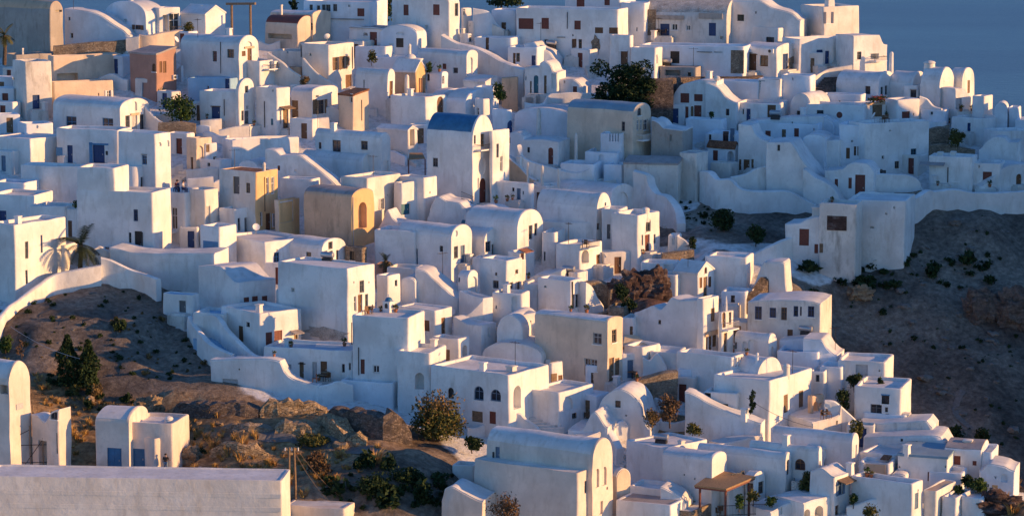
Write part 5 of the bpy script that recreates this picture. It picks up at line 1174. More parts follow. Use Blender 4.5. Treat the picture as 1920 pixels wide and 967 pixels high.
T.h('long white arcade vault with arched niches behind the turret', 912, 1162, 1224, 640, 765, 'bx', ap=568, win=[('an', 992, 650, 30, 60), ('an', 1047, 662, 60, 110), ('w', 898, 645, 12, 46, 'wood'), ('an', 1192, 685, 14, 56)])
T.h('white terrace house with pierced arched balustrade', 490, 895, 988, 735, 1040, 'flat', win=[('an', 912, 772, 9, 60), ('an', 930, 768, 9, 60), ('an', 948, 764, 9, 58), ('an', 966, 756, 9, 50)], par=.6)
T.h('white barrel vault roof on the corner house', 845, 1090, 1262, 880, 930, 'bx', a=48, ap=740, mat='white', g=1090, fac=True)
T.h('large white corner house with two shuttered windows facing the sun', 760, 1168, 1478, 905, 1275, 'flat', W=None, win=[('s', 1288, 1068, 26, 116, 'oldwood'), ('s', 1400, 1034, 26, 106, 'oldwood')], ext=[('rockpatch', 1320, 1245, 90, 30, 'tan')], mat='white', chim=[(1395, 790, 60, .7, 'r')])
T.h('shaded white house with a row of five blue windows', 1010, 1540, None, 340, 630, 'py', a=12, W=6, mat='white_worn', prof=[(1010, 335), (1100, 325), (1380, 322), (1480, 330), (1540, 345)], win=[('w', 1090, 412, 40, 84, 'bluedoor'), ('w', 1195, 410, 38, 64, 'bluedoor'), ('w', 1276, 418, 34, 82, 'wood'), ('w', 1362, 400, 28, 68, 'bluedoor'), ('w', 1398, 400, 10, 60, 'bluedoor'), ('w', 1472, 402, 38, 70, 'bluedoor'), ('s', 1320, 562, 32, 54, 'wood'), ('d', 1470, 588, 66, 64, 'palegrey')])
T.h('white ramp wall narrowing upward at the ravine edge', 1010, 1300, None, 300, 345, 'py', a=12, W=3, prof=[(1010, 330), (1060, 220), (1128, 52), (1278, 48), (1300, 300)], mat='white', g=300)
T.st('dark worn steps climbing the white ramp at the ravine edge', (1030, 320, 345), (1150, 150, 290), 1.3, 14, mat='rubble_dark', yaw=20, ground=False)
T.h('large plain white retaining house under the ravine', 715, 1000, None, 10, 265, 'flat', a=15, W=4, mat='white', g=240)
T.w('white garden wall running down from the ramp', [(900, 255, 330, 310), (1000, 250, 320, 310), (1050, 230, 330, 320)], th=.5)
T.h('white shed with one dark opening below the plain retaining house', 820, 1000, None, 260, 400, 'flat', a=15, W=3, mat='white_blue', win=[('d', 905, 310, 24, 46, 'dark')], g=350)
T.h('blue shaded white terrace right of the arcade vault', 1222, 1526, None, 700, 830, 'flat', a=12, W=4, mat='white_blue', rmat='shade_blue')
T.h('white cube with slit window at the dark slope', 1460, 1570, None, 840, 985, 'flat', a=20, W=4, win=[('w', 1520, 885, 22, 46, 'grey')])
T.h('white sloping roof shed below the five blue windows', 1240, 1530, None, 640, 720, 'py', a=12, W=4, prof=[(1240, 610), (1350, 600), (1450, 600), (1530, 690)], mat='white_blue', g=720)
T.w('rubble terrace wall in sun right of the yellowish house', [(130, 912, 1080, 1050), (250, 870, 1075, 1040), (400, 830, 1050, 1030), (495, 818, 1040, 1020)], mat='rubble', th=1.2)
T.h('low white roof with tan awning side by the rubble terrace', 110, 250, 385, 660, 780, 'flat', a=40, W=None, mat='white', g=840)
T.h('white yard walls between awning and wavy parapet house', 300, 500, None, 700, 830, 'flat', a=15, W=4, mat='white', g=850)
T.w('curled white stair wall beside the awning', [(250, 730, 830, 850), (300, 750, 830, 850), (360, 700, 820, 850), (430, 800, 860, 860)], th=.4)
T.h('white cube house in shade at the end of the rubble terrace', 495, 612, None, 825, 940, 'flat', a=15, W=3, rnd=.5, mat='white_blue', g=950)
T.h('small white house with reddish shutter below the red rock', 100, 190, None, 450, 600, 'flat', a=15, W=3, win=[('d', 168, 540, 18, 56, 'oldwood')], g=570)
T.h('round rubble base wall at the left of wavy parapet house', 0, 120, None, 370, 520, 'flat', a=15, W=3, mat='rubble', g=520)

# ---- sheet 1520,480
T = Tile(1520, 480)
T.h('white house with pale blue door alone against the dark slope', 188, 543, None, 770, 975, 'flat', a=12, W=5, win=[('d', 370, 852, 72, 120, 'palegrey'), ('v', 498, 830, 10, 10)], ext=[('patch', 400, 920, 60, 50, 'sky_blue')], mat='white')
T.h('white stepped house falling towards the pale blue door', -60, 190, None, 690, 830, 'py', a=12, W=4, prof=[(-60, 600), (70, 605), (120, 670), (190, 720)], mat='white_blue', g=830)
T.h('low white block left of the pale blue door', 60, 225, None, 805, 960, 'flat', a=12, W=3, mat='white_blue', g=960)

# ---- sheet 0,717
T = Tile(0, 717)
T.h('tall round shouldered white building at the left edge', -90, 80, 233, 40, 660, 'bx', a=30, ap=-180, W=None, win=[('o', 40, 50, 60, 66)], ext=[('patch', 142, 172, 50, 28, 'palegrey'), ('pipe', 240, 400, 8, 480, 'oldwood')], mat='beige')
T.h('unfinished white annex with posts and rail beside the left edge building', 235, 430, 522, 250, 640, 'py', a=30, prof=[(235, 235), (270, 240), (330, 290), (380, 215), (430, 200)], win=[('o', 310, 520, 60, 200), ('o', 420, 440, 10, 150), ('w', 405, 240, 40, 50, 'grey')], W=None, mat='beige')
T.h('rounded white house with two bright blue doors', 698, 940, 962, 300, 655, 'bx', a=15, ap=185, W=5, win=[('d', 830, 558, 86, 152, 'blue')], mat='beige')
T.h('flat white house with blue door and scroll parapet beside the rounded one', 945, 1258, 1275, 300, 655, 'flat', a=12, W=5, win=[('d', 1007, 552, 72, 132, 'blue')], mat='beige', chim=[(1222, 240, 50, .9, 'r')])
T.h('white porch block between the blue doors and the dark figure', 1045, 1125, 1178, 410, 655, 'flat', a=40, W=None, mat='beige', deep=1, g=665)
T.h('long stepped white building across the bottom left corner', -100, 2053, 2065, 710, 1300, 'flat', a=4, W=5, mat='white_warm', par=.12, g=1250, ext=[('seam', 972, 805, 2130, 4, 'white_warm'), ('seam', 972, 903, 2130, 4, 'white_warm')], amp=.05)
# ---- sheet 380,717
T = Tile(380, 717)
T.h('small low white roof beside the power pole at the bottom', 585, 1028, None, 918, 1100, 'flat', a=10, W=3, mat='beige', par=.1)
# ---- sheet 760,717
T = Tile(760, 717)
T.h('large white vault with two blind arched windows at the bottom', 585, 1355, 1504, 575, 1060, 'bx', a=33, ap=412, mat='beige', win=[('an', 1393, 690, 22, 122), ('an', 1446, 675, 24, 120), ('d', 667, 520, 26, 98, 'slateblue'), ('n', 1420, 905, 22, 84), ('v', 1465, 765, 10, 18)], ext=[('pipe', 640, 545, 10, 90, 'metal')])
T.h('low white front range along the large bottom vault', 497, 1247, 1360, 655, 1080, 'flat', a=33, W=None, mat='beige', par=.1, win=[('w', 1308, 755, 14, 80, 'grey')], g=1110, rmat='white_warm')
T.h('rounded white apron wall left of the large bottom vault', 262, 560, None, 820, 1060, 'py', a=15, W=4, prof=[(262, 860), (285, 780), (330, 760), (420, 800), (560, 860)], mat='beige', g=1060)
T.h('small white wall block above the rounded apron', 335, 498, None, 605, 720, 'flat', a=15, W=2, mat='white_warm', g=760)
T.h('stepped sunlit house with an arched niche above white mounds', 875, 1115, 1372, 75, 320, 'flat', win=[('an', 1177, 150, 60, 84), ('w', 1226, 238, 30, 36, 'oldwood'), ('n', 1300, 245, 14, 56)], par=.3, W=None)
T.st('broad weathered stair between arched entry and stepped house', (1030, 345), (870, 160), 3.4, 9, yaw=12, mat='white_worn')
T.w('curled sunlit stair cheek wall at the arched entry', [(760, 210, 260, 330), (840, 220, 330, 330), (880, 260, 350, 340), (940, 300, 375, 350), (975, 340, 380, 360)], th=.5)
T.h('white sloping mound roof below the stepped house', 1180, 1470, None, 380, 440, 'py', a=15, W=5, prof=[(1180, 340), (1260, 350), (1370, 215), (1470, 330)], mat='white', g=470)
T.h('sunlit parapet wall right of the white mound', 1280, 1290, 1475, 400, 460, 'py', a=-28, W=2, prof=[(1290, 400), (1380, 370), (1475, 330)], mat='white_warm', g=500)
T.w('white sloping stair wall right of the mound', [(1370, 210, 300, 420), (1440, 290, 400, 440), (1500, 360, 470, 460), (1560, 470, 560, 500)], th=.8)
# ---- sheet 1140,717
T = Tile(1140, 717)
T.h('arched white front with one small window by the rock garden', -85, 310, None, 330, 365, 'py', a=10, W=5, prof=[(-85, 200), (-40, 115), (30, 65), (90, 50), (150, 70), (205, 120), (240, 180), (252, 245), (310, 335)], win=[('w', 72, 155, 32, 44, 'dark'), ('v', 132, 237, 6, 8)], chim=[(40, 265, 70, .7)])
T.h('white ramp wall descending behind the rock garden', 555, 1110, None, 300, 440, 'py', a=15, W=2, prof=[(555, 70), (620, 90), (720, 145), (850, 205), (1000, 258), (1110, 292)], mat='white', g=430)
T.h('shaded white annex with two dark openings above the ramp', 690, 935, None, 80, 260, 'flat', a=15, W=3, mat='white', win=[('d', 712, 105, 38, 56, 'dark'), ('w', 850, 178, 34, 44, 'dark')], g=330)
T.h('wide white house with pale blue flat roof and sunlit parapet', 130, 400, 722, 475, 720, 'flat', a=48, W=None, par=.2, rmat='screed', chim=[(115, 372, 100, .6), (545, 430, 60, .4), (608, 432, 60, .5)])
T.h('white house with curled sunlit gable left of the reed pergola', 390, 752, 858, 575, 880, 'bx', ap=515, win=[('v', 552, 667, 8, 8), ('rn', 628, 697, 14, 16)])
T.h('long white vault house behind the reed pergola', 640, 1285, 1326, 590, 860, 'bx', a=30, ap=500, win=[('aw', 1305, 612, 16, 100, 'grey')])
T.h('white vault with arched fanlight window at the bottom right', 1020, 1525, 1548, 520, 860, 'bx', a=30, ap=465, win=[('aw', 1392, 592, 62, 72, 'wood'), ('an', 1538, 610, 10, 80)])
T.h('big white vault with sunlit end at the lower right', 1185, 1770, 1812, 460, 660, 'bx', a=30, ap=352, win=[('n', 1800, 505, 8, 100)])
T.h('small tan sunlit vault at the bottom beside white steps', 28, 60, 168, 720, 880, 'bx', a=55, ap=625, mat='cream', W=None)
T.h('low hut with dark flat roof at the bottom middle', 55, 455, 482, 890, 1060, 'flat', a=25, rmat='greyroof', mat='white', par=.1, W=4)
T.h('white stepped house behind the dark flat roof hut', 150, 400, 455, 770, 900, 'flat', a=25, mat='white', W=3)
T.h('white steps block with rails beside curled gable', 380, 560, None, 790, 960, 'py', a=15, W=3, prof=[(380, 760), (450, 790), (520, 830), (560, 880)], mat='white', chim=[(440, 745, 60, .6)])
T.h('sunlit rubble wall end at the bottom middle', 475, 610, 790, 935, 1010, 'flat', a=30, mat='rubble', W=None, par=.1)
T.h('small glazed kiosk with white dome behind the pergola', 990, 1060, 1140, 700, 850, 'bx', a=40, ap=645, W=None, win=[('w', 1030, 770, 40, 80, 'grey'), ('w', 1110, 760, 30, 80, 'oldwood')], g=880)
T.h('glass fronted white house under the reed pergola', 865, 870, 1000, 690, 850, 'flat', a=-28, W=3, win=[('w', 920, 720, 26, 110, 'grey'), ('w', 955, 715, 26, 110, 'grey'), ('w', 985, 700, 20, 110, 'grey')], g=880)
T.h('white sunlit parapet house with arch at the bottom right', 1150, 1180, 1412, 850, 1060, 'py', a=-35, W=3, prof=[(1180, 940), (1290, 880), (1412, 850)], win=[('n', 1255, 925, 18, 50)])
T.h('white house with two low arches at the bottom right', 1410, 1413, 1650, 850, 1060, 'py', a=-35, W=4, prof=[(1413, 880), (1500, 850), (1650, 820)], win=[('ao', 1445, 950, 36, 60), ('ao', 1530, 930, 50, 70)])
T.h('white bottom house behind sunlit parapet with stone box', 1320, 1388, None, 715, 870, 'flat', a=15, W=2, mat='rubble_white', g=880)
T.h('pale strip of wall with sun patches below the ramp wall', 800, 810, 1110, 440, 490, 'py', a=-28, W=2, prof=[(810, 450), (950, 420), (1110, 385)], mat='white_warm', g=520)
# ---- sheet 1520,717
T = Tile(1520, 717)
T.h('sunlit veranda terrace with parasol frames on the corner', -20, 10, 225, 290, 380, 'py', a=-28, W=5, prof=[(10, 290), (60, 280), (215, 230), (225, 170)], mat='white_warm', win=[('v', 190, 290, 12, 30)])
T.h('tan arched loggia above the veranda terrace', -30, 10, 100, 100, 240, 'flat', a=45, mat='tan', win=[('ao', 35, 180, 26, 80), ('o', 75, 180, 30, 70)], W=None, g=260)
T.h('small white bell gable with two arches at the lower right', -60, 45, 128, 530, 660, 'gx', ap=470, W=None, win=[('ao', 67, 605, 20, 96), ('ao', 108, 598, 16, 92)], mat='white')
T.h('white house with blue shuttered window under a wooden canopy', -10, 170, 290, 640, 990, 'py', prof=[(-10, 640), (60, 620), (170, 690)], win=[('p', 215, 760, 26, 92, 'slateblue'), ('d', 180, 925, 24, 60, 'wood')], ext=[('canopy', 240, 695, 90, 20, 'oldwood')], W=None)
T.h('blue shaded white house with two wide windows and cut corners', 310, 655, None, 45, 300, 'flat', a=12, W=6, win=[('w', 542, 122, 46, 58, 'dark'), ('w', 475, 192, 68, 64, 'grey'), ('w', 550, 195, 18, 32, 'grey'), ('w', 553, 240, 22, 32, 'dark')], mat='white', ext=[('patch', 542, 88, 64, 12, 'sky_blue')])
T.w('white sloping wall left of the two wide windows', [(100, 120, 330, 300), (180, 130, 330, 300), (260, 200, 330, 305), (330, 270, 340, 310)], th=.5)
T.h('white front terrace of the two wide windows house', 375, 690, None, 235, 310, 'flat', a=12, W=2, mat='white_blue', win=[('o', 620, 280, 40, 20)], chim=[(600, 190, 50, .5), (770, 222, 60, 1.0)])
T.h('long white retaining house with stained strip at the lower right', 350, 880, None, 300, 420, 'py', a=12, W=4, prof=[(350, 290), (700, 288), (840, 282), (880, 330)], mat='white_worn', win=[('v', 800, 345, 8, 10)])
T.h('white house under the stained strip with two tiny windows', 380, 985, None, 392, 540, 'py', a=12, W=5, prof=[(380, 395), (700, 388), (900, 388), (940, 400), (985, 480)], win=[('w', 661, 415, 14, 18, 'oldwood'), ('w', 768, 432, 14, 18, 'dark')], mat='white')
T.h('white cottage with grey ridged roof and rust shutters', 965, 1235, None, 505, 680, 'bx', a=12, W=5, ap=432, fac=False, rmat='greyroof', win=[('s', 1062, 562, 40, 58, 'redwood'), ('s', 1188, 583, 24, 30, 'redwood')], chim=[(1140, 410, 40, .8)])
T.h('white house with slate blue roof and one rust shutter', 630, 990, None, 545, 770, 'gx', a=12, W=6, ap=505, rmat='bluegrey', win=[('s', 867, 680, 32, 60, 'redwood'), ('v', 645, 610, 8, 10), ('v', 978, 608, 8, 14)])
T.h('lower white block beneath the slate blue roof house', 850, 1102, None, 658, 790, 'flat', a=12, W=3, mat='white_blue', win=[('v', 965, 760, 36, 12)])
T.h('white house stepping down to the cliff at far right', 1232, 1318, None, 505, 660, 'flat', a=12, W=4, mat='white_blue', g=690)
T.h('white cliff edge house with arched niche at far right', 1220, 1472, None, 640, 785, 'py', a=12, W=4, prof=[(1220, 640), (1300, 590), (1400, 608), (1440, 630), (1472, 640)], win=[('an', 1402, 690, 40, 54), ('s', 1335, 762, 36, 38, 'ochre'), ('v', 1340, 685, 6, 14)], mat='white_blue')
T.h('white house with shaded roof terrace and wooden door box', 345, 600, 628, 530, 680, 'flat', a=30, rmat='screed', W=5, win=[('s', 560, 567, 34, 44, 'redwood'), ('v', 622, 600, 10, 24)], ext=[('canopy', 560, 530, 60, 24, 'tiles')])
T.h('white house with big open tan niche and hanging plants', 345, 575, None, 590, 780, 'flat', a=12, W=3, win=[('n', 470, 655, 140, 130)], mat='white', ext=[('patch', 470, 650, 138, 126, 'tan')])
T.h('white front corner house with blue sunlit shutter', 290, 730, 814, 735, 1060, 'flat', W=None, win=[('s', 768, 855, 24, 104, 'slateblue'), ('v', 780, 780, 8, 16)], par=.4)
T.h('small white round oven hut and rubble on the roof terrace', 580, 690, None, 690, 760, 'by', a=15, ap=665, W=3, mat='white', fac=False, win=[('an', 640, 705, 40, 44)], g=800)
T.h('tan sheet roofed white house right of the blue sunlit shutter', 812, 905, 942, 785, 1010, 'flat', a=30, mat='white_warm', rmat='tan', W=5, par=.1)
T.h('low white yard house at the bottom by green bushes', 945, 1050, 1090, 835, 1010, 'flat', a=30, mat='white', W=4)
T.h('white house with a slot window at the bottom by the rocks', 1085, 1255, None, 838, 1000, 'flat', a=12, W=4, mat='white', win=[('v', 1215, 878, 24, 10)])
T.w('low white courtyard wall beneath the blue sunlit shutter', [(260, 890, 980), (330, 875, 975), (390, 850, 970), (470, 830, 965), (580, 835, 960)], th=.4, mat='white')
# ------------------------------------------------------------------ bare ground: slopes, ravine, cliffs
for (x, y, d) in ((100, 560, 305), (200, 570, 303), (300, 600, 300), (60, 620, 297), (150, 640, 295), (250, 640, 296), (350, 640, 298), (60, 680, 291), (180, 700, 288), (280, 700, 289), (360, 690, 292)):
    earth(x, y, d+5)
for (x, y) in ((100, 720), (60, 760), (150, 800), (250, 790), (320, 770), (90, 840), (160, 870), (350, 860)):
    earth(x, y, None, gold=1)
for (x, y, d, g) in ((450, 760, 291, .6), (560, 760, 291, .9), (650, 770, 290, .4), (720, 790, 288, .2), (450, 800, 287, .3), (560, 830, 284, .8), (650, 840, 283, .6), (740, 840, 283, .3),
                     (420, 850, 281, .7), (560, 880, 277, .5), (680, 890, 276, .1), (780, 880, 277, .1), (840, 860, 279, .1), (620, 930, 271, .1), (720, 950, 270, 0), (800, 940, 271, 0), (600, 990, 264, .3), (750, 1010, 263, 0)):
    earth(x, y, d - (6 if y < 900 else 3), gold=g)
# far hillside on the right: steep, grey, rock at the right
for i, py in enumerate((395, 450, 520, 600, 680, 760, 840, 900, 960)):
    for px in (1560, 1640, 1720, 1800, 1880, 1990, 2100, 2250):
        if px < 1715 and py < 490: continue
        if px < 1640 and py > 800: continue
        d = 331.5 - (py-390)*.072 + max(0, px-1800)*.012
        if px > 1800 and py > 880: continue
        earth(px, py, d, red=.6 if (px > 1800 and 560 < py < 660) else 0)
# near shoulder at the bottom right, falling away to the ravine
for (x, y, d) in ((1860, 930, 269), (1900, 925, 268), (1960, 950, 266), (1850, 990, 262), (1930, 1010, 260)): earth(x, y, d, gold=.8)
for (x, y, d) in ((1960, 905, 279), (2050, 960, 274), (2000, 890, 290), (1950, 880, 298)): earth(x, y, d)
# ravine between the two spurs
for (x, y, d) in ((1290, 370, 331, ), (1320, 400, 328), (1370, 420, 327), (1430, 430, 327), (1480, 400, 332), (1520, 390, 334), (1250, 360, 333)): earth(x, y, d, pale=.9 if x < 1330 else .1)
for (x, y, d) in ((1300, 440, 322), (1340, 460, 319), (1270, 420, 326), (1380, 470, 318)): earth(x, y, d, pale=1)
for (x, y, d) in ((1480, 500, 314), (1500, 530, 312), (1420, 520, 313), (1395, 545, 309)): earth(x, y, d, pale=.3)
for (x, y, d) in ((1170, 530, 309), (1200, 560, 306), (1240, 560, 306), (1180, 590, 303)): earth(x, y, d, red=.9)
for (x, y, d) in ((1230, 780, 288), (1260, 790, 287), (1290, 800, 286), (1240, 740, 292)): earth(x, y, d, gold=.9)
# outer ground: ridge back, flanks
for x in (-300, -100, 100, 300, 600, 900, 1200, 1500, 1750, 1950):
    p = at(x, 60 if x < 700 else 90, 392); EARTH.append((p.x, p.y+14, p.z-7, 0, 0, 0)); EARTH.append((p.x, p.y+30, p.z-20, 0, 0, 0))
for x in (-120, -80): 
    for y, z in ((250, -60), (300, -50), (350, -34), (390, -30)): EARTH.append((x, y, z, .3, 0, 0))
for x in (0, 30, 60, 100, 130): EARTH.append((x, 225, -78-x*.1, .3, 0, 0))
for x in (-30, -60): EARTH.append((x, 225, -70, .6, 0, 0))

# unseen knoll added beyond the right edge to shade the far slope
for (x, y, z) in ((86, 336, -36), (100, 333, -22), (106, 343, -17), (106, 352, -17), (125, 342, -16), (140, 342, -16), (104, 360, -25), (125, 360, -25), (106, 321, -28), (125, 321, -28), (106, 312, -39), (106, 305, -46), (125, 305, -46), (106, 297, -56), (125, 297, -56), (104, 370, -44), (130, 372, -46), (80, 346, -43), (110, 285, -72), (130, 275, -76)): EARTH.append((x, y-18, z+3.2, 0, 0, 0))
for (x, y, z) in ((46, 394, -52), (56, 388, -52), (66, 380, -54), (74, 368, -54), (84, 360, -52), (50, 408, -70), (75, 400, -75), (95, 385, -70), (120, 385, -75)): EARTH.append((x, y, z, 0, 0, 0))
SUN_A, SUN_E, SUN_S, SUN_C = -12, 10.5, 4.3, (1.0, .545, .205)
SKY_S, EXPO = .135, .72
build_ground()
simple('dust', (.17, .155, .14), .95, .3, 3)
# ------------------------------------------------------------------ plants, rocks and small things
bpy.context.view_layer.update()
_DG = bpy.context.evaluated_depsgraph_get()
def hitscene(px, py):
    r = ray(px, py).normalized()
    ok, loc, nrm, *_ = scene.ray_cast(_DG, Vector((0, 0, 0)), r)
    return loc if ok else r*350
def hitfloor(px, py):
    """first upward facing spot at or just below the given row"""
    for k in range(26):
        for s_ in (1, -1):
            for dx in (0, 6, -6):
                ok, loc, nrm, i_, ob, m_ = scene.ray_cast(_DG, Vector((0, 0, 0)), ray(px+dx, py+s_*k*.8).normalized())
                if ok and nrm.z > .8 and ob.name.split('.')[0] in ('roof', 'ground', 'doorstep', 'terrace', 'balcony'): return loc
    return None
def dd(px, py): return hitscene(px, py).dot(FWD)

palm('dusty yellowish palm at the left edge beside the weathered tan block', 8, 118, 52, 26, 20, 3, d=D(118), mat='leaf_olive')
palm('dark palm with arching fronds beside the white swooping wall on the left', 150, 503, 44, 46, 26, 5, d=D(503)-2)
palm('small palm on a terrace right of the terracotta planter', 722, 508, 20, 20, 18, 8, d=D(508)-1)
bush('round dark green bush above the low tan stone wall', 340, 230, 86, 54, 'leaf', 2600, .17, d=D(226)-1)
bush('mass of dark ivy hanging over the dark rubble retaining wall', 1166, 204, 118, 92, 'ivy', 9000, .2, d=D(218)-2.2, trunk=False, lumps=16, name='ivy', cat='ivy', gap=.3, mass=True)
bush('small round bush in the white planter block', 888, 58, 20, 15, 'leaf', 500, .12, d=D(62))
bush('dark pine between the distant white house and the big round topped house', 716, 52, 56, 70, 'leaf_dark', 2600, .22, d=391, name='pine_tree', cat='tree')
bush('small dark tree behind the glossy brown roof', 551, 18, 20, 18, 'leaf_dark', 500, .2, d=394, name='tree', cat='tree')
bush('dark tree at the top edge behind the long house with red shutters', 940, 16, 90, 30, 'leaf_dark', 1600, .22, d=396, name='tree', cat='tree')
bush('olive shrub by the veranda house columns', 352, 64, 26, 24, 'leaf_olive', 700, .14, d=D(66)-2)
bush('leafy shrub at the corner of the shaded parapet house', 697, 118, 22, 24, 'leaf_olive', 600, .14, d=D(132)-2)
bush('green shrub clump beside the stained wall in the middle of the shade', 936, 190, 30, 40, 'leaf', 1100, .15, d=D(205)-2)
bush('vine bush on the white wall left of the arched openings', 806, 140, 16, 30, 'leaf', 500, .13, d=D(150)-3)
bush('round olive green bush beside the sunlit rubble wall on the right', 1795, 276, 40, 36, 'leaf_olive', 1700, .14, d=D(278)-2)
bush('large dome shaped dark bush in the ravine', 1354, 431, 56, 40, 'leaf_dark', 2400, .16, d=D(432)-1)
bush('smaller dark bush lower right in the ravine', 1417, 457, 40, 38, 'leaf_dark', 1600, .16, d=D(458)-1)
bush('low dark shrub clinging to the pale scree top', 1258, 366, 18, 16, 'leaf_dark', 500, .13)
bush('shrub under the tan tower foot', 1286, 356, 22, 14, 'leaf_dark', 500, .13)
bush('narrow dark shrub beside the tiny niche hut', 1298, 472, 18, 30, 'leaf_dark', 700, .14, d=D(474)-1)
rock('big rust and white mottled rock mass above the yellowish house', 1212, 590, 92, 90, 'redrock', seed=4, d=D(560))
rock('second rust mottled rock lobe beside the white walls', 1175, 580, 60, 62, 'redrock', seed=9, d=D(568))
bush('dark shrub in front of the rust mottled rock', 1166, 562, 30, 36, 'leaf_dark', 1100, .15, d=D(575)-2)
bush('dark shrub below the rust mottled rock', 1180, 582, 34, 24, 'leaf_dark', 900, .15, d=D(585)-2)
bush('big round olive tree with dry twigs under the valley house', 822, 832, 116, 86, 'leaf_olive', 5200, .16, d=D(828), name='olive_tree', cat='tree', mat2='leaf_dry', lumps=16)
bush('dark shrub at the right foot of the olive tree', 885, 842, 46, 26, 'leaf_dark', 1100, .15, d=D(845)-1)
cypress('tall dark conifer on the bare slope, left of the pair', 128, 724, 78, 100, seed=3)
cypress('slightly shorter dark conifer, right of the pair on the bare slope', 166, 726, 74, 92, seed=5)
bush('green bush at the left edge by the white boundary wall', 10, 668, 34, 42, 'leaf', 1100, .15)
bush('yellow green bush at the left edge behind the tall building', 8, 690, 26, 22, 'leaf_olive', 600, .14)
bush('leafless brown shrub on the bare slope near the left edge', 40, 676, 22, 46, 'leaf_brown', 260, .12, gap=.1)
bush('olive shrub on the golden bank right of the tall building', 140, 742, 24, 22, 'leaf_olive', 600, .14)
bush('pale dry bush on the golden bank below the conifers', 180, 748, 26, 32, 'leaf_dry', 800, .13)
bush('wispy brown bush in front of the large bottom vault', 946, 992, 84, 66, 'leaf_brown', 2200, .12, d=D(1010)-4, gap=.1)
bush('leafy tree beside the arched fanlight window at the bottom right', 1522, 932, 46, 58, 'leaf_olive', 1900, .14, d=D(945), name='tree', cat='tree')
bush('olive bush on the rocky corner below the veranda terrace', 1604, 822, 34, 38, 'leaf_olive', 1100, .14, d=D(835)-1)
bush('dark bush beside the pale blue door', 1602, 728, 34, 28, 'leaf_dark', 900, .14, d=D(735)-2)
bush('little dark shrub at the right end of the pale blue door house', 1651, 726, 18, 18, 'leaf_dark', 400, .13, d=D(735)-2)
bush('long dark hedge bush left of the two wide windows house', 1580, 770, 34, 40, 'leaf_dark', 1100, .14, d=D(780))
bush('dark thicket on the slope beyond the slate blue roof', 1838, 842, 44, 40, 'leaf_dark', 1300, .15)
bush('dark bush on the slope above the grey ridged roof', 1790, 822, 40, 26, 'leaf_dark', 900, .15)
bush('wide dark green bush near the cliff edge house', 1832, 922, 46, 28, 'leaf', 1200, .14, d=D(928)-1)
bush('second wide dark green bush below the rust shuttered cottage', 1790, 928, 44, 20, 'leaf', 900, .14, d=D(932)-1)
bush('third dark green bush right of the wooden crates at the cliff', 1815, 910, 30, 22, 'leaf_dark', 700, .14, d=D(918)-1)
bush('brown shrub in the rock garden below the rubble terrace', 1256, 795, 56, 52, 'leaf_brown', 1700, .14, d=D(800)-2)
bush('golden shrub in the rock garden by the arched front', 1222, 800, 34, 40, 'leaf_dry', 1000, .13, d=D(808)-2)
bush('olive shrub at the right end of the rock garden', 1300, 816, 38, 22, 'leaf_olive', 900, .13, d=D(822)-2)
bush('dark climbing vine on the shaded corner house wall', 1410, 785, 16, 62, 'ivy', 800, .12, d=D(800)-3, trunk=False, name='vine', cat='vine')
bush('leafy potted shrub under the reed pergola', 1386, 952, 24, 28, 'leaf', 700, .13, d=D(965)-2)
bush('yellow green shrub right of the reed pergola', 1412, 940, 24, 22, 'leaf_olive', 600, .13, d=D(955)-2)
bush('green shrub by the railing right of the reed pergola', 1446, 948, 26, 18, 'leaf', 600, .13, d=D(960)-2)
bush('green plants in the courtyard beneath the blue shuttered window', 1600, 945, 24, 26, 'leaf', 700, .12, d=D(955)-2)
bush('green shrub at the bottom right courtyard wall', 1632, 966, 34, 30, 'leaf_olive', 900, .12, d=D(985)-4)
bush('dark potted evergreen at the white cottage path', 1333, 222, 12, 14, 'leaf', 300, .11, d=D(228)-2)
bush('green shrubs in the rounded white balcony', 148, 390, 32, 16, 'leaf', 700, .12, d=D(450)-1.2, trunk=False)
bush('flowering plants along the balcony of the white barrel vault', 1645, 192, 40, 14, 'leaf_olive', 700, .11, d=dd(1640, 192)-.6, trunk=False, mat2='flower')
bush('dry bushes on the terrace behind the cross niche house', 573, 160, 26, 18, 'leaf_dry', 600, .12, d=D(170)-1)
bush('green dark hedge in the valley by the power pole', 590, 838, 84, 28, 'leaf_olive', 1900, .14)
bush('low dark bush in the valley right of the power pole', 690, 930, 100, 44, 'leaf_dark', 2300, .16)
bush('dark scrub along the valley path', 760, 900, 70, 30, 'leaf_dark', 1500, .15)
bush('reddish brown scrub in the valley behind the power pole', 600, 888, 60, 44, 'leaf_brown', 1700, .14)
bush('dark bush against the boundary wall top of the bare slope', 202, 522, 22, 22, 'leaf_dark', 600, .14)
bush('low green bush in the middle of the bare slope', 222, 614, 40, 16, 'leaf_dark', 700, .14)

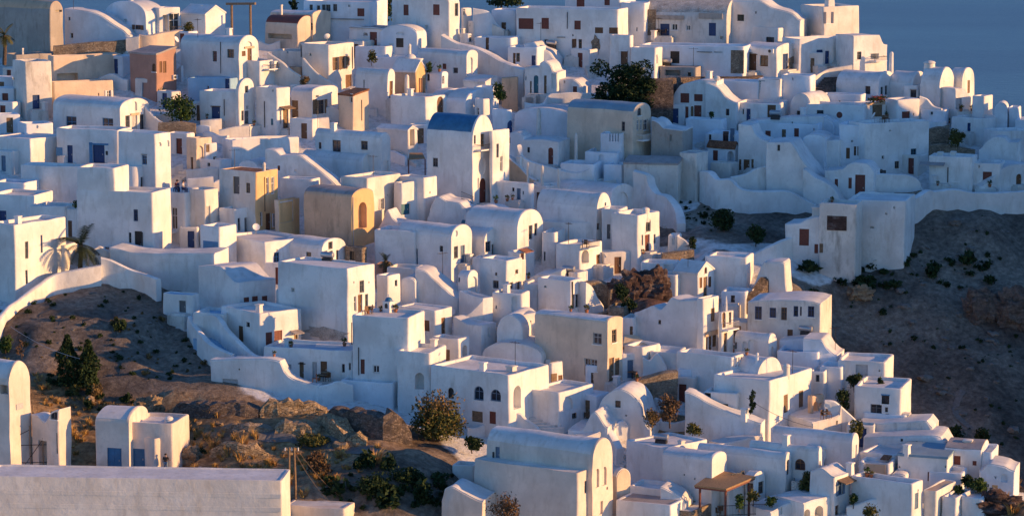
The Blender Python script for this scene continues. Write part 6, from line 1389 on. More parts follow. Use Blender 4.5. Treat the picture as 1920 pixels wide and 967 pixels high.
rnd = random.Random(11)
def inside(poly, x, y):
    c = False
    for (x1, y1), (x2, y2) in zip(poly, poly[1:]+poly[:1]):
        if (y1 > y) != (y2 > y) and x < (x2-x1)*(y-y1)/(y2-y1)+x1: c = not c
    return c
def spread(poly, n, lo, hi):
    xs = [p[0] for p in poly]; ys = [p[1] for p in poly]; out = []
    while len(out) < n:
        x, y = rnd.uniform(min(xs), max(xs)), rnd.uniform(min(ys), max(ys))
        if inside(poly, x, y): out.append((x, y, rnd.uniform(lo, hi)*(1 if rnd.random() > .12 else 1.9)))
    return out
scatter('slope', 'small dark cushion shrub on the bare shaded slope at the left', 'cushion shrubs on the bare left slope', spread([(20, 600), (90, 545), (200, 522), (280, 545), (380, 620), (390, 700), (300, 720), (200, 710), (60, 680)], 85, .35, .8), 'leaf_dark')
scatter('pale', 'pale dry cushion shrub on the bare shaded slope at the left', 'pale cushion shrubs on the bare left slope', spread([(20, 600), (90, 545), (200, 522), (280, 545), (380, 620), (390, 700), (300, 720), (200, 710), (60, 680)], 40, .25, .55), 'leaf_dry')
scatter('slope', 'small dark shrub dotted on the grey hillside at the right', 'shrubs on the grey right hillside', spread([(1560, 500), (1700, 480), (1750, 400), (1900, 400), (1910, 600), (1910, 850), (1840, 830), (1700, 690), (1560, 590)], 110, .3, .7), 'leaf_dark')
scatter('slope', 'dark thorny shrub in the scrub band under the bastion', 'thorny shrubs of the scrub band', spread([(1500, 500), (1700, 480), (1860, 500), (1860, 550), (1700, 540), (1520, 560)], 45, .8, 1.8), 'leaf_dark')
scatter('slope', 'little shrub on the pale scree of the ravine', 'shrubs on the pale scree', spread([(1260, 360), (1330, 370), (1345, 450), (1300, 440)], 22, .3, .7), 'leaf_dark')
scatter('tuft', 'golden dry grass tuft on the sunny bank at the lower left', 'golden grass tufts on the bank', spread([(60, 700), (130, 730), (220, 760), (310, 765), (330, 850), (290, 820), (180, 790), (140, 860), (80, 760)], 130, .35, .8), 'straw', name='grass_tuft', cat='grass tuft')
scatter('tuft', 'straw coloured grass clump in the valley by the ruins', 'straw grass clumps in the valley', spread([(340, 770), (420, 780), (560, 850), (720, 840), (760, 860), (640, 900), (520, 960), (340, 880)], 130, .4, 1.0), 'straw', name='grass_clump', cat='grass clump')
scatter('slope', 'brown and olive scrub bush on the sunny bank', 'scrub bushes on the bank', spread([(60, 690), (130, 720), (320, 770), (420, 850), (340, 860), (150, 800)], 40, .5, 1.2), 'leaf_olive')
scatter('slope', 'dark scrub bush in the shaded valley floor', 'scrub bushes of the valley floor', spread([(560, 880), (700, 880), (850, 850), (880, 890), (820, 950), (640, 960)], 45, .6, 1.5), 'leaf_dark')
scatter('tuft', 'dry golden tuft on the rocks in the bottom right corner', 'golden tufts in the bottom right corner', spread([(1855, 915), (1915, 905), (1915, 965), (1850, 965)], 30, .5, 1.0), 'straw', name='grass_tuft', cat='grass tuft')

# ruins and ledges of the valley
def Dinv(d):
    for (a, da), (b, db) in zip(_DP, _DP[1:]):
        if d >= db: return a + (b-a)*(d-da)/(db-da)
    return _DP[-1][0]
def ruin(label, pts, mat='lime_rock', th=1.6, cat='ruined wall'):
    pts = [(p[0], p[1], p[2], Dinv(hitground(p[0], p[2]).dot(FWD))) for p in pts]
    if mat == 'lime_rock': mat = 'ruinstone'
    P3 = []
    for px, yt, yb, g in pts:
        a = at(px, yb, D(g)); P3.append((a.x, a.y, a.z, (at(px, yt, D(g))-a).length))
    Q = []
    for p_, q_ in zip(P3, P3[1:]):
        n_ = max(2, int(math.dist(p_[:2], q_[:2])/.45)); Q += [tuple(a+(b-a)*i/n_ for a, b in zip(p_, q_)) for i in range(n_)]
    Q.append(P3[-1]); base = Vector(Q[0][:3]); bm = bmesh.new(); rgs = []; n_ = len(Q); sd_ = len(label)
    for i, (x, y, z, h_) in enumerate(Q):
        a = Q[max(0, i-1)]; b = Q[min(n_-1, i+1)]; t = Vector((b[0]-a[0], b[1]-a[1], 0)).normalized(); nn = Vector((-t.y, t.x, 0))
        h_ *= .80+.30*noise.noise(Vector((i*.33, sd_, 0)))+.16*noise.noise(Vector((i*1.7, sd_, 5))); k_ = min(1, .45+.25*min(i, n_-1-i)); h_ *= k_
        ring = []
        for s_, zz in [(-.62, -2)]+[(-.62+.12*u_, h_*u_) for u_ in (0, .2, .4, .6, .8, .97)]+[(-.2, h_), (.2, h_*1.02)]+[(.62-.12*u_, h_*u_) for u_ in (.97, .6, .2, 0)]+[(.62, -2)]:
            v = Vector((x, y, z+zz)) + nn*s_*th - base
            ring.append(v + noise.noise_vector(v*1.9+Vector((sd_, 0, 0)))*.17 + noise.noise_vector(v*.6)*.15)
        rgs.append(ring)
    loft(bm, rgs); fixn(bm); o = mesh_obj('ruined_wall', bm, mat); o.location = base; tag(o, label, cat); return o
ruin('long sunlit ruined wall at the top of the valley', [(488, 743, 778), (540, 742, 778), (590, 744, 778), (612, 752, 776)])
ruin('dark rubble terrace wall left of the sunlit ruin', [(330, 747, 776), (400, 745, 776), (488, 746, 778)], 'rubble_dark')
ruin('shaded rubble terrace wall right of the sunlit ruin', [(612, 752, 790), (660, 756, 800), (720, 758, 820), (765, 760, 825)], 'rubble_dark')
ruin('tumbledown ruin stepping down to the right', [(612, 760, 790), (640, 785, 815), (660, 800, 828)], 'lime_rock')
ruin('short ruined wall corner at the valley path', [(655, 802, 828), (690, 805, 830)], 'lime_rock')
ruin('broken tan wall block behind the power pole', [(405, 824, 846), (450, 822, 848), (480, 830, 850), (505, 838, 852)], 'lime_rock')
ruin('low sunlit stub of wall in front of the long ruined wall', [(515, 786, 806), (560, 783, 806), (600, 790, 808)], th=2.4)
ruin('collapsed dry stone step in the middle of the valley', [(420, 792, 803), (470, 790, 804), (512, 796, 806)], 'rubble', th=1.4)
rock('rough sunlit rock bank behind the flat house with blue door', 280, 785, 50, 44, 'lime_rock', seed=31)
rock('brown rock ledge right of the flat house with blue door', 350, 868, 46, 34, 'lime_rock', seed=33)
rock('brown rock in the bottom right corner', 1870, 960, 70, 40, 'redrock', seed=35)
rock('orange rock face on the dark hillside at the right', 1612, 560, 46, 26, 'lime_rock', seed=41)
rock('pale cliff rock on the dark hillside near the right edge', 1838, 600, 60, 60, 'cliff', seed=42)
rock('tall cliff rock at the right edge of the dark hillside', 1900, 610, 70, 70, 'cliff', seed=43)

# ------------------------------------------------------------------ single objects
def bar(bm, a, b, r, n=8, r2=None):
    d = (b-a).normalized(); t = d.orthogonal().normalized(); q = d.cross(t); r2 = r if r2 is None else r2
    loft(bm, [[a+t*r*math.cos(i*6.2832/n)+q*r*math.sin(i*6.2832/n) for i in range(n)], [b+t*r2*math.cos(i*6.2832/n)+q*r2*math.sin(i*6.2832/n) for i in range(n)]])
def beam(bm, a, b, w, h):
    d = (b-a).normalized(); s = d.cross(Vector((0, 0, 1))).normalized(); u = s.cross(d)
    loft(bm, [[p+s*x*w/2+u*y*h/2 for x, y in ((-1, -1), (1, -1), (1, 1), (-1, 1))] for p in (a, b)])
# timber frame on the ridge
d0 = D(70); A = at(435, 66, d0); B = at(470, 66, d0-2); h_ = (66-10)/F_PX*d0
r0 = empty('timber_frame', A); tag(r0, 'bare timber post and beam frame standing on the ridge', 'frame')
for q in (Vector(), B-A):
    bm = bmesh.new(); bar(bm, q-Vector((0, 0, 1.5)), q+Vector((0, 0, h_)), .16); fixn(bm); mesh_obj('post', bm, 'oldwood', r0)
bm = bmesh.new(); e_ = (B-A).normalized()*.9; beam(bm, Vector((0, 0, h_+.15))-e_, B-A+Vector((0, 0, h_+.15))+e_, .3, .3); fixn(bm); mesh_obj('crossbeam', bm, 'oldwood', r0)
# power pole
p0 = hitground(548, 938); sc = F_PX/p0.dot(FWD); hp = 102/sc
r0 = empty('power_pole', p0); tag(r0, 'twin wooden power pole with two sagging cables in the valley', 'power pole')
for s in (-.28, .28):
    bm = bmesh.new(); bar(bm, Vector((s*1.2, 0, -.8)), Vector((s*.8, 0, hp)), .15, 8, .11); fixn(bm); mesh_obj('pole', bm, 'oldwood', r0)
bm = bmesh.new(); beam(bm, Vector((-.9, 0, hp-.4)), Vector((.9, 0, hp-.4)), .14, .16); fixn(bm); mesh_obj('crossarm', bm, 'oldwood', r0)
for s in (-.6, 0, .6):
    bm = bmesh.new(); bar(bm, Vector((s, 0, hp-.32)), Vector((s, 0, hp-.02)), .05); fixn(bm); mesh_obj('insulator', bm, 'paintwhite', r0)
def cable(label, P, Q, sag, r=.025, mat='metal'):
    bm = bmesh.new(); pts = []
    for i in range(25):
        t = i/24; pts.append(P.lerp(Q, t)-Vector((0, 0, sag*4*t*(1-t))))
    n = 5; rings = []
    for i, p in enumerate(pts):
        dv = (pts[min(24, i+1)]-pts[max(0, i-1)]).normalized(); t_ = dv.orthogonal().normalized(); q = dv.cross(t_)
        rings.append([p-P+t_*r*math.cos(k*6.2832/n)+q*r*math.sin(k*6.2832/n) for k in range(n)])
    loft(bm, rings); fixn(bm); o = mesh_obj('cable', bm, mat); o.location = P; tag(o, label, 'cable')
top = p0+Vector((0, 0, hp-.2))
cable('upper of two cables sagging from the power pole towards the bottom', top+Vector((.5, 0, 0)), at(760, 958, D(960)), 2.2, mat='oldwood')
cable('lower of two cables sagging from the power pole towards the bottom', top+Vector((.3, 0, -.3)), at(700, 968, D(970)), 2.0, mat='oldwood')
cable('thin pale cable crossing the bare slope to the conifers', at(20, 612, 295), at(150, 672, 286), .4, .02, 'palegrey')
cable('thin cable strung across the front of the left edge house', at(-10, 482, 318), at(120, 478, 318), .3, .02)
cable('power cable across the sunlit corner house', at(1400, 745, D(800)-2), at(1524, 800, D(790)-3), .4, .02)
# shrine
ps = hitfloor(729, 583) or hitscene(729, 583); r0 = empty('shrine', ps, R(-35)); tag(r0, 'tiny white shrine with a blue dome standing on a terrace', 'shrine')
bm = bmesh.new(); box(bm, -.42, .42, -.42, .42, -.1, 1.05); box(bm, -.48, .48, -.48, .48, 1.05, 1.13); fixn(bm); mesh_obj('base', bm, 'white', r0)
bm = bmesh.new(); loft(bm, [[(.40*math.cos(a_)*math.cos(u*.3927), .40*math.cos(a_)*math.sin(u*.3927), 1.13+.42*math.sin(a_)) for u in range(16)] for a_ in [k*.19 for k in range(9)]]); fixn(bm); mesh_obj('dome', bm, 'blue', r0, 60)
bm = bmesh.new(); box(bm, -.03, .03, -.03, .03, 1.5, 1.85); box(bm, -.12, .12, -.03, .03, 1.68, 1.74); fixn(bm); mesh_obj('cross', bm, 'paintwhite', r0)
bm = bmesh.new(); prism(bm, Face((0, -.42, 0), (1, 0, 0), (0, -1, 0)), 0, .68, outline(.36, .5, True), 0, .02); fixn(bm); mesh_obj('opening', bm, 'dark', r0)
# church crown: small belfry with a cross on the facade
# slender chimneys
def chimney(label, px, ptop, pbot, wpx, d=None, mat='white_worn', cap='dome'):
    p = at(px, pbot, d) if d else hitscene(px, pbot); s = F_PX/p.dot(FWD); h, w_ = (pbot-ptop)/s, wpx/s
    bm = bmesh.new(); e = w_/2
    prof = [(-1.2, 1.15), (h*.5, 1.0), (h*.86, .9)] + ([(h*.9, .9), (h*.97, .6), (h, .15)] if cap == 'dome' else [(h*.87, 1.25), (h*.92, 1.25), (h*.93, .7), (h, .7)])
    loft(bm, [[wob((e*k*math.cos(i*math.pi/5), e*k*math.sin(i*math.pi/5), z), px, .04) for i in range(10)] for z, k in prof]); fixn(bm)
    o = mesh_obj('chimney', bm, mat, None, 45); o.location = p; tag(o, label, 'chimney')
chimney('tall tapering stone chimney before the white mound roof', 1010, 202, 258, 9, D(262), 'white_worn')
chimney('tall slim white pole chimney left of the broken rock ledge', 1080, 249, 306, 6, D(312))
chimney('slender chimney right of the church steps, tallest of the row', 1017, 310, 362, 6, D(368))
chimney('slender chimney in front of the brown sloping gable', 990, 304, 350, 5, D(356))
chimney('thin chimney on the low sunlit roof with the pale terrace', 1048, 316, 360, 5, D(366))
chimney('white chimney with a ball finial beside the small tan chapel', 763, 140, 182, 9, D(186), 'white_warm')
chimney('round topped white chimney post by the sea', 1671, 97, 126, 8, D(130), 'white')
chimney('white chimney in front of the great white bastion', 1533, 388, 412, 9, D(415), 'white')
chimney('short white chimney below the curled gable house', 1254, 912, 935, 9, D(940), 'white')
chimney('white chimney with cap on the arcade terrace', 1420, 660, 678, 6, None, 'white')
# reed pergola
dP = D(958); c = [at(1312, 962, dP), at(1360, 968, dP-1.2), at(1404, 958, dP+1.0), at(1345, 955, dP+3.2)]
zb = min(v.z for v in c)-.2; s = F_PX/dP; ht = (965-902)/s
r0 = empty('reed_pergola', Vector((c[0].x, c[0].y, zb))); tag(r0, 'reed roofed pergola on tall reddish brown posts', 'pergola')
o_ = Vector((c[0].x, c[0].y, zb))
cc = [Vector((v.x, v.y, zb))-o_ for v in c]
for v in cc:
    bm = bmesh.new(); bar(bm, v-Vector((0, 0, 2)), v+Vector((0, 0, ht)), .11); fixn(bm); mesh_obj('post', bm, 'redwood', r0)
ctr = sum(cc, Vector())/4
ring = [ctr+(v-ctr)*1.25 for v in (cc[0], cc[1], cc[2], cc[3])]
bm = bmesh.new(); loft(bm, [[v+Vector((0, 0, ht+.05+(.55 if i in (2, 3) else 0)+dz)) for i, v in enumerate(ring)] for dz in (0, .16)]); fixn(bm); mesh_obj('roof', bm, 'reed', r0)
bm = bmesh.new()
for a_, b_ in ((0, 1), (1, 2), (2, 3), (3, 0)): beam(bm, ring[a_]*.96+ctr*.04+Vector((0, 0, ht-.02+(.55 if a_ in (2, 3) else 0))), ring[b_]*.96+ctr*.04+Vector((0, 0, ht-.02+(.55 if b_ in (2, 3) else 0))), .12, .16)
fixn(bm); mesh_obj('beam', bm, 'redwood', r0)
# railings
def railing(label, A, B, h=1.0, mat='metal', step=.14):
    L_ = (B-A).length; t = (B-A)/L_; bm = bmesh.new()
    for z in (h, .12): beam(bm, Vector((0, 0, z)), t*L_+Vector((0, 0, z)), .05, .05)
    for i in range(int(L_/step)+1): bar(bm, t*min(L_, i*step)+Vector((0, 0, .0)), t*min(L_, i*step)+Vector((0, 0, h)), .014, 4)
    fixn(bm); o = mesh_obj('railing', bm, mat); o.location = A; tag(o, label, 'railing')
railing('dark iron railing in front of the reed pergola', at(1345, 968, D(975)), at(1436, 964, D(972)))
railing('iron railing on the terrace steps by the church', hitfloor(865, 374) or hitscene(865, 376), hitfloor(888, 384) or hitscene(888, 386), .9)
# awnings and canopies on posts
def awning(label, pix, d, post_h, mat, tilt=.4, postmat='oldwood'):
    """four picture points of the roof edge, front edge first; posts drop to the ground below"""
    P = [at(x, y, d+k) for (x, y), k in zip(pix, (0, 0, 2.2, 2.2))]
    o0 = P[0].copy(); r = empty('awning', o0-Vector((0, 0, post_h))); tag(r, label, 'awning'); off = Vector((0, 0, post_h))
    bm = bmesh.new(); loft(bm, [[p-o0+off+Vector((0, 0, dz)) for p in P] for dz in (0, .1)]); fixn(bm); mesh_obj('cover', bm, mat, r)
    for p in P[:2]:
        bm = bmesh.new(); bar(bm, p-o0+off-Vector((0, 0, post_h+1)), p-o0+off, .07); fixn(bm); mesh_obj('post', bm, postmat, r)
awning('tan canvas awning between the yellowish house and the wavy parapet house', [(1168, 650), (1216, 650), (1196, 630), (1172, 628)], D(672), 1.8, 'canvas')
awning('rustic reed porch roof on red posts beside the blue roofed church', [(766, 300), (797, 298), (792, 288), (768, 288)], D(340), 2.4, 'reed', postmat='redwood')
# person helper -----------------------------------------------------------------
def person(label, loc, rz, pose, top, bottom, hair='hair'):
    """one skinned body; pose gives joint positions in metres"""
    V = pose; names = list(V)
    E = [('pelvis', 'chest'), ('chest', 'neck'), ('neck', 'head'), ('chest', 'lsh'), ('lsh', 'lel'), ('lel', 'lha'), ('chest', 'rsh'), ('rsh', 'rel'), ('rel', 'rha'),
         ('pelvis', 'lhip'), ('lhip', 'lkn'), ('lkn', 'lan'), ('lan', 'lto'), ('pelvis', 'rhip'), ('rhip', 'rkn'), ('rkn', 'ran'), ('ran', 'rto')]
    rad = {'pelvis': .15, 'chest': .16, 'neck': .06, 'head': .105, 'lsh': .075, 'rsh': .075, 'lel': .05, 'rel': .05, 'lha': .04, 'rha': .04, 'lhip': .10, 'rhip': .10, 'lkn': .07, 'rkn': .07, 'lan': .045, 'ran': .045, 'lto': .04, 'rto': .04}
    def skin(keys, grow, nm, mat, parent, root_k):
        ks = [k for k in names if k in keys]; idx = {k: i for i, k in enumerate(ks)}
        me = bpy.data.meshes.new(nm); me.from_pydata([V[k] for k in ks], [(idx[a], idx[b]) for a, b in E if a in idx and b in idx], [])
        o = bpy.data.objects.new(nm, me); link(o); o.modifiers.new('s', 'SKIN')
        for k in ks:
            sv_ = me.skin_vertices[0].data[idx[k]]; sv_.radius = (rad[k]*grow,)*2; sv_.use_root = (k == root_k)
        o.modifiers.new('u', 'SUBSURF').levels = 1; o.modifiers['u'].render_levels = 2
        me.materials.append(MATS[mat]); o.parent = parent; return o
    r = empty('person', loc, rz); tag(r, label, 'person')
    skin(set(names), 1, 'body', 'skin', r, 'pelvis')
    skin({'pelvis', 'chest', 'lsh', 'rsh', 'lel', 'rel'}, 1.18, 'shirt', top, r, 'pelvis')
    skin({'pelvis', 'lhip', 'rhip', 'lkn', 'rkn', 'lan', 'ran'}, 1.2, 'trousers', bottom, r, 'pelvis')
    bm = bmesh.new(); bmesh.ops.create_icosphere(bm, subdivisions=2, radius=.118)
    h = Vector(V['head'])
    for v in bm.verts:
        if v.co.z < -.02 and v.co.y < .03: v.co *= .8
        v.co = v.co*1.05 + h + Vector((0, .02, .035))
    mesh_obj('hair', bm, hair, r, 180)
SIT = dict(pelvis=(0, 0, .5), chest=(0, .03, .95), neck=(0, .02, 1.12), head=(0, -.02, 1.27), lsh=(-.19, .02, 1.02), lel=(-.25, -.08, .76), lha=(-.16, -.32, .70), rsh=(.19, .02, 1.02), rel=(.25, -.08, .76), rha=(.16, -.32, .70),
           lhip=(-.1, -.03, .48), lkn=(-.13, -.45, .50), lan=(-.13, -.45, .08), lto=(-.13, -.6, .04), rhip=(.1, -.03, .48), rkn=(.13, -.45, .50), ran=(.13, -.43, .08), rto=(.13, -.58, .04))
STAND = dict(pelvis=(0, 0, .95), chest=(0, .01, 1.32), neck=(0, 0, 1.5), head=(0, -.02, 1.66), lsh=(-.2, 0, 1.42), lel=(-.27, .02, 1.14), lha=(-.26, -.06, .9), rsh=(.2, 0, 1.42), rel=(.36, -.05, 1.2), rha=(.56, -.12, 1.12),
             lhip=(-.1, 0, .9), lkn=(-.11, -.02, .5), lan=(-.11, .02, .08), lto=(-.12, -.14, .04), rhip=(.1, 0, .9), rkn=(.11, -.03, .5), ran=(.11, .02, .08), rto=(.12, -.14, .04))
def stool(label, loc):
    r = empty('stool', loc); tag(r, label, 'stool')
    bm = bmesh.new(); box(bm, -.2, .2, -.18, .2, .34, .39); fixn(bm); mesh_obj('seat', bm, 'wood', r)
    for x in (-.16, .16):
        for y in (-.14, .16):
            bm = bmesh.new(); bar(bm, Vector((x, y, 0)), Vector((x, y, .35)), .02, 5); fixn(bm); mesh_obj('leg', bm, 'wood', r)
for k, (px, tp, lb, sl) in enumerate(((326, 'redcloth', 'seated person in red clothing on the roof terrace, left of three', 'wooden stool under the seated person in red'),
                                  (333, 'navycloth', 'seated person in navy clothing on the roof terrace, middle of three', 'wooden stool under the seated person in navy'),
                                  (344, 'palecloth', 'seated person in pale clothing on the roof terrace, right of three', 'wooden stool under the seated person in pale clothing'))):
    q = hitfloor(px, 361) or hitscene(px, 362); stool(sl, q); person(lb, q, R((30, -40, 60)[k]), SIT, tp, 'navycloth')
q = hitground(311, 884); q2 = at(311, 884, D(884)-.5)
person('dark dressed person in a blue skirt reaching out beside the blue door house', Vector((q2.x, q2.y, q2.z)), R(-10), STAND, 'hair', 'slateblue')
# potted plants on terraces
def pot_proto(k):
    rn = random.Random(k); bm = bmesh.new(); loft(bm, [[(r_*math.cos(i*.6283), r_*math.sin(i*.6283), z) for i in range(10)] for z, r_ in ((0, .16), (.3, .22), (.36, .25), (.38, .2))]); fixn(bm)
    me = bpy.data.meshes.new('pot'); bm.to_mesh(me); bm.free(); me.materials.append(MATS['clay'])
    bm = crown(rn, .8, .7, 160, .1, 5, .3); ml = bpy.data.meshes.new('plant'); bm.to_mesh(ml); bm.free(); ml.materials.append(MATS['leaf' if k % 2 else 'leaf_olive']); return me, ml
PP = [pot_proto(k) for k in range(3)]
for i, (px, py) in enumerate(((263, 245), (497, 205), (506, 232), (388, 210), (830, 122), (905, 118), (955, 375), (930, 378), (945, 372), (470, 236), (405, 438), (300, 436), (388, 428), (720, 584), (742, 582), (690, 588), (1076, 576), (1100, 580), (1030, 556), (985, 520), (1200, 480), (1180, 690), (1200, 700), (1795, 215), (1808, 212), (1822, 218), (1780, 212), (1660, 225), (1600, 262), (1560, 365), (1758, 365), (1850, 350), (540, 655), (520, 660), (640, 640), (598, 712), (1640, 888), (1632, 890), (1370, 660), (1400, 665), (1480, 320), (1215, 205), (1330, 228))):
    q = hitfloor(px, py); me, ml = PP[i % 3]
    if q is None: continue
    r = empty('potted_plant', q); tag(r, 'small clay pot with a leafy plant on a white terrace', 'potted plant', 'potted plants on the terraces')
    s = .62+.4*((i*37) % 10)/10; r.scale = (s, s, s)
    a_ = link(bpy.data.objects.new('pot', me)); a_.parent = r; b_ = link(bpy.data.objects.new('foliage', ml)); b_.parent = r; b_.location = (0, 0, .3)
# footpath on the far hillside
def ribbon(label, name, pix, w_, mat):
    pts = smoothpts([tuple(hitground(x, y)) for x, y in pix], 6); bm = bmesh.new(); prev = None
    for i, p in enumerate(pts):
        a, b_ = Vector(pts[max(0, i-1)]), Vector(pts[min(len(pts)-1, i+1)]); t = (b_-a); t.z = 0; t.normalize(); n_ = Vector((-t.y, t.x, 0))*w_/2
        q = Vector(p); cur = [bm.verts.new((q.x+s*n_.x, q.y+s*n_.y, gz(q.x+s*n_.x, q.y+s*n_.y)+.06)) for s in (-1, 0, 1)]
        if prev: bm.faces.new((prev[0], prev[1], cur[1], cur[0])); bm.faces.new((prev[1], prev[2], cur[2], cur[1]))
        prev = cur
    fixn(bm); o = mesh_obj(name, bm, mat); o['kind'] = 'structure'; o['label'] = label; o['category'] = 'path'
ribbon('pale winding footpath on the dark hillside', 'path', [(1806, 735), (1795, 752), (1792, 775), (1806, 795), (1822, 808)], .7, 'dust')
ribbon('dusty track through the valley floor', 'track', [(470, 812), (500, 818), (560, 825), (640, 838), (720, 852)], 2.2, 'dust')

scatter('stone', 'loose grey stone lying on the bare left slope', 'loose stones on the bare left slope', spread([(20, 600), (90, 545), (200, 522), (280, 545), (380, 620), (390, 700), (300, 720), (200, 710), (60, 680)], 60, .2, .5), 'dust', name='stone', cat='stone')
scatter('stone', 'loose stone lying on the grey right hillside', 'loose stones on the right hillside', spread([(1560, 500), (1700, 480), (1750, 400), (1900, 400), (1910, 600), (1910, 850), (1840, 830), (1700, 690), (1560, 590)], 90, .3, .9), 'dust', name='stone', cat='stone')
scatter('stone2', 'tan stone lying among the grass of the lower left bank', 'tan stones on the lower left bank', spread([(60, 700), (220, 760), (330, 770), (560, 800), (700, 840), (560, 880), (340, 870), (150, 850)], 80, .3, .9), 'lime_rock', name='stone', cat='stone')
# scaffold
q = hitground(58, 884); r0 = empty('scaffold', q); tag(r0, 'rusty pole scaffold against the unfinished annex at the left edge', 'scaffold')
for x, y, z in ((-.9, -1.4, 5.2), (.2, -1.4, 4.8), (1.4, -1.2, 3.6), (2.6, -1.0, 3.2)):
    bm = bmesh.new(); bar(bm, Vector((x, y, -.5)), Vector((x, y, z)), .05, 6); fixn(bm); mesh_obj('pole', bm, 'oldwood', r0)
for a_, b_ in (((-.9, -1.4, 1.2), (2.6, -1.0, 1.2)), ((-.9, -1.4, 2.9), (2.6, -1.0, 2.9)), ((-.9, -1.4, .2), (1.4, -1.2, 3.4)), ((-2.6, -1.5, 3.0), (.2, -1.4, 4.4))):
    bm = bmesh.new(); bar(bm, Vector(a_), Vector(b_), .04, 6); fixn(bm); mesh_obj('rail', bm, 'metal', r0)
# ------------------------------------------------------------------ small things in the gaps between the houses
_vp = [(0, 160), (240, 80), (700, 60), (1100, 60), (1560, 90), (1850, 210), (1900, 340), (1650, 350), (1500, 380), (1300, 330), (1240, 470), (1400, 620), (1600, 700), (1850, 880), (1700, 960), (1000, 900), (880, 800), (640, 730), (480, 560), (330, 500), (200, 470), (0, 440)]
_rg = random.Random(23); _pl = []
def _cube_store(q, rz, w_, d_, h_, k):
    r = empty('store_room', q, rz); tag(r, 'tiny white store room with a plain door squeezed between houses', 'store room', 'tiny store rooms between the houses')
    bm = bmesh.new(); ring = rrect(-w_/2, w_/2, 0, d_, .15); loft(bm, [[wob((x, y, z), k, .08) for x, y in rr_] for z, rr_ in ((-2.5, ring), (0, ring), (h_*.5, ring), (h_-.1, ring), (h_, offs(ring, -w_/2, w_/2, 0, d_, .12)), (h_-.15, offs(ring, -w_/2, w_/2, 0, d_, .25)))]); fixn(bm)
    wl = mesh_obj('wall', bm, ('white', 'white_blue', 'white_warm')[k % 3], r, 38)
    cut = bmesh.new(); opening(cut, r, Face((-w_/2, 0, 0), (1, 0, 0), (0, -1, 0)), w_*(.35+.3*_rg.random()), .95, .8, 1.9, 'd', ('wood', 'redwood', 'bluedoor', 'oldwood', 'slateblue')[k % 5]); boolean(wl, cut)
_k = 0
for yy in range(70, 950, 11):
    for xx in range(5, 1900, 15):
        x_, y_ = xx+_rg.uniform(-5, 5), yy+_rg.uniform(-4, 4)
        if not inside(_vp, x_, y_) or (1120 < x_ < 1275 and 520 < y_ < 640): continue
        ok, lc, nr, i_, ob, m_ = scene.ray_cast(_DG, Vector((0, 0, 0)), ray(x_, y_).normalized())
        if not ok or ob.name != 'ground' or nr.z < .6: continue
        if any((lc.x-p_.x)**2+(lc.y-p_.y)**2 < 10.5 for p_ in _pl): continue
        _pl.append(lc.copy()); _k += 1; t_ = _rg.random(); rz = R(_rg.choice((-35, -20, -38, -10, 15)))
        if t_ < .36: _cube_store(lc, rz, _rg.uniform(1.9, 3.2), _rg.uniform(1.6, 2.6), _rg.uniform(2.1, 2.7), _k)
        elif t_ < .72:
            L2, h2 = _rg.uniform(1.8, 4.2), _rg.uniform(.7, 1.5); bm = bmesh.new(); rgs = []
            for i in range(7):
                u_ = -L2/2+L2*i/6; hh = h2*(1+.25*math.sin(i*.9+_k)); rgs.append([wob((u_, y2, z2), _k, .08) for y2, z2 in ((-.2, -2), (-.2, hh-.1), (-.1, hh), (.1, hh), (.2, hh-.1), (.2, -2))])
            loft(bm, rgs); fixn(bm); o = mesh_obj('garden_wall', bm, ('white', 'white_blue', 'white_warm', 'white')[_k % 4], None, 40); o.location = lc; o.rotation_euler = (0, 0, rz); tag(o, 'short white garden wall in a gap between the houses', 'wall', 'short garden walls between the houses')
        else:
            n_ = _rg.randint(5, 9); w2 = _rg.uniform(1.1, 1.7); bm = bmesh.new()
            for i in range(n_): box(bm, i*.3, i*.3+.3, -w2/2, w2/2, -1.5, .17*(i+1))
            fixn(bm); o = mesh_obj('stairs', bm, 'white_worn'); o.location = lc; o.rotation_euler = (0, 0, R(_rg.choice((55, 100, 140, 35)))); tag(o, 'short flight of white steps in a lane between the houses', 'stairs', 'short flights of steps in the lanes')
print('GAP FILL', _k)
# ------------------------------------------------------------------ roof clutter
def roofset(name, label, group, build, pts, rz=None):
    proto = None
    for i, (px, py) in enumerate(pts):
        q = hitfloor(px, py)
        if q is None: continue
        if proto is None:
            r = proto = build(name); 
        else:
            r = proto.copy(); link(r)
            for ch in proto.children: c_ = ch.copy(); link(c_); c_.parent = r
        r.location = q; r.rotation_euler = (0, 0, R(rz if rz is not None else (i*67) % 360)); tag(r, label, name.replace('_', ' '), group)
def b_aerial(n):
    r = empty(n, (0, 0, 0)); bm = bmesh.new(); bar(bm, Vector((0, 0, -.3)), Vector((0, 0, 2.4)), .03, 5); fixn(bm); mesh_obj('mast', bm, 'metal', r)
    bm = bmesh.new(); bar(bm, Vector((-.6, 0, 2.25)), Vector((.6, 0, 2.25)), .02, 4)
    for x in (-.5, -.25, 0, .25, .5): bar(bm, Vector((x, -.35, 2.25)), Vector((x, .35, 2.25)), .014, 4)
    fixn(bm); mesh_obj('antenna', bm, 'metal', r); return r
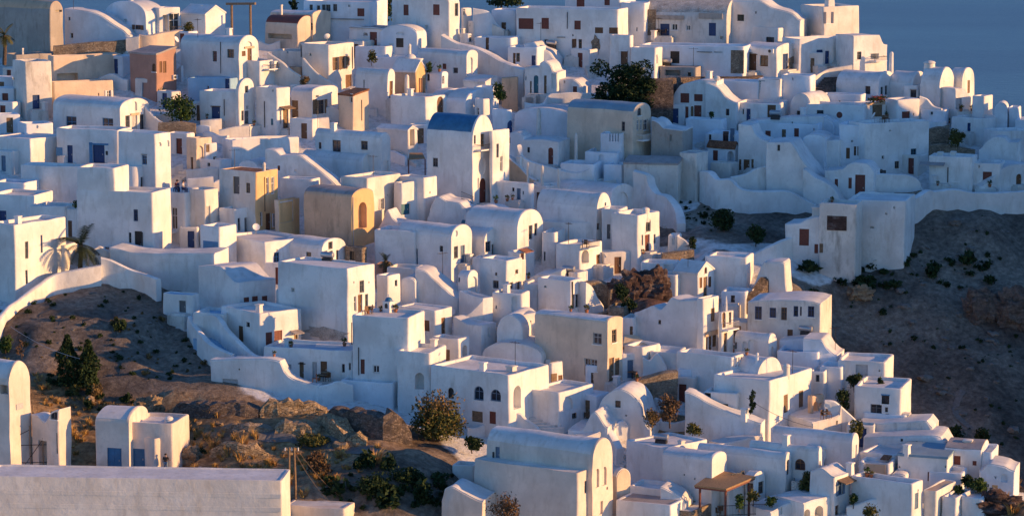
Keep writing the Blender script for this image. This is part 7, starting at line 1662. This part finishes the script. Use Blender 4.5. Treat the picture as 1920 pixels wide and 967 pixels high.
def b_dish(n):
    r = empty(n, (0, 0, 0)); bm = bmesh.new(); bar(bm, Vector((0, 0, -.3)), Vector((0, 0, .8)), .035, 6); fixn(bm); mesh_obj('mast', bm, 'steel', r)
    bm = bmesh.new(); M = Matrix.Translation((0, -.1, .85)) @ Matrix.Rotation(R(60), 4, 'X'); rg = []
    for rr, z in ((.02, 0), (.2, .03), (.38, .10), (.42, .13), (.40, .12), (.2, .05), (.02, .02)): rg.append([M @ Vector((rr*math.cos(k*.5236), rr*math.sin(k*.5236), z)) for k in range(12)])
    loft(bm, rg); fixn(bm); mesh_obj('dish', bm, 'paintwhite', r, 50); return r
def b_tank(n):
    r = empty(n, (0, 0, 0)); bm = bmesh.new()
    box(bm, -.55, .55, -.25, .25, -.2, .3)
    fixn(bm); mesh_obj('stand', bm, 'metal', r)
    bm = bmesh.new(); rg = [[(x, .32*k*math.cos(a*.4488), .62+.32*k*math.sin(a*.4488)) for a in range(14)] for x, k in ((-.75, .3), (-.7, .85), (-.62, 1), (.62, 1), (.7, .85), (.75, .3))]
    loft(bm, rg); fixn(bm); mesh_obj('tank', bm, 'steel', r, 40); return r
def b_vent(n):
    r = empty(n, (0, 0, 0)); bm = bmesh.new(); loft(bm, [[(s*x, s*y, z) for x, y in ((-1, -1), (1, -1), (1, 1), (-1, 1))] for z, s in ((-.4, .3), (.75, .26), (.77, .34), (.9, .34), (.92, .2))]); fixn(bm); mesh_obj('shaft', bm, 'white', r)
    bm = bmesh.new(); box(bm, -.16, .16, -.262, .262, .45, .65); fixn(bm); mesh_obj('opening', bm, 'dark', r); return r
def b_table(n):
    r = empty(n, (0, 0, 0)); bm = bmesh.new(); loft(bm, [[(.45*math.cos(k*.5236), .45*math.sin(k*.5236), z) for k in range(12)] for z in (.70, .74)]); fixn(bm); mesh_obj('tabletop', bm, 'oldwood', r)
    bm = bmesh.new(); bar(bm, Vector((0, 0, 0)), Vector((0, 0, .7)), .04, 6); fixn(bm); mesh_obj('leg', bm, 'metal', r); return r
def b_chair(n):
    r = empty(n, (0, 0, 0)); bm = bmesh.new(); box(bm, -.22, .22, -.22, .22, .42, .47); fixn(bm); mesh_obj('seat', bm, 'wood', r)
    bm = bmesh.new(); box(bm, -.22, .22, .18, .22, .47, .92); fixn(bm); mesh_obj('backrest', bm, 'wood', r)
    for x in (-.19, .19):
        for y in (-.19, .19):
            bm = bmesh.new(); bar(bm, Vector((x, y, 0)), Vector((x, y, .43)), .025, 5); fixn(bm); mesh_obj('leg', bm, 'wood', r)
    return r
roofset('television_aerial', 'thin metal television aerial standing on a village roof', 'television aerials', b_aerial, [(132, 30), (365, 85), (470, 70), (615, 40), (650, 100), (905, 95), (1020, 60), (1235, 50), (1300, 120), (1405, 125), (1570, 20), (440, 330), (590, 240), (700, 330), (830, 500), (1060, 470), (1180, 560), (1290, 500), (1480, 700), (1560, 650), (720, 640), (960, 690), (260, 330), (60, 330)])
roofset('satellite_dish', 'small white satellite dish on a village roof', 'satellite dishes', b_dish, [(205, 75), (335, 70), (540, 68), (620, 62), (1010, 150), (855, 600), (930, 430), (1130, 480), (1350, 180), (1640, 250), (1700, 260), (480, 440), (1330, 660), (1550, 780), (700, 520)])
roofset('water_tank', 'cylindrical steel water tank on a flat roof', 'steel water tanks', b_tank, [(585, 66), (1040, 70), (1250, 110), (1460, 230), (350, 430), (620, 470), (1060, 520), (1505, 620), (1240, 830)], rz=-25)
roofset('vent_chimney', 'short square white chimney with a dark slot', 'short square chimneys', b_vent, [(90, 205), (250, 240), (430, 60), (520, 120), (620, 250), (770, 200), (850, 60), (980, 290), (1150, 150), (1220, 60), (1330, 140), (1430, 170), (1500, 210), (1620, 330), (1750, 330), (560, 340), (660, 440), (770, 470), (880, 480), (950, 560), (1080, 640), (1150, 720), (1290, 650), (1390, 790), (1480, 820), (1700, 850), (1600, 900), (480, 590), (540, 650), (820, 640), (900, 700), (1010, 620), (40, 440), (120, 300)], rz=-35)
roofset('cafe_table', 'small round wooden table on a terrace', 'round terrace tables', b_table, [(1195, 702), (1185, 708), (1345, 962), (600, 715), (610, 712), (1555, 790), (1240, 55), (1665, 232), (1095, 478), (690, 588)])
roofset('terrace_chair', 'plain wooden chair on a terrace', 'terrace chairs', b_chair, [(1190, 704), (1203, 704), (1338, 962), (1352, 965), (596, 717), (615, 714), (1550, 792), (1560, 790), (1234, 56), (1246, 56), (1660, 233), (1670, 232), (1090, 479), (1100, 478), (685, 590), (695, 588)])
# ------------------------------------------------------------------ sea, sky, sun
bm = bmesh.new()
loft_v = [bm.verts.new(v) for v in ((-30000, 150, 0), (30000, 150, 0), (30000, 50000, 0), (-30000, 50000, 0))]; bm.faces.new(loft_v)
m, nt, b = newmat('sea')
mp = nd(nt, 'ShaderNodeMapping'); mp.inputs['Scale'].default_value = (.0012, .004, 1); nt.links.new(coords(nt), mp.inputs['Vector'])
n1 = noise_n(nt, 1.0, 5, .6, mp.outputs[0])
r_ = ramp(nt, n1.outputs['Fac'], [(.35, (.045, .125, .215)), (.7, (.055, .14, .235))]); nt.links.new(r_.outputs[0], b.inputs['Base Color'])
rr = ramp(nt, n1.outputs['Fac'], [(.4, (.36,)*3), (.65, (.42,)*3)]); nt.links.new(rr.outputs[0], b.inputs['Roughness'])
mp2 = nd(nt, 'ShaderNodeMapping'); mp2.inputs['Scale'].default_value = (.05, .12, 1); nt.links.new(coords(nt), mp2.inputs['Vector'])
n2 = noise_n(nt, 1.0, 6, .65, mp2.outputs[0]); bump(nt, b, n2.outputs['Fac'], .5, 3.0)
sea = mesh_obj('sea', bm, m); sea.location = (0, 0, -215); sea['kind'] = 'structure'; sea['label'] = 'calm deep blue sea far below the village'; sea['category'] = 'sea'

def tint(nt, c):
    mm = nt.nodes.new('ShaderNodeMix'); mm.data_type = 'RGBA'; mm.blend_type = 'MULTIPLY'; mm.inputs[0].default_value = 1
    nt.links.new(c, mm.inputs[6]); mm.inputs[7].default_value = (.94, .96, 1.03, 1); return mm.outputs[2]
w = bpy.data.worlds.new('World'); scene.world = w; w.use_nodes = True
nt = w.node_tree; bg = nt.nodes['Background']
sky = nt.nodes.new('ShaderNodeTexSky'); sky.sky_type = 'NISHITA'; sky.sun_disc = False
SUN_AZ, SUN_EL = R(SUN_A), R(SUN_E)      # azimuth from +X towards +Y
sky.sun_elevation = SUN_EL; sky.sun_rotation = math.pi/2 - SUN_AZ
sky.altitude = 100; sky.air_density = 1.0; sky.dust_density = .1; sky.ozone_density = 5.0
nt.links.new(tint(nt, sky.outputs[0]), bg.inputs['Color']); bg.inputs['Strength'].default_value = SKY_S
sd = bpy.data.lights.new('sun', 'SUN'); sd.energy = SUN_S; sd.angle = R(.5); sd.color = SUN_C
so = link(bpy.data.objects.new('sun', sd))
sv = Vector((math.cos(SUN_AZ)*math.cos(SUN_EL), math.sin(SUN_AZ)*math.cos(SUN_EL), math.sin(SUN_EL)))
so.rotation_euler = sv.to_track_quat('Z', 'Y').to_euler(); so.location = (80, 300, 60)
vs = scene.view_settings; vs.view_transform = 'Standard'; vs.look = 'None'; vs.gamma = 1; vs.use_curve_mapping = False; vs.exposure = EXPO
scene.cycles.max_bounces = 6; scene.cycles.diffuse_bounces = 4
scene.cycles.use_denoising = True
_dup = [k for k, v in LABELS.items() if len(v) > 1 and not all(g for _, g in v)]
if _dup: print('DUPLICATE LABELS', _dup[:20])
